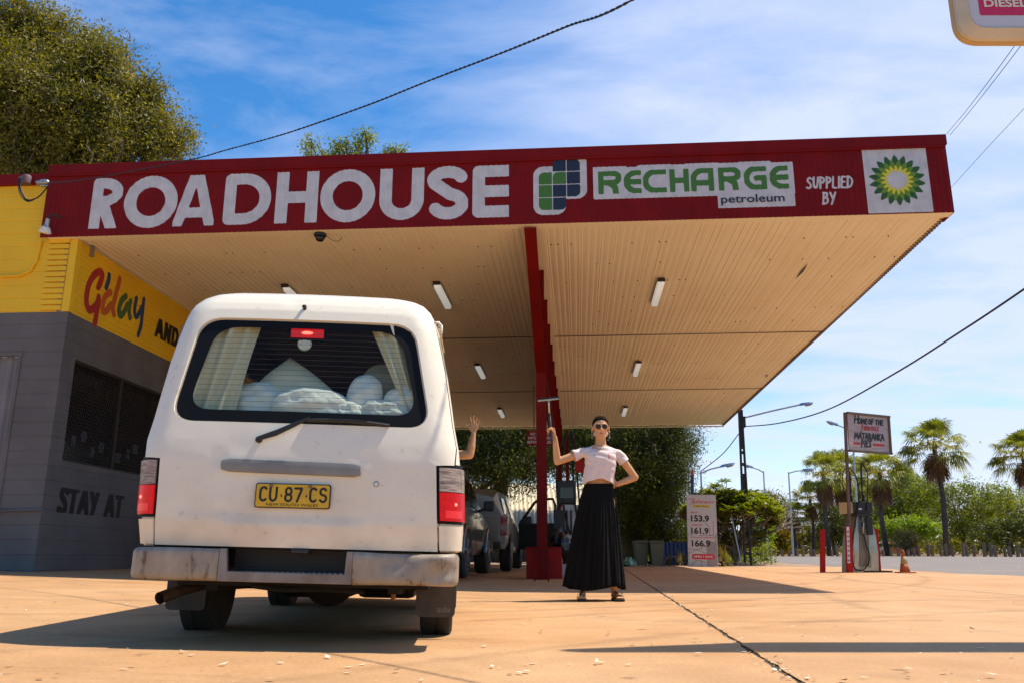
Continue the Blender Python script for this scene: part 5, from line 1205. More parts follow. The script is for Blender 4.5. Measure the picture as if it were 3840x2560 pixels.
# trees and shrubs across the road
GT = 'trees across the road'
def far(name, label, px, Y, els, ncl, lm, seed, lsize=.24, crad=.5, trunk=1.6, tr=.16, per=32, **k):
    b = P(px, 2080, Y); b = (b.x, Y, 0); tree(name, label, b, trunk, [ell_px(*e, Y, b, dy) for *e, dy in els], ncl, per, crad, lsize, lm, seed, GT, tr=tr, limbs=k.pop('limbs', 24), **k)
far('round_tree', 'large dark rounded tree right of the cone with bare lower limbs', 3620, 80, [(3600, 1900, 130, 110, 0), (3500, 1870, 90, 90, 0), (3700, 1870, 110, 60, 0), (3560, 2000, 130, 60, 0), (3650, 1950, 120, 80, -.5), (3760, 1900, 80, 40, 0)], 420, M['leaf_green'], 31, twigs=60)
far('round_tree', 'dark bushy tree at the right edge, below the leaning palm', 3790, 76, [(3790, 2010, 90, 60, 0), (3700, 2020, 60, 50, 0), (3850, 1990, 80, 70, 0)], 200, M['leaf_dark'], 32)
far('broad_tree', 'mid green tree filling the gap behind the fuel pump', 3370, 84, [(3370, 1890, 110, 120, 0), (3290, 1950, 90, 90, 0), (3440, 1930, 90, 90, 0), (3400, 1830, 70, 60, 0)], 380, M['leaf_green'], 33, twigs=50)
far('lime_tree', 'bright lime green spreading tree low behind the fuel pump', 3410, 74, [(3400, 1975, 90, 32, 0), (3470, 1990, 60, 30, 0), (3340, 2000, 50, 30, 0)], 170, M['leaf_bright'], 34)
far('shrub', 'rounded khaki shrub directly behind the traffic cone', 3398, 69.5, [(3398, 2025, 46, 36, 0)], 150, M['leaf_dry'], 35, lsize=.12, crad=.2, cat='shrub', trunk=.4)
far('autumn_tree', 'yellow and orange leaved tree between the lattice pole and palms', 2910, 76, [(2905, 2000, 60, 55, 0), (2880, 2030, 50, 40, 0), (2940, 2030, 40, 35, 0)], 170, M['leaf_yellow'], 36)
far('lime_tree', 'yellow green young tree just right of the lattice pole', 2835, 70, [(2840, 2000, 45, 60, 0), (2820, 2040, 35, 35, 0)], 130, M['leaf_bright'], 37)
far('broad_tree', 'grey green gum tree behind the left street lamps', 2900, 95, [(2890, 1890, 60, 50, 0), (2930, 1940, 60, 50, 0), (2860, 1940, 50, 50, 0)], 170, M['leaf_olive'], 38)
far('round_tree', 'dark tree between the second and third palm trunks', 3130, 84, [(3130, 1960, 70, 80, 0), (3110, 2020, 60, 40, 0)], 180, M['leaf_dark'], 39)
far('broad_tree', 'hazy olive tree low behind the small left palms', 3000, 100, [(3000, 2000, 90, 40, 0), (3060, 2020, 60, 40, 0)], 170, M['leaf_olive'], 40)
far('broad_tree', 'olive tree spreading behind the round tree at the right', 3560, 90, [(3540, 1950, 120, 80, 0), (3700, 1950, 120, 90, 0), (3820, 1960, 80, 90, 0)], 260, M['leaf_olive'], 41)
far('broad_tree', 'low dark tree behind the pies sign post and bollard', 3200, 88, [(3210, 1990, 80, 70, 0)], 150, M['leaf_green'], 42)
far('broad_tree', 'full green tree closing the gap left of the tallest palm', 3440, 90, [(3440, 1900, 100, 100, 0), (3360, 1950, 80, 80, 0)], 260, M['leaf_green'], 51)
far('broad_tree', 'full green tree behind the palms at the middle of the far row', 3240, 96, [(3240, 1920, 110, 90, 0), (3150, 1970, 90, 70, 0)], 260, M['leaf_green'], 52)
far('broad_tree', 'full green tree filling the far right edge of the picture', 3800, 92, [(3790, 1920, 110, 100, 0), (3690, 1960, 90, 80, 0)], 260, M['leaf_green'], 53)
rg = np.random.default_rng(77); n = 14000
X = rg.uniform(13, 70, n); Yh = rg.uniform(96, 112, n); H = (1.6 + 1.3 * np.sin(X * .35) + .8 * np.sin(X * .9 + 1)); Zp = np.abs(rg.random(n)) ** .8 * (H + 1.0)
v, f = leaves(np.stack([X, Yh, Zp], 1), .55, rg); tag(fastmesh('far_scrub', v, f, M['leaf_olive'], None), 'mass of dull green scrub far behind the palms', 'scrub', kind='stuff')
# low dark undergrowth under the conifer and by the price board
n = 9000; X = rg.uniform(4.5, 9.0, n); Yh = rg.uniform(33, 35, n); Zp = rg.random(n) * (1.3 + .4 * np.sin(X * 2)); v, f = leaves(np.stack([X, Yh, Zp], 1), .16, rg)
tag(fastmesh('undergrowth', v, f, M['leaf_dark'], None), 'dark leafy undergrowth beneath the trees behind the bins', 'undergrowth', kind='stuff')
n = 1500; X = rg.uniform(7.4, 9.1, n); Yh = rg.uniform(30, 31.5, n); Zp = rg.random(n) * (.5 + .25 * np.sin(X * 3)) * np.where(X > 10.2, .4, 1); v, f = leaves(np.stack([X, Yh, Zp], 1), .11, rg)
tag(fastmesh('low_plants', v, f, M['leaf_green'], None), 'low green plants round the foot of the lattice pole', 'ground cover', kind='stuff')
# strappy plants
def strappy(px, Y, h, n, label, lm, seed, w=.02):
    rd = random.Random(seed); q = P(px, 2110, Y); t = thing('strappy_plant', label, 'plant', (q.x, Y, 0), group='strappy plants by the bins and price board'); V_ = []; F_ = []
    for k in range(n):
        az = rd.uniform(0, 6.283); el = rd.uniform(.25, 1.45); d = Vector((math.cos(az) * math.cos(el), math.sin(az) * math.cos(el), math.sin(el))); s = d.cross(Vector((0, 0, 1))).normalized() * w; L = h * rd.uniform(.7, 1.15); p = Vector((0, 0, .05)); dr = (1.45 - el) * .5
        prev = None
        for j in range(4):
            f = j / 3; c = p + d * L * f + Vector((0, 0, -dr * L * f * f)); ww = s * (1 - f * .92); i = len(V_); V_ += [c - ww, c + ww]
            if prev is not None: F_.append((prev, prev + 1, i + 1, i))
            prev = i
    fastmesh('leaves', np.array([tuple(v) for v in V_]), np.array(F_), lm, t); MB().lathe([(.07, -.1), (.06, .1), (.02, .16)], n=8).build('stem', M['bark'], t)
strappy(2712, 26.2, .62, 90, 'tall spiky plant right against the right side of the price board', M['leaf_dry'], 1, .022)
strappy(2550, 27.5, .45, 60, 'pale strappy clump left of the price board by the wire hoop', M['leaf_dry'], 2)
strappy(2512, 27.8, .4, 50, 'straggly strappy clump nearest the right bin', M['leaf_dry'], 3)
strappy(2430, 30.2, .55, 50, 'strappy plant showing between the two bins', M['leaf_bright'], 4)
strappy(2575, 28.4, .35, 40, 'small dry clump touching the left edge of the price board', M['leaf_dry'], 5)
strappy(2680, 26.9, .4, 50, 'drooping yellowish clump low at the foot of the spiky plant', M['leaf_dry'], 6)
# ---------------------------------------------------------------- people
M['skin'] = mat('skin', (.64, .34, .165), .5, (.56, .28, .13), 6, spec=.3); N, L, b = nodes(M['skin']); b.inputs['Subsurface Weight'].default_value = .08; b.inputs['Subsurface Radius'].default_value = (.02, .008, .004)
M['shirt'] = mat('pale_pink_cotton', (.74, .60, .55), .85, bump=.006, bscale=22)
M['skirt'] = mat('black_cotton', (.006, .006, .006), .85, spec=.12)
M['hair'] = mat('cropped_dark_hair', (.012, .008, .006), .9, bump=.002, bscale=300, spec=.05)
WY = 8.5; wo = Vector((.86, WY, 0))
def W(px, py, dy=0.): return P(px, py, WY + dy) - wo
def Z3(x, y, dy=0.): return W(2000 + x / 3.92, 1450 + y / 3.92, dy)   # from the enlarged view of the torso
woman = thing('person', 'standing person in cropped pale shirt and long black skirt holding up a squeegee', 'person', tuple(wo))
def hand(mb, wrist, palm_dir, normal, thumb_side, fingers, s=1.0, curl=0.):
    """palm block plus five finger chains; palm_dir wrist->knuckles, normal = palm facing, thumb_side = towards thumb"""
    w = Vector(wrist); d = Vector(palm_dir).normalized(); n = Vector(normal).normalized(); t = Vector(thumb_side).normalized()
    k = [w + d * .078 * s + t * (.030 - i * .019) * s + d * (-.004 * abs(i - 1)) * s for i in range(4)]
    for q in k: mb.cone(w + d * .008 * s + (q - w - d * .07 * s) * .35, .0135 * s, q, .0105 * s, 10)
    lens = (.040, .045, .041, .031)
    for i, q in enumerate(k):
        spread = fingers.get('spread', .0) * (1.5 - i) * .12; c = fingers['curl'][i]; dd = (d + t * spread).normalized(); p = q; r = .0088 * s * (.92 if i == 3 else 1)
        for j, (l, rr) in enumerate(((lens[i], 1), (lens[i] * .66, .92), (lens[i] * .52, .84))):
            ang = c * (.9 if j == 0 else 1.1); ax = dd.cross(n); dd = (Matrix.Rotation(ang, 3, ax) @ dd).normalized(); e = p + dd * l * s; mb.cone(p, r * rr, e, r * rr * .9, 8); p = e
    # thumb leaves the side of the palm near its base
    a = w + d * .022 * s + t * .022 * s; td = (d * fingers.get('tfwd', .6) + t * fingers.get('tout', .8) + n * fingers.get('tin', .1)).normalized(); mb.cone(w + d * .015 * s + t * .008 * s, .015 * s, a + td * .02 * s, .0125 * s, 8)
    p = a + td * .012 * s
    for l, r in ((.034, .0105), (.028, .0092)):
        e = p + td * l * s; mb.cone(p, r * s, e, r * .92 * s, 8); p = e; td = (td + n * fingers.get('tcurl', .1) + d * .15).normalized()
bd = MB()
# head
hc = Z3(988, 595, 0); mb = bd
hc.y = 0
bd.ell(hc + Vector((0, .018, .028)), (.078, .098, .088)); bd.ell(hc + Vector((0, -.012, -.035)), (.064, .078, .078)); bd.cone(hc + Vector((-.018, -.052, -.098)), .024, hc + Vector((.018, -.052, -.098)), .024); bd.cone(hc + Vector((-.052, .0, -.062)), .026, hc + Vector((-.02, -.045, -.096)), .024); bd.cone(hc + Vector((.052, .0, -.062)), .026, hc + Vector((.02, -.045, -.096)), .024)
bd.cone(hc + Vector((0, -.082, .006)), .008, hc + Vector((0, -.101, -.032)), .0125); bd.ell(hc + Vector((-.011, -.092, -.036)), (.008, .009, .007)); bd.ell(hc + Vector((.011, -.092, -.036)), (.008, .009, .007))
bd.cone(hc + Vector((-.034, -.072, .022)), .011, hc + Vector((.034, -.072, .022)), .011); bd.ell(hc + Vector((-.038, -.06, -.022)), (.022, .02, .02)); bd.ell(hc + Vector((.038, -.06, -.022)), (.022, .02, .02))
bd.cone(hc + Vector((-.020, -.083, -.064)), .0065, hc + Vector((.020, -.083, -.064)), .0065); bd.cone(hc + Vector((-.016, -.082, -.074)), .0065, hc + Vector((.016, -.082, -.074)), .0065)
for s in (-1, 1): bd.ell(hc + Vector((s * .082, .012, -.012)), (.010, .018, .032), Matrix.Rotation(R(12) * s, 3, 'Z').to_3x3())
# neck, torso, limbs
nk = Z3(995, 880); nk.y = .02
bd.cone(hc + Vector((0, .022, -.07)), .050, nk, .056); shL = Z3(742, 945); shR = Z3(1243, 960); shL.y = shR.y = .02; shL.z -= .006; shR.z -= .006
bd.cone(nk + Vector((-.02, .0, -.030)), .050, shL + Vector((.04, 0, .0)), .040); bd.cone(nk + Vector((.02, 0, -.030)), .050, shR + Vector((-.04, 0, .0)), .040)
chest = Z3(990, 1100); waist = Z3(965, 1440); chest.y = .02; waist.y = .03
bd.ell(chest + Vector((0, 0, .03)), (.150, .095, .16)); bd.ell(waist + Vector((0, 0, .03)), (.130, .088, .14)); bd.ell(waist + Vector((0, .01, -.10)), (.160, .11, .13))
for s in (-1, 1): bd.ell(chest + Vector((s * .065, -.065, .01)), (.055, .05, .055))
elL = Z3(352, 1095, -.02); wrL = Z3(318, 745, -.06)
bd.cone(shL, .043, elL, .035); bd.cone(elL, .036, elL.lerp(wrL, .35), .036); bd.cone(elL.lerp(wrL, .35), .036, wrL, .024)
elR = Z3(1495, 1325, .06); wrR = Z3(1240, 1425, .02)
bd.cone(shR, .043, elR, .035); bd.cone(elR, .036, elR.lerp(wrR, .4), .034); bd.cone(elR.lerp(wrR, .4), .034, wrR, .025)
# grip hand around handle (handle passes in front-left of the palm)
hA = Z3(262, 790, -.10); hB = Z3(238, 400, -.10); hd = (hB - hA).normalized()
hand(bd, wrL, Vector((-.25, -.1, 1)), Vector((-.75, -.5, .0)), Vector((.2, -.75, .45)), {'curl': [1.15, 1.2, 1.2, 1.15], 'tout': .25, 'tfwd': .9, 'tin': .75, 'tcurl': .35}, 1.0)
hand(bd, wrR, Vector((-.8, .1, -.35)), Vector((-.2, -.8, -.3)), Vector((.3, -.1, .9)), {'curl': [.35, .4, .45, .5]}, .95)
# legs and feet
fL = W(2186, 2236); fR = W(2305, 2238); fL.z = fR.z = .0
for f, hx in ((fL, -.085), (fR, .085)):
    hip = Vector((waist.x + hx, .03, waist.z - .16)); kn = Vector(((hip.x + f.x) / 2, .0, .46)); an = Vector((f.x, .03, .085))
    bd.cone(hip, .085, kn, .052); bd.cone(kn, .050, kn.lerp(an, .35), .050); bd.cone(kn.lerp(an, .35), .050, an, .032); bd.ell(an + Vector((0, .02, -.035)), (.030, .038, .038))
    dx = -.03 if f is fL else .035; tp = Vector((f.x + dx, -.13, .038)); bd.cone(an + Vector((0, -.01, -.02)), .032, tp, .022); bd.cone(an + Vector((0, .02, -.045)), .026, tp + Vector((.012, 0, 0)), .020); 
    for k in range(5): tq = tp + Vector(((k - 2) * .016, -.035 - .006 * (2 - abs(k - 1.5)), -.006)); bd.cone(tp + Vector(((k - 2) * .012, 0, -.004)), .011, tq, .0095, 8)
body_ = remesh(bd, 'body', M['skin'], woman, .0062, 5, .5)
# lips, hair, sunglasses, earrings
mb = MB(); mb.ell(hc + Vector((0, -.0865, -.0645)), (.021, .006, .0042)); mb.ell(hc + Vector((0, -.0855, -.0735)), (.017, .006, .0048)); mb.build('lips', mat('lips', (.42, .12, .09), .5), woman, smooth=True)
hm = MB(); 
def headpt(th, ph, o=0.):
    return hc + Vector((0, .020, .030)) + Vector(((.0812 + o) * math.sin(th) * math.cos(ph), (.100 + o) * math.sin(th) * math.sin(ph), (.0905 + o) * math.cos(th)))
n = 40; rows_ = []
for i in range(13):
    t = i / 12; row = []
    for k in range(n):
        ph = 2 * math.pi * k / n; front = max(0, -math.sin(ph)); side = abs(math.cos(ph)); lim = 1.12 * front ** 1.5 * (1 - .35 * side) + 2.05 * (1 - front ** 1.5) if front > 0 else 2.05
        lim = 2.05 + (1.14 - 2.05) * front ** .8 - .0; row.append(headpt(max(.02, t * lim), ph, .0015 if t < .95 else -.004))
    rows_.append(row)
hm.loft(rows_[::-1], cap=True).build('hair', M['hair'], woman, smooth=True)
sg = thing('x', 'x', 'x'); bpy.data.objects.remove(sg)
gm = mat('sunglass_frame', (.25, .12, .04), .3, metal=.4); glens = mat('sunglass_lens', (.05, .022, .006), .12, spec=.25)
gb = MB()
for s in (-1, 1):
    c = hc + Vector((s * .031, -.094, -.002)); ring = [c + Vector((.0265 * math.cos(a), .004 * abs(math.cos(a)) * (1 if s * math.cos(a) > 0 else 0), .025 * math.sin(a))) for a in np.linspace(0, 2 * math.pi, 25)]
    gb.tube(ring, .0022, 6); gb.tube([c + Vector((s * .026, .002, .008)), hc + Vector((s * .076, -.04, .008)), hc + Vector((s * .084, .01, .006))], .0022, 6)
gb.tube([hc + Vector((-.006, -.098, .008)), hc + Vector((0, -.101, .011)), hc + Vector((.006, -.098, .008))], .002, 6)
gl = gb.build('sunglasses', gm, woman, smooth=True)
for s in (-1, 1): MB().ell(hc + Vector((s * .031, -.0935, -.002)), (.0255, .0035, .024)).build('lens', glens, gl, smooth=True)
for s in (-1, 1):
    p = hc + Vector((s * .088, .0, -.045)); mb = MB(); mb.ell(p, .005); mb.tube([p, p + Vector((0, 0, -.05))], .0022, 5); mb.ell(p + Vector((0, 0, -.055)), .007); mb.build('earring', M['stainless'], woman, smooth=True)
# shirt: boxy cropped tee
sh = MB(); cy = .02
def ering(c, rx, ry, n=28, sq=2.4, dz=None, rot=0.):
    out = []
    for k in range(n):
        a = 2 * math.pi * k / n; ca, sa = math.cos(a), math.sin(a); x = rx * math.copysign(abs(ca) ** (2 / sq), ca); y = ry * math.copysign(abs(sa) ** (2 / sq), sa)
        out.append(Vector(c) + Vector((x, y, dz(a) if dz else 0)))
    return out
hemc = Z3(957, 1420); hemz = hemc.z
mbx = chest.x
secs = [(hemz - .03, hemc.x, .165, .120), (hemz + .06, hemc.x + .003, .158, .122), (chest.z - .03, mbx, .152, .128), (chest.z + .03, mbx, .155, .128), (chest.z + .10, mbx, .160, .105), (shL.z - .01, (shL.x + shR.x) / 2, .148, .092), (shL.z + .022, (shL.x + shR.x) / 2, .112, .075), (nk.z + .004, nk.x, .066, .064)]
st = MB(); st.loft([ering((cx, cy, z), rx, ry) for z, cx, rx, ry in secs])
for sh_, s_ in ((shL, 1), (shR, -1)): st.cone(nk + Vector((-.025 * s_, 0, -.028)), .058, sh_ + Vector((.035 * s_, 0, .0)), .048)
for s, (sc0, el0, endt) in (('l', (shL, elL, .42)), ('r', (shR, elR, .40))):
    d = (el0 - sc0).normalized(); st.cone(sc0, .043, sc0 + d * .02, .046); st.cone(sc0 + d * .01, .047, sc0 + (el0 - sc0) * endt, .058)
shirt = remesh(st, 'shirt', M['shirt'], woman, .0065, 3, .5)
me = shirt.data; bm = bmesh.new(); bm.from_mesh(me)
kill = []
for v in bm.verts:
    p = v.co
    if p.z < hemz + .040 - .045 * min(1, abs(p.x - hemc.x) / .14) ** 2 + .005 * math.sin(p.x * 40 + 1) and abs(p.x - hemc.x) < .25: kill.append(v); continue
    if (p - Vector((nk.x, .0, nk.z + .040))).length < .064: kill.append(v); continue
    for sc0, el0, endt in ((shL, elL, .42), (shR, elR, .40)):
        d = (el0 - sc0); t = (p - sc0).dot(d) / d.dot(d)
        if t > endt - .03 and (p - (sc0 + d * t)).length < .11: kill.append(v); break
bmesh.ops.delete(bm, geom=list(set(kill)), context='VERTS')
hemf = lambda x: hemz + .040 - .045 * min(1, abs(x - hemc.x) / .14) ** 2 + .004 * math.sin(x * 40 + 1)
for v in bm.verts:
    if not v.is_boundary: continue
    p = v.co; nc = Vector((nk.x, .0, nk.z + .040))
    if (p - nc).length < .09: v.co = nc + (p - nc).normalized() * .064; continue
    if p.z < hemz + .07 and abs(p.x - hemc.x) < .2: v.co.z = hemf(p.x); continue
    for sc0, el0, endt in ((shL, elL, .42), (shR, elR, .40)):
        d = (el0 - sc0); t = (p - sc0).dot(d) / d.dot(d)
        if t > endt - .12 and (p - (sc0 + d * t)).length < .12: v.co = p + d * (endt - .03 - t); break
bmesh.ops.smooth_vert(bm, verts=[v for v in bm.verts if not v.is_boundary], factor=.5, use_axis_x=True, use_axis_y=True, use_axis_z=True)
for v in bm.verts: # folds
    p = v.co; t = max(0, min(1, (chest.z + .05 - p.z) / .25)); v.co += v.normal * (.0055 * math.sin(p.x * 62 + 2 * math.sin(p.z * 18)) * t + .003 * math.sin(p.z * 95 + p.x * 30) * (1 - t))
bm.to_mesh(me); bm.free()
sm = shirt.modifiers.new('s', 'SOLIDIFY'); sm.thickness = .004; sm.offset = 0
# small pink bird motif embroidered on the chest
mb = MB(); c0 = Z3(1092, 1035); c0.y = 0
def onshirt(u, v): return Vector((c0.x + u, -.118 + .02 * 0, c0.z + v))
from mathutils.bvhtree import BVHTree
bmv = bmesh.new(); bmv.from_mesh(me); bv = BVHTree.FromBMesh(bmv)
def onshirt(u, v):
    h = bv.ray_cast(Vector((c0.x + u, -.5, c0.z + v)), Vector((0, 1, 0))); return (h[0] + Vector((0, -.004, 0))) if h[0] is not None else Vector((c0.x + u, -.12, c0.z + v))
bl_ = [[(-.006, .022), (-.002, .027), (.002, .022), (-.003, .012), (.001, .004), (.010, -.002), (.002, -.008), (-.005, -.004), (.000, .002)], [(.001, -.008), (.002, -.018), (-.003, -.026)], [(.005, -.007), (.008, -.015), (.002, -.02)]]
paint_field(mb, strokes_field(bl_, .0022), (-.02, .02, -.035, .035), .0018, onshirt); mb.build('embroidered_motif', mat('pink_thread', (.70, .12, .12), .7), woman, norm=False)
# skirt
sk = MB(); wz = waist.z + .01; hz = .115; sx0 = waist.x; sx1 = (W(2108, 2200).x + W(2351, 2200).x) / 2
def skirt_pt(a, t):
    # t 0 waist .. 1 hem
    z = wz + (hz - wz) * t - .018 * math.sin(a * 3 + 1) * t * (t > .9); rx = float(np.interp(t, [0, .05, .15, .4, .7, 1], [.138, .150, .172, .210, .247, .284])); ry = float(np.interp(t, [0, .05, .15, .5, 1], [.098, .105, .122, .16, .215]))
    f = (.004 + .024 * t) * (.7 * math.sin(a * 13 + 2.2 * math.sin(a * 3 + t)) + .28 * math.sin(a * 29 + 2 + 2.5 * math.sin(a * 5 + t * 2)) + .12 * math.sin(a * 47 + 3 * t)) * min(1, t * 6 + .25)
    ca, sa = math.cos(a), math.sin(a); return Vector((sx0 + (sx1 - sx0) * t + (rx + f) * ca, .03 + (ry + f) * sa, z))
sk.grid(lambda a, t: skirt_pt(a, t), [2 * math.pi * k / 360 for k in range(361)], [0, .012, .025, .04, .07, .11] + [.15 + .85 * k / 22 for k in range(23)])
so = sk.build('skirt', M['skirt'], woman, smooth=True, norm=False); ms = so.modifiers.new('s', 'SOLIDIFY'); ms.thickness = .003
p0 = Z3(1190, 1460); p0.y = -.05
MB().tube([p0, p0 + Vector((.03, -.02, -.06)), p0 + Vector((.05, -.01, -.16)), p0 + Vector((.065, 0, -.24))], .0035, 6).build('waist_tie', M['skirt'], woman)
# sandals
for f, s in ((fL, -1), (fR, 1)):
    dx = -.03 if f is fL else .035; c = Vector((f.x + dx * .5, -.07, 0)); a = rpoly([(c.x - .046 + dx * .3, -.195), (c.x + .046 + dx * .5, -.195), (c.x + .036 - dx * .4, .085), (c.x - .034 - dx * .4, .085)], .035, 5)
    so_ = MB().prism(a, .002, .022, 'xy').build('sandal', M['rubber'], woman, bevel=.004); 
    for yy, hh in ((-.13, .068), (-.075, .088)):
        cx = f.x + dx * (.9 if yy < -.1 else .6); MB().grid(lambda u, v, cx=cx, yy=yy, hh=hh: (cx - .043 * math.cos(u) * 1.0, yy + v, .016 + (hh - .012) * math.sin(u) ** .7 if math.sin(u) > 0 else .016), [math.pi * k / 14 for k in range(15)], [-.016, .016]).build('strap', M['black'], so_)
    MB().box(f.x + dx + .01, f.x + dx + .03, -.15, -.11, .070, .076).build('buckle', M['steel'], so_)
# squeegee in the raised hand
sq = thing('squeegee', 'window squeegee with black rubber grip held up beside the red column', 'squeegee', tuple(wo + hA)); hA0 = hA.copy()
def ql(p): return p - hA0
gr0 = Z3(272, 800, -.10); gr1 = Z3(236, 395, -.10); mt = Z3(225, 205, -.10)
MB().tube([ql(gr0), ql(gr0.lerp(gr1, .1)), ql(gr0.lerp(gr1, .5)), ql(gr1)], [.012, .0135, .0125, .0125], 12).build('handle', mat('grip_rubber', (.03, .032, .036), .6), sq, smooth=True)
MB().tube([ql(gr1 - (gr1 - gr0) * .02), ql(gr1.lerp(mt, .8)), ql(mt)], [.0085, .0085, .011], 10).build('shaft', M['stainless'], sq, smooth=True)
hl = Z3(65, 205, -.10); hr = Z3(370, 172, -.10); up_ = Vector((0, 0, .009))
MB().bar(ql(hl), ql(hr), .03, .014, up=(0, 0, 1)).build('channel', mat('brass_channel', (.45, .36, .26), .35, metal=.8), sq)
MB().bar(ql(hl + up_ + Vector((-.003, 0, .006))), ql(hr + up_ + Vector((.003, 0, .006))), .036, .016).build('rubber_blade', M['rubber'], sq)
MB().loft([[ql(mt + Vector((x, y, 0))) for x, y in ((-.008, -.006), (.008, -.006), (.008, .006), (-.008, .006))], [ql(hl.lerp(hr, .5) + Vector((x, y, -.004))) for x, y in ((-.03, -.01), (.03, -.01), (.03, .01), (-.03, .01))]]).build('head_bracket', M['stainless'], sq)
# driver inside the van, one arm out of the right-hand window, waving
DY = 7.2
def D3(x, y, dy=0.): return P(1680 + x / 3.92, 1500 + y / 3.92, DY + dy)
dro = D3(110, 810); dro = Vector((dro.x, DY, 0))
drv = thing('person', 'driver seated in the white van, bare arm waving out of its right side', 'person', tuple(dro)); dm = MB()
el = D3(318, 800) - dro; wr = D3(374, 490) - dro; shd = el + Vector((-.26, .03, .00))
dm.cone(shd, .046, el + Vector((-.02, 0, 0)), .037); dm.cone(el, .036, el.lerp(wr, .4), .037); dm.cone(el.lerp(wr, .4), .036, wr, .0215)
hand(dm, wr, Vector((.12, 0, 1)), Vector((0, -1, .05)), Vector((-1, 0, .1)), {'curl': [.04, .03, .05, .10], 'spread': 1.25, 'tout': .85, 'tfwd': .75, 'tcurl': -.02}, .88)
tc_ = shd + Vector((-.19, .02, -.10)); dm.ell(tc_, (.17, .11, .22)); dm.cone(tc_ + Vector((.1, 0, .1)), .06, shd, .05); dm.cone(tc_ + Vector((-.1, 0, .1)), .06, tc_ + Vector((-.2, .05, .0)), .05); dm.cone(tc_ + Vector((-.2, .05, 0)), .045, tc_ + Vector((-.15, .3, -.02)), .035)
dm.cone(tc_ + Vector((0, 0, .18)), .05, tc_ + Vector((0, 0, .28)), .05); dm.ell(tc_ + Vector((0, .0, .36)), (.075, .095, .115)); dm.ell(tc_ + Vector((0, .0, -.2)), (.17, .14, .13))
for s in (-1, 1): dm.cone(tc_ + Vector((s * .09, 0, -.25)), .08, tc_ + Vector((s * .1, .4, -.26)), .06); dm.cone(tc_ + Vector((s * .1, .4, -.26)), .055, tc_ + Vector((s * .1, .45, -.55)), .04)
remesh(dm, 'body', M['skin'], drv, .006, 4, .5)
MB().ell(tc_ + Vector((0, .0, -.02)), (.19, .13, .25)).build('shirt', mat('driver_shirt', (.08, .08, .1), .8), drv, smooth=True)
# ---------------------------------------------------------------- cars
def carpaint(name, c, c2=None): return mat(name, c, .28, c2 or tuple(v * .8 for v in c), 3, metal=.35, coat=.7)
M['tint'] = mat('tinted_glass', (.010, .009, .010), .06, spec=.7)
def wheel(parent, x, y, r, w, name='wheel'):
    t = MB().lathe([(r * .66, -w * .45), (r * .9, -w / 2), (r, -w * .36), (r, w * .36), (r * .9, w / 2), (r * .66, w * .45)], (x, y, r), 'x', 32).build(name, M['rubber'], parent, auto=35)
    s = 1 if x > 0 else -1; rm = MB().lathe([(r * .66, s * w * .44), (r * .62, s * w * .46), (r * .6, s * w * .2), (.01, s * w * .15)], (x, y, r), 'x', 28).build('rim', M['darksteel'], t, auto=40)
    mb = MB()
    for k in range(5):
        a = 2 * math.pi * k / 5 + .3; u = Vector((0, math.cos(a), math.sin(a))); mb.bar(Vector((x + s * w * .34, y, r)), Vector((x + s * w * .42, y, r)) + u * r * .61, .035, .07, up=(1, 0, 0))
    mb.lathe([(.06, s * w * .30), (.055, s * w * .44), (.001, s * w * .45)], (x, y, r), 'x', 16); mb.build('spokes', M['stainless'], rm); return t
def carbody(stations, zs=None):
    """stations: (y, [(halfwidth, z) ... from sill up to roof centre])"""
    rings = []
    for y, prof in stations:
        right = [Vector((w, y, z)) for w, z in prof]; rings.append(right + [Vector((-w, y, z)) for w, z in prof[::-1]])
    return MB().loft(rings)
def place(o, x, y, rz): o.location = (x, y, gz(x, y)); o.rotation_euler = (0, 0, R(rz))
suv = thing('grey_suv', 'dusty grey four wheel drive parked just beyond the van', 'car'); place(suv, -1.72, 12.95, -5.5)
gp = carpaint('dusty_grey_paint', (.07, .065, .058))
def sec(lw, sill, belt, bw, roof, rw): return [(lw * .93, sill), (lw, sill + .18), (lw * 1.01, (sill + belt) / 2 + .05), (bw, belt), (rw + .04, (belt * .35 + roof * .65)), (rw, roof - .06), (rw * .8, roof - .005), (rw * .3, roof + .012)]
st_ = [(0, sec(.84, .52, 1.02, .80, 1.60, .60)), (.05, sec(.90, .42, 1.05, .86, 1.72, .66)), (.35, sec(.92, .36, 1.06, .88, 1.78, .70)), (1.4, sec(.93, .34, 1.05, .89, 1.80, .72)), (2.4, sec(.93, .34, 1.04, .89, 1.78, .71)), (2.95, sec(.93, .34, 1.02, .89, 1.62, .66)), (3.45, sec(.93, .36, 1.0, .88, 1.12, .78)), (4.2, sec(.90, .40, .92, .84, .98, .74)), (4.5, sec(.80, .46, .78, .74, .86, .62))]
carbody(st_).build('body', gp, suv, auto=40)
def side_glass(parent, pts, off, rw_at, sg=1, name='side_window', m=None):
    mb = MB(); mb.add([(sg * (rw_at(z) + off), y, z) for y, z in pts], [tuple(range(len(pts)))]); return mb.build(name, m or M['tint'], parent, norm=False)
rwf = lambda z: float(np.interp(z, [1.05, 1.52, 1.72], [.888, .755, .722]))
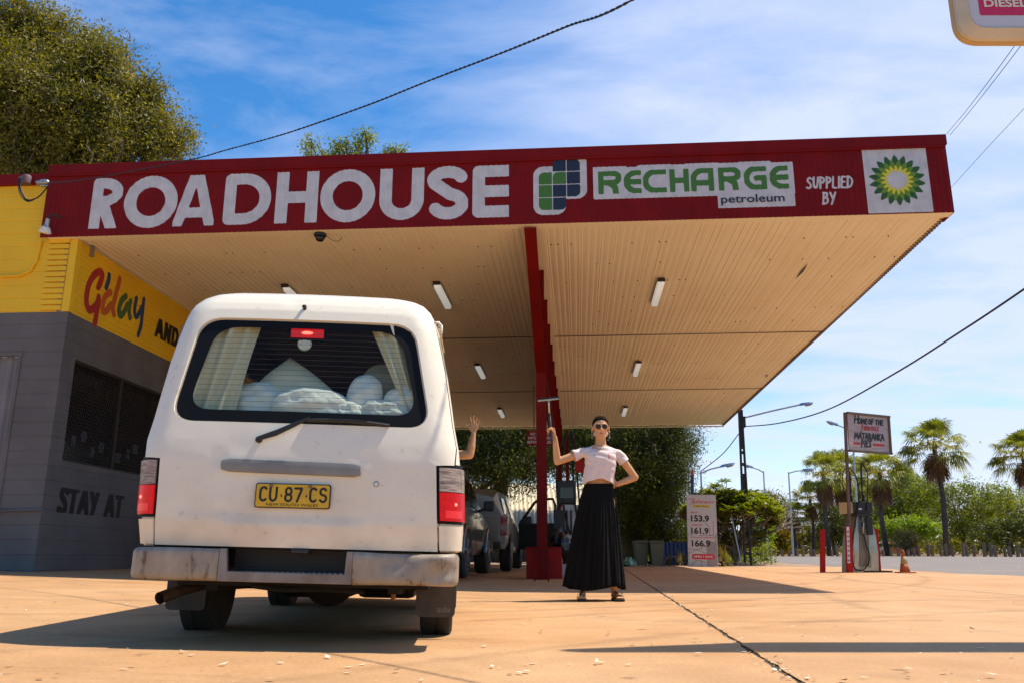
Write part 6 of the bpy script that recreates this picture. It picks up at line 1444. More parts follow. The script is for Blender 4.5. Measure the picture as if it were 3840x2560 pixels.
for sg in (-1, 1):
    side_glass(suv, [(.28, 1.12), (.95, 1.12), (.95, 1.58), (.45, 1.57)], .008, rwf, sg); side_glass(suv, [(1.02, 1.12), (1.85, 1.12), (1.85, 1.60), (1.02, 1.59)], .008, rwf, sg); side_glass(suv, [(1.93, 1.12), (3.0, 1.10), (2.72, 1.45), (2.5, 1.57), (1.93, 1.60)], .008, rwf, sg)
    for y in (.8, 3.5): 
        a = [(.932 * sg, y + .43 * math.cos(t), .36 + .43 * math.sin(t)) for t in np.linspace(-.1, math.pi + .1, 18)]; mb = MB(); mb.tube(a, .045, 8); mb.build('wheel_arch', gp, suv, smooth=True)
        mb = MB(); mb.add([(.936 * sg, y, .3)] + [(.936 * sg, y + .41 * math.cos(t), .36 + .41 * math.sin(t)) for t in np.linspace(0, math.pi, 16)] + [(.936 * sg, y - .41, .28), (.936 * sg, y + .41, .28)], [tuple(range(1, 19))]); mb.build('arch_well', M['black'], suv)
        wheel(suv, sg * .84, y, .37, .24)
    for y in (1.35, 2.35): MB().box(sg * .925, sg * .95, y, y + .16, .97, 1.0).build('door_handle', gp, suv, bevel=.006)
    for y in (.98, 1.89, 2.98): MB().bar((sg * .938, y, .42), (sg * .938, y, .9), .006).build('door_gap', M['black'], suv)
    m_ = MB().box(sg * .95, sg * 1.14, 2.75, 2.87, 1.10, 1.28).build('mirror', M['black'], suv, bevel=.03); MB().bar((sg * .85, 2.8, 1.1), (sg * .97, 2.8, 1.14), .05).build('mirror_arm', M['black'], m_)
    MB().box(sg * .74, sg * .88, -.02, .05, .78, 1.02).build('tail_light', M['redlens'], suv, bevel=.01)
    MB().tube([(sg * .66, .3, 1.83), (sg * .66, 2.3, 1.84)], .018, 6).build('roof_rail', M['black'], suv)
MB().box(-.8, .8, -.1, .1, .42, .62).build('rear_bumper', gp, suv, bevel=.03); MB().add([(-.6, -.02, 1.1), (.6, -.02, 1.1), (.52, .0, 1.55), (-.52, .0, 1.55)], [(0, 1, 2, 3)]).build('rear_window', M['tint'], suv, norm=False)
# white utility with open black-lined door
ute = thing('white_ute', 'white double cab utility ahead of the grey car with its right front door open', 'car'); place(ute, -1.02, 18.3, -4.5)
wp_ = carpaint('white_paint', (.25, .22, .18))
tub = [(0, [(.80, .48), (.88, .62), (.90, .9), (.88, 1.13), (.84, 1.15), (.2, 1.15)]), (.06, [(.84, .46), (.91, .6), (.93, .9), (.91, 1.13), (.86, 1.16), (.2, 1.16)]), (1.5, [(.86, .44), (.93, .58), (.95, .9), (.93, 1.13), (.88, 1.16), (.2, 1.16)])]
carbody(tub).build('tub', wp_, ute, auto=40)
st_ = [(.25, sec(.5, 1.0, 1.12, .80, 1.58, .60)), (.5, sec(.5, 1.0, 1.14, .84, 1.72, .66)), (1.5, sec(.5, 1.0, 1.14, .86, 1.76, .68))]
carbody(st_).build('tub_canopy', wp_, ute, auto=40)
st_ = [(1.56, sec(.92, .40, 1.08, .88, 1.70, .64)), (1.75, sec(.93, .38, 1.08, .89, 1.76, .68)), (2.9, sec(.93, .38, 1.07, .89, 1.75, .69)), (3.5, sec(.93, .38, 1.04, .88, 1.18, .76)), (4.5, sec(.90, .42, .98, .84, 1.04, .72)), (4.75, sec(.8, .5, .8, .74, .9, .6))]
carbody(st_).build('body', wp_, ute, auto=40)
for sg in (-1, 1):
    for y in (.75, 3.75): wheel(ute, sg * .84, y, .38, .24); MB().add([(.956 * sg, y + .43 * math.cos(t), .38 + .43 * math.sin(t)) for t in np.linspace(0, math.pi, 16)] + [(.956 * sg, y - .43, .3), (.956 * sg, y + .43, .3)], [tuple(range(18))]).build('arch_well', M['black'], ute)
    L_ = MB().box(sg * .78, sg * .945, -.03, .10, .74, 1.12).build('tail_light', M['redlens'], ute, bevel=.015); MB().box(sg * .79, sg * .93, -.036, -.031, .86, .96).build('reversing_lens', M['clear'], L_)
    side_glass(ute, [(1.8, 1.15), (2.5, 1.15), (2.5, 1.58), (1.95, 1.58)], .01, rwf, sg)
    side_glass(ute, [(.5, 1.2), (1.35, 1.2), (1.35, 1.56), (.65, 1.56)], .01, lambda z: rwf(z) - .03, sg)
MB().add([(-.55, .33, 1.2), (.55, .33, 1.2), (.50, .40, 1.56), (-.50, .40, 1.56)], [(0, 1, 2, 3)]).build('rear_window', M['tint'], ute, norm=False); MB().box(-.78, .78, -.03, -.005, .62, 1.08).build('tailgate', wp_, ute, bevel=.01); MB().box(-.8, .8, -.16, -.02, .46, .6).build('rear_bumper', M['darksteel'], ute, bevel=.02)
MB().box(-.80, -.7, .3, .42, 1.17, 1.5).build('bar_post', M['stainless'], ute)
# open door, hinged at its front edge and swung out to the right
dth = R(68); Dm = Matrix.Translation((.93, 3.42, 0)) @ Matrix.Rotation(dth, 4, 'Z')
def dd_(u, w, z): return Dm @ Vector((w, -u, z))
dr_ = MB(); prof = [(0, .46), (1.0, .46), (1.02, .75), (1.0, 1.08), (0, 1.08)]
dr_.add([dd_(u, -.03, z) for u, z in prof] + [dd_(u, .05, z) for u, z in prof], [(4, 3, 2, 1, 0), (5, 6, 7, 8, 9)] + [(i, (i + 1) % 5, (i + 1) % 5 + 5, i + 5) for i in range(5)])
do = dr_.build('open_door', M['black'], ute); do['label'] = 'open front door showing its black lining'
fr_ = [(0.02, 1.08), (.42, 1.58), (.55, 1.66), (.92, 1.66), (.98, 1.5), (1.0, 1.08)]
MB().tube([dd_(u, .01, z) for u, z in fr_], .035, 6).build('window_frame', M['black'], do); mq = dd_(.12, .16, 1.14); MB().box(mq.x - .1, mq.x + .14, mq.y - .05, mq.y + .05, 1.04, 1.26).build('mirror', M['black'], do, bevel=.03)
# ---------------------------------------------------------------- shed behind
shed = thing('corrugated_shed', 'long low shed with cream corrugated roof sunlit behind the dark trees', 'shed', (1.5, 40, 0)); rm_ = mat('cream_roof', (.66, .56, .36), .55, (.58, .48, .30), .7)
MB().grid(lambda x, v: (x, v * 6 - 4 + .0, 1.35 + v * 2.25 + .03 * math.cos(x * 2 * math.pi / .19)), axis([(-12, 4.4, .19 / 6)]), [0, .33, .66, 1]).build('roof', rm_, shed, smooth=True, norm=False)
MB().box(-12, 4.3, -3.6, 2, 0, 1.3).build('wall', mat('shed_wall', (.10, .09, .08), .8), shed); MB().box(-12, 4.4, -4.1, -3.95, 1.18, 1.34).build('gutter', M['brightred'], shed)
MB().box(.5, 1.0, -3.66, -3.61, .5, 1.0).build('wall_sign', mat('pale_wall_sign', (.4, .36, .3), .7), shed)
for x in (-6, -2, 2.2): MB().box(x, x + .1, -4.0, -3.9, 0, 1.2).build('veranda_post', M['darksteel'], shed)
# ---------------------------------------------------------------- island under the canopy
q = P(2032, 2163, 15.1)
def box_thing(name, label, cat, x, y, rz=YAW): 
    t = thing(name, label, cat, (x, y, gz(x, y))); t.rotation_euler = (0, 0, R(rz)); return t
rb = box_thing('red_box', 'low red box at the foot of the red column', 'box', .55, 15.1)
MB().box(-.29, .31, -.3, .3, 0, .50).build('body', M['brightred'], rb, bevel=.01); MB().box(-.30, .32, -.31, .31, .50, .52).build('lid', M['brightred'], rb, bevel=.004)
bg = box_thing('rubbish_bag', 'shiny black rubbish bag slumped over the red box edge', 'bag', .86, 14.95); mb = MB()
mb.grid(lambda u, v: (.20 * math.cos(u) * math.sin(v) * (1 + .12 * math.sin(u * 5 + v * 7)), .17 * math.sin(u) * math.sin(v) * (1 + .1 * math.sin(u * 7)), .55 + .22 * math.cos(v) * (1 + .1 * math.sin(u * 4)) - .08 * math.cos(u)), [2 * math.pi * k / 40 for k in range(41)], [.01 + 3.12 * k / 20 for k in range(21)])
mb.build('bag', mat('black_plastic', (.008, .008, .009), .22, bump=.02, bscale=14), bg, smooth=True)
rk = box_thing('hoop_rail', 'small red steel hoop rail standing in front of the column base', 'rail', .455, 13.55); MB().tube([(-.105, 0, 0), (-.105, 0, .20), (.105, 0, .20), (.105, 0, 0)], .011, 8).build('hoop', M['redbeam'], rk)
def pump(name, label, x, y, rz):
    t = box_thing(name, label, 'fuel pump', x, y, rz)
    return t
# canopy pump: white pillar with black head and hanging hoses
pp = pump('fuel_pump', 'fuel pump behind the red column with black hoses and white side panel', 1.13, 16.6, YAW)
MB().loft([[Vector((sx * w, sy * d, z)) for sx, sy in ((-1, -1), (1, -1), (1, 1), (-1, 1))] for w, d, z in ((.27, .24, 0), (.27, .24, .12), (.19, .2, 1.25), (.17, .19, 1.30))]).build('side_panel', mat('pump_white', (.5, .5, .48), .5, (.4, .4, .38), 4), pp, bevel=.01)
MB().box(-.33, -.12, -.27, -.2, .35, 1.2).build('front_panel', M['black'], pp, bevel=.01); MB().box(-.26, .1, -.22, .22, 1.32, 1.75).build('head', M['black'], pp, bevel=.02); MB().box(-.2, .04, -.235, -.222, 1.42, 1.62).build('display', M['darkwin'], pp)
MB().box(-.09, -.03, -.03, .03, 1.75, 2.75).build('hose_mast', M['redbeam'], pp)
for k, (x, r) in enumerate(((-.22, .10), (-.14, .16), (.05, .24), (.12, .30))):
    MB().tube(catm([Vector((x * .3, -.05 * k, 2.7)), Vector((x, -.12, 2.3)), Vector((x * 1.2, -.2, 1.5)), Vector((x + .12, -.26, .75)), Vector((x + .14, -.25, 1.2))], 6), .017, 8).build('hose', M['rubber'], pp, smooth=True)
MB().box(.10, .26, -.24, -.2, 1.9, 2.15).build('red_sign', M['brightred'], pp)
# red notice hung by the column
ns = thing('warning_sign', 'dark red notice with white capitals half hidden behind the red column', 'sign', (0, 0, 0)); q0 = P(1975, 1613, 15.6); q1 = P(2072, 1668, 15.6); cxs = (q0.x + q1.x) / 2; ns.location = (cxs, 15.6, 0)
MB().box(-(q1.x - q0.x) / 2, (q1.x - q0.x) / 2, 0, .012, q1.z, q0.z).build('panel', M['red'], ns)
hh = q0.z - q1.z
for i, tx in enumerate(('NO SMOKING', 'SWITCH OFF ENGINE', 'BEFORE REFUEL')): mb = MB(); font_text(mb, tx, 0, q0.z - hh * (.22 + .28 * i), lambda u, v: (u, -.002, v), width=(.34, .42, .44)[i], height=.05, bold=.01); mb.build('lettering_line', M['white'], ns, norm=False)
MB().tube([(-.1, .02, q0.z), (-.1, .02, 3.45)], .01, 6).build('hanger', M['darksteel'], ns)
# ---------------------------------------------------------------- price board, bins, fence and clutter beyond the forecourt
Yp = 25.4; q0 = P(2573, 1853, Yp); q1 = P(2683, 1852, Yp); pb = thing('price_board', 'white upright fuel price board with red script heading and black prices', 'sign', ((q0.x + q1.x) / 2 - .03, Yp, 0)); pb.rotation_euler = (0, R(1.0), 0)
pw = (q1.x - q0.x) / 2; phh = q0.z
MB().box(-pw, pw, 0, .05, 0, phh).build('panel', mat('board_white', (.50, .49, .50), .55), pb, bevel=.004)
def bp(px, py): # pixel in the 1140x1568 enlargement -> board coordinates
    v = (1435 - py) / 1280; u = (px - (105 + (63 - 105) * v)) / 525; return ((u - .5) * 2 * pw, v * phh)
def bplace(off=.003): return lambda u, v: (u, -off, v)
M['scriptred'] = mat('script_red', (.50, .01, .05), .5); M['pillred'] = mat('pill_red', (.50, .01, .02), .5)
mb = MB(); ls = [[(105, 235), (160, 225), (170, 250), (140, 340), (130, 345)], [(160, 228), (190, 325), (203, 215), (205, 330)]]
ls = [[bp(*p) for p in l] for l in ls]; paint_field(mb, strokes_field(ls, .0065), (-.5, .1, 1.5, 2.1), .005, bplace())
(a0, b0), (a1, b1) = bp(215, 300), bp(548, 296); hand_text(mb, 'ataranka', a0, a1, b0 - .012, b0 + .078, bplace(), .0058, .0045, gap=.06, slant=.15); mb.build('board_heading', M['scriptred'], pb, norm=False)
(a0, b0), (a1, b1) = bp(172, 385), bp(495, 333); mb = MB(); paint_field(mb, lambda X, Y: field_rrect(X, Y, a0, a1, b0, b1, .04), (a0 - .02, a1 + .02, b0 - .02, b1 + .02), .01, bplace()); mb.build('yellow_pill', mat('pill_yellow', (.62, .55, .04), .5), pb, norm=False)
def btext(text, pa, pc_, m, name, bold=.0, off=.004):
    (x0, y1), (x1, y0) = bp(*pa), bp(*pc_); mb = MB(); font_text(mb, text, (x0 + x1) / 2, (y0 + y1) / 2, bplace(off), width=x1 - x0, height=y1 - y0, bold=bold); mb.build(name, m, pb, norm=False)
btext('CENTRAL', (195, 345), (475, 380), mat('central_red', (.25, .05, .02), .5), 'board_name', .02, .006)
for tx, a, c in (('diesel', (138, 458), (265, 488)), ('unleaded', (145, 680), (340, 710)), ('premium unleaded', (150, 903), (552, 938))): btext(tx, a, c, M['scriptred'], 'fuel_name', .012)
for tx, a, c in (('153.9', (143, 525), (470, 642)), ('161.9', (148, 745), (460, 863)), ('166.9', (158, 970), (493, 1087))): btext(tx, a, c, M['txtblack'], 'price', .035)
(a0, b0), (a1, b1) = bp(165, 1305), bp(565, 1212); mb = MB(); paint_field(mb, lambda X, Y: field_rrect(X, Y, a0, a1, b0, b1, .07), (a0 - .02, a1 + .02, b0 - .02, b1 + .02), .01, bplace()); mb.build('red_pill', M['pillred'], pb, norm=False)
btext('OPEN 7 DAYS', (195, 1240), (528, 1278), mat('pure_white', (.75, .75, .75), .5), 'opening_text', .012, .006)
gm_ = mat('motif_grey', (.27, .26, .27), .6); mb = MB()
ls = [[(120, 1120), (300, 1150), (400, 1200)], [(130, 1200), (250, 1130), (350, 1110)], [(160, 1430), (230, 1330), (330, 1330), (400, 1360)], [(330, 1350), (335, 1430)], [(560, 1360), (620, 1240)], [(565, 940), (610, 830)], [(540, 620), (545, 890)], [(395, 660), (450, 720)], [(470, 720), (480, 870)], [(300, 890), (560, 880)], [(105, 860), (190, 895)], [(120, 1130), (110, 1300)], [(560, 1050), (600, 900)]]
ls = [[bp(*p) for p in l] for l in ls]; x0, z0 = bp(430, 1430); x1, z1 = bp(620, 960)
fgm = strokes_field(ls, .011); paint_field(mb, lambda X, Y: np.minimum(np.maximum(fgm(X, Y), np.minimum(np.minimum(X - x0, pw - .02 - X), np.minimum(Y - .02, z1 - .25 * (X - x0) - Y))), np.minimum(X + pw - .02, pw - .01 - X)), (-pw, pw, .0, phh), .012, bplace(.002)); mb.build('grey_motif', gm_, pb, norm=False)
ff = thing('feather_flag', 'slim dark feather banner rising behind the price board', 'flag', (P(2597, 2100, 27).x, 27, 0)); MB().tube([(0, 0, 0), (0, 0, 1.8), (.0, 0, 3.0), (-.03, 0, 3.32)], .012, 6).build('pole', M['black'], ff)
fl_ = [P(2590, 1850, 27), P(2602, 1850, 27), P(2601, 1770, 27), P(2596, 1753, 27), P(2589, 1775, 27)]; o_ = Vector((P(2597, 2100, 27).x, 27, 0)); mb = MB(); mb.add([v - o_ + Vector((0, -.02, 0)) for v in fl_], [(0, 1, 2, 3, 4)]); mb.build('banner', mat('banner', (.02, .04, .16), .6, (.35, .06, .04), 3, thr=(.48, .52)), ff, norm=False)
gcol = mat('bin_green', (.10, .125, .085), .6, (.085, .10, .07), 5)
def wheelie(x, y, label, gr, first=None):
    t = thing('wheelie_bin', label, 'bin', (x, y, 0), group=gr)
    MB().loft([[Vector((sx * w, sy * d + o, z)) for sx, sy in ((-1, -1), (1, -1), (1, 1), (-1, 1))] for w, d, z, o in ((.16, .18, .03, 0), (.205, .235, .66, .0), (.22, .25, .665, 0), (.22, .25, .69, 0))]).build('tub', gcol, t, bevel=.01)
    MB().loft([[Vector((sx * w, sy * d, z)) for sx, sy in ((-1, -1), (1, -1), (1, 1), (-1, 1))] for w, d, z in ((.225, .26, .692), (.225, .26, .71), (.17, .2, .745))]).build('lid', gcol, t, bevel=.008); MB().tube([(-.2, .28, .69), (.2, .28, .69)], .014, 8).build('handle', gcol, t)
    for s in (-1, 1): MB().lathe([(.07, -.02), (.07, .02)], (s * .19, .2, .07), 'x', 14).build('wheel', M['rubber'], t)
    return t
wheelie(P(2405, 2120, 26.5).x, 26.5, 'grey green wheelie bin, left of the pair behind the woman', 'wheelie bins'); wheelie(P(2462, 2120, 26.3).x, 26.3, 'grey green wheelie bin, right of the pair beside the blue fence', 'wheelie bins')
fe = thing('blue_fence', 'low blue corrugated fence between the bins and the price board', 'fence', (P(2540, 2100, 28.6).x, 28.6, 0)); MB().grid(lambda x, z: (x, .02 * math.cos(x * 2 * math.pi / .13), z), axis([(-.5, 1.3, .13 / 6)]), [0, .72]).build('sheet', mat('fence_blue', (.025, .05, .16), .6), fe, smooth=True, norm=False)
for x in (-.5, .4, 1.3): MB().box(x - .02, x + .02, .03, .07, 0, .74).build('post', M['steel'], fe)
gb_ = thing('green_bag', 'green and clear plastic rubbish bag on the ground left of the bins', 'bag', (P(2360, 2120, 25.8).x, 25.8, 0)); mb = MB(); mb.grid(lambda u, v: (.2 * math.cos(u) * math.sin(v) * (1 + .2 * math.sin(u * 5 + v * 4)), .15 * math.sin(u) * math.sin(v), .1 + .12 * math.cos(v) * (1 + .5 * math.sin(u * 3))), [2 * math.pi * k / 30 for k in range(31)], [.02 + 3.1 * k / 14 for k in range(15)]); mb.build('bag', mat('green_plastic', (.02, .25, .14), .25, (.5, .5, .45), 9, bump=.03, bscale=20, thr=(.5, .6)), gb_, smooth=True)
hp = thing('wire_hoop', 'rusty wire hoop leaning among the strappy plants', 'hoop', (P(2525, 2118, 27).x, 27, 0)); MB().tube([(.28 * math.cos(a), 0, .02 + .26 * math.sin(a)) for a in np.linspace(0, math.pi, 20)], .016, 6).build('hoop', M['timber'], hp)
for i, (px, py, w) in enumerate([(2738, 2108, .2), (2760, 2112, .14), (2720, 2112, .12), (2780, 2110, .1)]):
    q = P(px, py, 27.2); t = thing('kerb_stone', ['widest flat pale kerb stone right of the price board', 'squarish kerb stone by the leaning rod', 'small broken kerb stone nearest the price board', 'smallest kerb stone at the lattice pole foot'][i], 'stone', (q.x, 27.2, 0), group='stones edging the garden bed'); MB().box(-w, w, -.12, .12, -.02, .10).build('stone', mat('stone_pale', (.42, .32, .24), .9, (.3, .2, .14), 5) if i == 0 else bpy.data.materials['stone_pale'], t, bevel=.03)
# leaning rod and lattice power pole with lamp arm
a, b = P(2737, 1905, 27.5), P(2781, 2118, 27.3); rd_ = thing('leaning_rod', 'thin grey steel rod leaning left of the lattice pole', 'rod', (b.x, b.y, 0)); MB().tube([a - Vector((b.x, b.y, 0)), b - Vector((b.x, b.y, 0))], .022, 8).build('rod', M['steel'], rd_)
lp = thing('lattice_pole', 'dark steel lattice power pole carrying a lamp arm at the canopy corner', 'power pole', (P(2804, 2115, 27.8).x, 27.8, 0)); o_ = lp.location.copy(); lm_ = M['darksteel']
def pl_(px, py): return P(px, py, 27.8) - o_
A0, A1 = pl_(2771, 1535), pl_(2794, 2118); B0, B1 = pl_(2781, 1535), pl_(2817, 2118); A0.y = A1.y = B0.y = B1.y = 0
MB().bar(A0, A1, .055, .09).build('leg', lm_, lp); MB().bar(B0, B1, .055, .09).build('leg', lm_, lp)
mb = MB()
for py in (1700, 1745, 1905, 1968, 2025, 2075):
    t = (py - 1535) / 583; u = A0.lerp(A1, t); v = B0.lerp(B1, t); mb.box(u.x, v.x, -.03, .03, u.z - .05, u.z + .05)
mb.build('cross_plate', lm_, lp); t0, t1 = (1780 - 1535) / 583, (1900 - 1535) / 583; MB().box(A0.lerp(A1, t0).x, B0.lerp(B1, t1).x, -.02, .02, A0.lerp(A1, t1).z, A0.lerp(A1, t0).z).build('solid_plate', lm_, lp); MB().box(A0.x, B0.x + .02, -.02, .02, A0.lerp(A1, .26).z, A0.z).build('solid_plate', lm_, lp)
a, m1, e = pl_(2786, 1566), pl_(2900, 1538), pl_(2996, 1517); MB().tube([a, m1, e], .028, 8).build('lamp_arm', M['steel'], lp)
def lamphead(parent, c, d, s=1.0):
    d = Vector(d).normalized(); h = MB().loft([[Vector(c) + d * x * s + Vector((0, y * s, z * s)) for y, z in ((-w, -h1), (w, -h1), (w * .7, h2), (-w * .7, h2))] for x, w, h1, h2 in ((0, .03, .02, .03), (.08, .07, .03, .06), (.35, .09, .03, .05), (.52, .05, .015, .02))]).build('lamp_head', M['steel'], parent, auto=40); MB().loft([[Vector(c) + d * x * s + Vector((0, y * s, z * s)) for y, z in ((-w, -.03), (w, -.03), (w * .6, -.03 - hh), (-w * .6, -.03 - hh))] for x, w, hh in ((.22, .05, .02), (.27, .07, .055), (.42, .07, .05), (.50, .04, .01))]).build('lamp_lens', M['clear'], h, auto=40)
lamphead(lp, e, pl_(3046, 1510) - e, .9); MB().box(B0.x, B0.x + .1, -.05, .05, pl_(2790, 1600).z, pl_(2790, 1560).z).build('clamp_box', lm_, lp, bevel=.01)
ins2 = MB().tube([pl_(2790, 1585), pl_(2796, 1597), pl_(2786, 1606)], .02, 6).build('insulator', M['steel'], lp)
pc2 = [P(2796, 1597, 27.7), P(2920, 1585, 24), P(3102, 1535, 20), P(3347, 1404, 16), P(3600, 1245, 13.4), P(3840, 1085, 11.6), P(4300, 760, 9.5)]
wt = thing('overhead_cable', 'thick black cable sagging from the lattice pole out past the right edge', 'cable', tuple(pc2[0])); MB().tube([p - pc2[0] for p in catm(pc2, 10)], .016, 8).build('cable', M['black'], wt, smooth=True)
pc2 = [P(2770, 1625, 27.8), P(2710, 1700, 29), P(2628, 1765, 31)]; wt = thing('overhead_cable', 'thin cable dropping left from the lattice pole into the trees', 'cable', tuple(pc2[0])); MB().tube([p - pc2[0] for p in catm(pc2, 6)], .015, 6).build('cable', M['black'], wt)
for i, (pts, lab) in enumerate([([(3550, 503, 14), (3640, 395, 11), (3805, 172, 9), (3960, -60, 8)], 'left one of two fine parallel wires rising right from the fascia corner'), ([(3562, 508, 14), (3660, 390, 11), (3828, 172, 9), (3990, -60, 8)], 'right one of two fine parallel wires rising right from the fascia corner'), ([(3560, 712, 18), (3700, 558, 15), (3840, 408, 13), (3990, 240, 11)], 'single fine wire behind the canopy end rising to the right edge')]):
    pts = [P(*p) for p in pts]; wt = thing('fine_wire', lab, 'wire', tuple(pts[0]), group='fine overhead wires'); MB().tube([p - pts[0] for p in catm(pts, 6)], .0045, 5).build('wire', M['black'], wt)
# street lamps
def street_lamp(label, base, top, arm, Y, headlen=.9):
    o = P(base[0], base[1], Y); o.z = 0; t = thing('street_lamp', label, 'street lamp', tuple(o), group='street lamps along the highway'); T = P(top[0], top[1], Y) - o; B_ = Vector((0, 0, -.1)); MB().tube([B_, T], [.085, .05], 8).build('pole', M['steel'], t)
    E_ = P(arm[0], arm[1], Y) - o; MB().tube([T - Vector((0, 0, .1)), T.lerp(E_, .5), E_], .05, 6).build('lamp_arm', M['steel'], t); lamphead(t, E_, (E_ - T), 1.7); return t
street_lamp('tall street lamp with its arm reaching left, first right of the lattice pole', (2880, 2082), (2863, 1765), (2826, 1753), 66)
street_lamp('street lamp whose arm reaches right into the palm crowns', (2975, 2082), (2957, 1768), (3010, 1762), 66)
street_lamp('street lamp pole passing behind the pies sign, head left of it', (3226, 2082), (3196, 1612), (3145, 1594), 60)
street_lamp('street lamp arm showing over the frangipani, left of the lattice pole', (2640, 2082), (2628, 1766), (2700, 1749), 50)
# ---------------------------------------------------------------- right-hand fuel pump island
gp2 = thing('red_bollard', 'square red bollard standing alone left of the outer fuel pump', 'bollard', (P(3085, 2142, 18.9).x, 18.9, 0)); q = P(3085, 1983, 18.9); gp2.rotation_euler = (0, R(4.4), 0)
MB().box(-.046, .046, -.046, .046, 0, q.z).build('post', M['brightred'], gp2, bevel=.004); MB().box(-.048, .048, -.048, .048, q.z, q.z + .006).build('cap', M['brightred'], gp2)
OY = 19.0
def Q(x, y, dy=0.): return P(3100 + x / 3.267, 1700 + y / 3.267, OY + dy)
ob = Q(430, 1440); ob = Vector((ob.x, OY, 0)); fp = thing('fuel_pump', 'outer fuel pump with stainless bottle shaped body, black head and looping hoses', 'fuel pump', tuple(ob))
def q2(x, y, dy=0.): return Q(x, y, dy) - ob
zt_ = q2(400, 745).z; secs = [(325, 640, 1440, .0), (328, 632, 1200, 0), (340, 605, 1000, .02), (365, 570, 850, .04), (385, 545, 745, .06)]
mb = MB(); rings = []
for x0, x1, y, i in secs: a, b = q2(x0, y), q2(x1, y); rings.append([Vector((a.x, i, a.z)), Vector((b.x, i, a.z)), Vector((b.x - .02, .42, a.z)), Vector((a.x - .09, .42, a.z))])
rings[0] = [Vector((v.x, v.y, 0)) for v in rings[0]]; mb.loft(rings); bdy = mb.build('body', M['pumpmetal'], fp)
mb = MB(); rr = []
for x0, x1, y, i in ((395, 520, 1380, -.006), (400, 520, 1000, .012), (408, 515, 760, .052)): a, b = q2(x0, y), q2(x1, y); rr.append([Vector((a.x, i - .004, a.z)), Vector((b.x, i - .004, b.z))])
mb.add([v for r in rr for v in r], [(0, 1, 3, 2), (2, 3, 5, 4)]); mb.build('recess_panel', mat('dull_bronze', (.20, .16, .11), .4, (.15, .11, .07), 4, metal=.5), bdy, norm=False)
for x in (330, 520, 540): a, b = q2(x + 0, 1400), q2(x * .55 + 245 if x > 400 else 372, 780); MB().bar(Vector((a.x, -.012, a.z)), Vector((b.x, .045, b.z)), .006).build('panel_seam', M['black'], bdy)
a, b = q2(325, 725), q2(548, 588); MB().box(a.x, b.x, -.02, .46, a.z, b.z).build('head', M['black'], fp, bevel=.01); c, d = q2(222, 735), q2(326, 590)
MB().add([Vector((c.x, .3, c.z)), Vector((a.x - .001, -.01, a.z)), Vector((a.x - .001, -.01, b.z)), Vector((c.x, .3, b.z))], [(0, 1, 2, 3)]).build('dial_face', mat('cream_face', (.55, .48, .30), .5), fp, norm=False)
MB().box(q2(388, 680).x, q2(428, 680).x, -.024, -.02, q2(0, 685).z, q2(0, 665).z).build('head_label', M['white'], fp); MB().box(a.x + .05, b.x - .04, -.03, .4, q2(0, 762).z, q2(0, 728).z).build('neck', M['black'], fp)
a, b = q2(430, 495), q2(470, 580); MB().tube([q2(450, 585, .2), q2(450, 495, .2)], .032, 10).build('hose_swivel', M['black'], fp)
MB().tube(catm([q2(440, 490, .2), q2(422, 300, .2), q2(420, 130, .2), q2(440, 118, .15), q2(468, 170, .1), q2(497, 240, .05), q2(505, 400, 0), q2(492, 700, -.05)], 8), .014, 8).build('hose', M['rubber'], fp, smooth=True)
MB().tube([q2(434, 490, .22), q2(428, 120, .22)], .016, 8).build('hose_mast', M['black'], fp)
MB().tube(catm([q2(300, 570, .3), q2(285, 350, .3), q2(270, 190, .3), q2(290, 180, .2), q2(340, 240, .1), q2(395, 420, 0), q2(390, 600, -.05), q2(350, 850, -.06), q2(315, 1100, -.07), q2(325, 1350, -.08), q2(380, 1425, -.09), q2(460, 1410, -.09), q2(515, 1330, -.08), q2(520, 1220, -.07), q2(480, 1100, -.06), q2(455, 990, -.05)], 8), .015, 8).build('hose', M['rubber'], fp, smooth=True)
MB().tube(catm([q2(300, 560, .34), q2(288, 250, .34), q2(230, 180, .36), q2(193, 280, .38), q2(205, 430, .4), q2(250, 590, .4)], 8), .011, 8).build('hose', M['rubber'], fp, smooth=True); MB().tube([q2(305, 590, .33), q2(303, 520, .33)], .028, 8).build('hose_swivel', M['black'], fp)
nz = MB(); nz.tube([q2(452, 990, -.05), q2(440, 900, -.06), q2(430, 850, -.05)], [.018, .024, .02], 10); nz.tube([q2(430, 850, -.05), q2(415, 780, 0), q2(425, 765, .03)], .014, 8); nz.build('nozzle', M['black'], fp, smooth=True)
MB().tube([q2(448, 975, -.075), q2(446, 900, -.085), q2(452, 850, -.08)], [.012, .016, .01], 8).build('nozzle_guard', M['stainless'], fp, smooth=True)
MB().box(q2(400, 0).x, q2(470, 0).x, -.04, -.0, q2(0, 990).z, q2(0, 770).z).build('nozzle_boot', M['black'], bdy, bevel=.01)
MB().box(q2(320, 0).x, q2(655, 0).x, -.03, .5, 0, .035).build('plinth', M['darksteel'], fp)
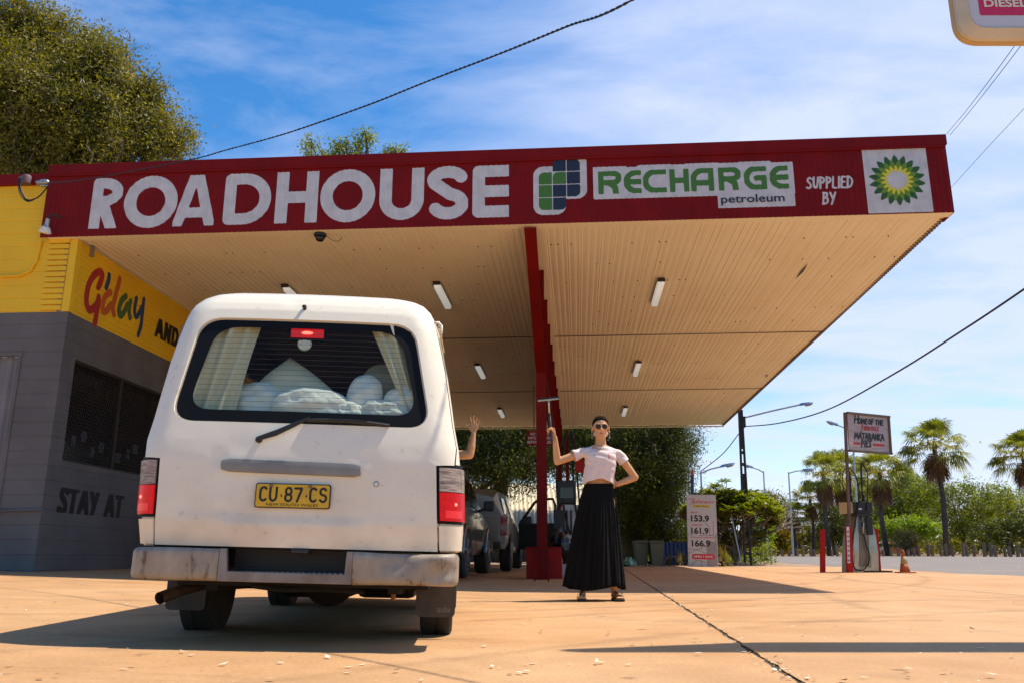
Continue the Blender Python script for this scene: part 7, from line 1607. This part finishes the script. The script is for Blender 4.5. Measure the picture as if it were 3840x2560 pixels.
# red guard posts
def guard(label, xb, xt, ytop, w, dy):
    b = Q(xb, 1442, dy); t = thing('guard_post', label, 'guard post', (b.x, OY + dy, 0), group='red guard posts round the outer pump'); T = Q(xt, ytop, dy) - Vector((b.x, OY + dy, 0)); T.y = 0
    MB().bar((0, 0, 0), T, w, .09, up=(0, 1, 0)).build('post', M['brightred'], t); return t, T
g1, T1 = guard('left red guard post bearing the white pictogram strip', 282, 265, 893, .20 * .62, -.2); guard('right red guard post tight against the stainless pump', 640, 600, 915, .07, .1)
stp = MB(); d_ = T1.normalized(); x_ = Vector((1, 0, 0)); wv = .060
o1 = d_ * .20 + Vector((-.030, -.05, 0)); o2 = T1 + Vector((-.030, -.05, 0)); stp.add([o1 - x_ * wv / 2, o1 + x_ * wv / 2, o2 + x_ * wv / 2, o2 - x_ * wv / 2], [(0, 1, 2, 3)]); stp.build('pictogram_strip', mat('strip_white', (.6, .6, .62), .5), g1, norm=False)
rgm = mat('ring_red', (.35, .03, .04), .5)
for k in range(7):
    c = o1.lerp(o2, (k + .55) / 7.6) + Vector((0, -.004, 0)); mb = MB(); mb.tube([c + Vector((.021 * math.cos(a), 0, .024 * math.sin(a))) for a in np.linspace(0, 2 * math.pi, 19)], .003, 5, cap=False); mb.tube([c + Vector((-.017, 0, -.017)), c + Vector((.017, 0, .017))], .003, 5); pg = mb.build('pictogram', rgm, g1)
    c = c + Vector((0, .002, 0)); MB().bar(c + Vector((-.009, 0, -.006)), c + Vector((.009, 0, .002 * (k % 3))), .003, .012).build('figure', M['txtblack'], pg)
# pies sign on its post
PY = 18.85; b = P(3193, 2142, PY); ps = thing('pie_sign', 'hand painted board on a brown post with black and red lettering about pies', 'sign', (b.x, PY, 0)); o_ = Vector((b.x, PY, 0))
T = P(3168, 1545, PY) - o_; T.y = 0; MB().bar((0, 0, 0), T, .055, .055, up=(0, 1, 0)).build('post', mat('brown_steel', (.11, .065, .05), .6, (.16, .10, .08), 6), ps)
sy = R(27); ux = Vector((math.cos(sy), math.sin(sy), 0)); TL = P(3176, 1547, PY) - o_; BL = P(3184, 1689, PY) - o_; TL.y = BL.y = -.03
Wb = 1.30
def sp(u, v, off=0.): return BL.lerp(TL, v) + ux * u * Wb + Vector((math.sin(sy), -math.cos(sy), 0)) * off
mb = MB(); mb.add([sp(0, 0), sp(1, 0), sp(1, 1), sp(0, 1), sp(0, 0, -.03), sp(1, 0, -.03), sp(1, 1, -.03), sp(0, 1, -.03)], [(0, 1, 2, 3), (7, 6, 5, 4), (0, 4, 5, 1), (1, 5, 6, 2), (2, 6, 7, 3), (3, 7, 4, 0)]); mb.build('board', mat('board_pinkish', (.46, .35, .33), .7, (.36, .25, .22), 3, stretch=(1, 1, 5), thr=(.4, .75)), ps)
fmf = mat('frame_brown', (.12, .075, .035), .7)
for a_, b_ in (((-.02, -.0), (1.03, -.0)), ((-.02, 1.0), (1.03, 1.0)), ((1.0, 0), (1.0, 1.0))): MB().bar(sp(*a_, .008), sp(*b_, .008), .05, .045, up=(0, 1, 0) if a_[0] == b_[0] else (0, 0, 1)).build('frame_strip', fmf, ps)
def sp_px(x, y): # 1898x1568 enlargement
    u0 = x; v = 1 - ((y - (200 + (x - 200) * .068)) / (1300 - 200)); u = (x - (195 + 50 * (1 - v))) / (1595 - 200 - 40 * (1 - v)); return u * Wb * .96 + .01, v * (TL.z - BL.z)
hb_ = TL.z - BL.z
def splace(u, v): return sp(u / Wb, v / hb_, .006)
def stext(text, pa, pb_, hgt, m, name, r, **k):
    (x0, y0), (x1, y1) = sp_px(*pa), sp_px(*pb_); mb = MB(); sl = (y1 - y0) / (x1 - x0); hh = hgt / 1100 * hb_
    hand_text(mb, text, x0, x1, 0, hh, lambda u, v: splace(u, y0 + (u - x0) * sl + v), r, .0075, **k); mb.build(name, m, ps, norm=False)
tb = M['txtblack']; srd = mat('sign_red', (.42, .01, .012), .6)
stext('H', (410, 490), (545, 500), 225, tb, 'sign_lettering', .018, slant=.08); stext('OME', (548, 500), (860, 520), 140, tb, 'sign_lettering', .016, gap=.2, slant=.08)
stext('OF', (910, 525), (1075, 530), 150, tb, 'sign_lettering', .016, gap=.2, slant=.1); stext('THE', (1150, 540), (1420, 552), 140, tb, 'sign_lettering', .016, gap=.2, slant=.06)
stext('famous', (640, 700), (1250, 730), 200, srd, 'sign_lettering', .012, gap=.14, slant=.1); stext('MATARANKA', (410, 950), (1430, 1010), 175, tb, 'sign_lettering', .017, gap=.12, slant=.05); stext('PiES', (635, 1185), (965, 1195), 180, tb, 'sign_lettering', .018, gap=.24, slant=.08)
for (x0, x1, y) in ((365, 595, 1085), (1025, 1420, 1132)):
    (a, b_), (c, d_) = sp_px(x0, y), sp_px(x1, y + (x1 - x0) * .05); mb = MB(); hh = .026; mb.add([splace(a, b_ - hh), splace(c, d_ - hh), splace(c + .005, d_ + hh), splace(a + .012, b_ + hh)], [(0, 1, 2, 3)]); mb.build('red_bar', srd, ps, norm=False)
# traffic cone
cn = thing('traffic_cone', 'weathered orange traffic cone with a faded pale band on the roadside', 'traffic cone', (P(3394, 2143, 18.6).x, 18.6, 0)); om = mat('cone_orange', (.42, .10, .02), .7, (.30, .08, .02), 8)
hC = P(3390, 2060, 18.6).z; MB().box(-.165, .165, -.165, .165, 0, .022).build('base', om, cn, bevel=.005); zz = lambda t: .022 + (hC - .022) * t; rr_ = lambda t: .105 * (1 - t) + .022 * t
MB().lathe([(rr_(0), zz(0)), (rr_(.36), zz(.36))]).build('lower_cone', om, cn, smooth=True); MB().lathe([(rr_(.36), zz(.36)), (rr_(.70), zz(.70))]).build('pale_band', mat('cone_band', (.42, .32, .16), .7, (.35, .22, .10), 9), cn, smooth=True); MB().lathe([(rr_(.70), zz(.70)), (rr_(.98), zz(.98)), (.012, zz(1.0))]).build('upper_cone', om, cn, smooth=True)
# roadside timber posts
rd = random.Random(5); proto = None; tones = ['pale', 'dark', 'brown']
pxs = [2905 + 26 * k + rd.uniform(-8, 8) for k in range(37)] + [2700, 2722, 2745, 2860, 2880, 2893]
for i, px in enumerate(pxs):
    Y = 67 + rd.uniform(-.6, .6) - (6 if px > 3480 else 0) * (px - 3480) / 360; q = P(px, 2080, Y); t = thing('timber_post', 'short weathered timber post in the long row edging the far side of the road', 'post', (q.x, Y, -.05), group='timber posts along the road')
    if i == 0: pm = MB().box(-.085, .085, -.085, .085, 0, .64).build('post', M['timber'], t, bevel=.01)
    else: c = pm.copy(); link(c); c.parent = t
    t.scale = (1, 1, rd.uniform(.75, 1.35) * (1.3 if px > 3480 else 1)); t.rotation_euler = (R(rd.uniform(-3, 3)), R(rd.uniform(-4, 4)), rd.uniform(0, .5))
# small hut and distant cars glimpsed across the road
ht = thing('small_shelter', 'low pinkish roadside shelter with a flat orange roof behind the posts', 'shelter', (P(2833, 2080, 72).x, 72, 0)); MB().box(-1.1, 1.1, 0, 1.6, 0, 1.0).build('wall', mat('shelter_wall', (.30, .16, .13), .8), ht); MB().box(-1.4, 1.5, -.3, 1.8, 1.0, 1.14).build('roof', mat('shelter_roof', (.62, .36, .18), .6), ht)
for i, (px, c, lab) in enumerate(((3350, (.5, .5, .5), 'far white car half hidden behind the posts left of the cone'), (3425, (.42, .06, .02), 'far orange red car half hidden behind the posts right of the cone'), (2932, (.5, .04, .02), 'tiny far red car between the posts left of the palms'))):
    q = P(px, 2080, 78); t = thing('distant_car', lab, 'car', (q.x, 78, 0)); s = .8 if i < 2 else .5
    st_ = [(0, sec(.8, .3, .75, .78, .8, .6)), (.9, sec(.85, .3, .85, .82, .9, .6)), (1.3, sec(.85, .3, .85, .82, 1.4, .6)), (3, sec(.85, .3, .85, .82, 1.4, .6)), (3.6, sec(.85, .3, .85, .82, .92, .6)), (4.3, sec(.8, .35, .7, .75, .72, .55))]
    carbody(st_).build('body', mat('far_paint', c, .3, coat=.5), t, auto=40); t.rotation_euler = (0, 0, R(90)); t.scale = (s, s, s)
    for y in (.8, 3.4): wheel(t, -.78, y, .32, .2)
    side_glass(t, [(1.3, .92), (3.1, .92), (2.9, 1.3), (1.4, 1.3)], .06, lambda z: .82 - (z - .85) * .35, -1)
# hanging illuminated-type fuel sign top right
SY = 5.24; q = P(3560, 0, SY); SX0 = P(3566, 60, SY + .05).x; SZ0 = P(3700, 174, SY + .06).z; sgn = thing('fuel_sign', 'big cream framed fuel sign hanging into the top right corner reading DIESEL', 'sign', (4.3, SY, 0)); X0 = SX0 - 4.3; X1 = 1.35; Z0_ = SZ0; Z1_ = SZ0 + 2.3
def rr2(x0, x1, z0, z1, r): return rpoly([(x0, z0), (x1, z0), (x1, z1), (x0, z1)], r, 8)
o0 = rr2(X0, X1, Z0_, Z1_, .16)
def ins_(d, r): return rr2(X0 + d, X1 - d, Z0_ + d, Z1_ - d, r)
mb = MB(); mb.loft([[Vector((a, y, b)) for a, b in poly] for poly, y in ((o0, .015), (o0, .06))]); mb.build('housing', mat('housing_cream', (.55, .38, .16), .5, (.48, .32, .12), 4), sgn)
L1 = ins_(.004, .155); L2 = ins_(.065, .12); L3 = ins_(.085, .10); mb = MB(); mb.loft([[Vector((a, y, b)) for a, b in poly] for poly, y in ((L1, .019), (L1, -.02), (L2, -.060), (L3, -.045))], cap=False); mb.build('front_frame', mat('frame_cream', (.58, .50, .38), .45, (.52, .42, .28), 3), sgn, auto=30)
mb = MB(); mb.add([Vector((a, -.044, b)) for a, b in L3], [tuple(range(len(L3)))]); mb.build('sign_face', mat('sign_face_white', (.55, .52, .55), .4), sgn, norm=False)
def fpx(px, py): v = P(px, py, SY - .046); return v.x - 4.3, v.z
a, b = fpx(3676, 58); c_, d_ = fpx(3900, 0); mb = MB(); pl2 = rr2(a, X1 - .25, b, b + .30, .012); mb.add([Vector((x, -.047, z)) for x, z in pl2], [tuple(range(len(pl2)))]); mb.build('red_band', mat('band_crimson', (.55, .01, .07), .4), sgn, norm=False)
x0, z0 = fpx(3692, 38); x1, z1 = fpx(3838, 3); mb = MB(); hh = fpx(3692, 8)[1] - z0; wE = (x1 - x0); font_text(mb, 'DIESEL', x0 + wE * .53, z0 + hh * .5 + .02, lambda u, v: (u, -.050, v), width=wE * 1.06, height=hh, bold=.03); mb.build('diesel_lettering', mat('cream_letter', (.68, .62, .5), .5), sgn, norm=False)
MB().tube([(1.9, .1, -.1), (1.9, .1, 7.4)], .09, 12).build('pole', M['steel'], sgn); MB().bar((1.3, .1, Z0_ + .5), (1.9, .1, Z0_ + .5), .08).build('bracket', M['steel'], sgn); MB().bar((1.3, .1, Z1_ - .4), (1.9, .1, Z1_ - .4), .08).build('bracket', M['steel'], sgn)
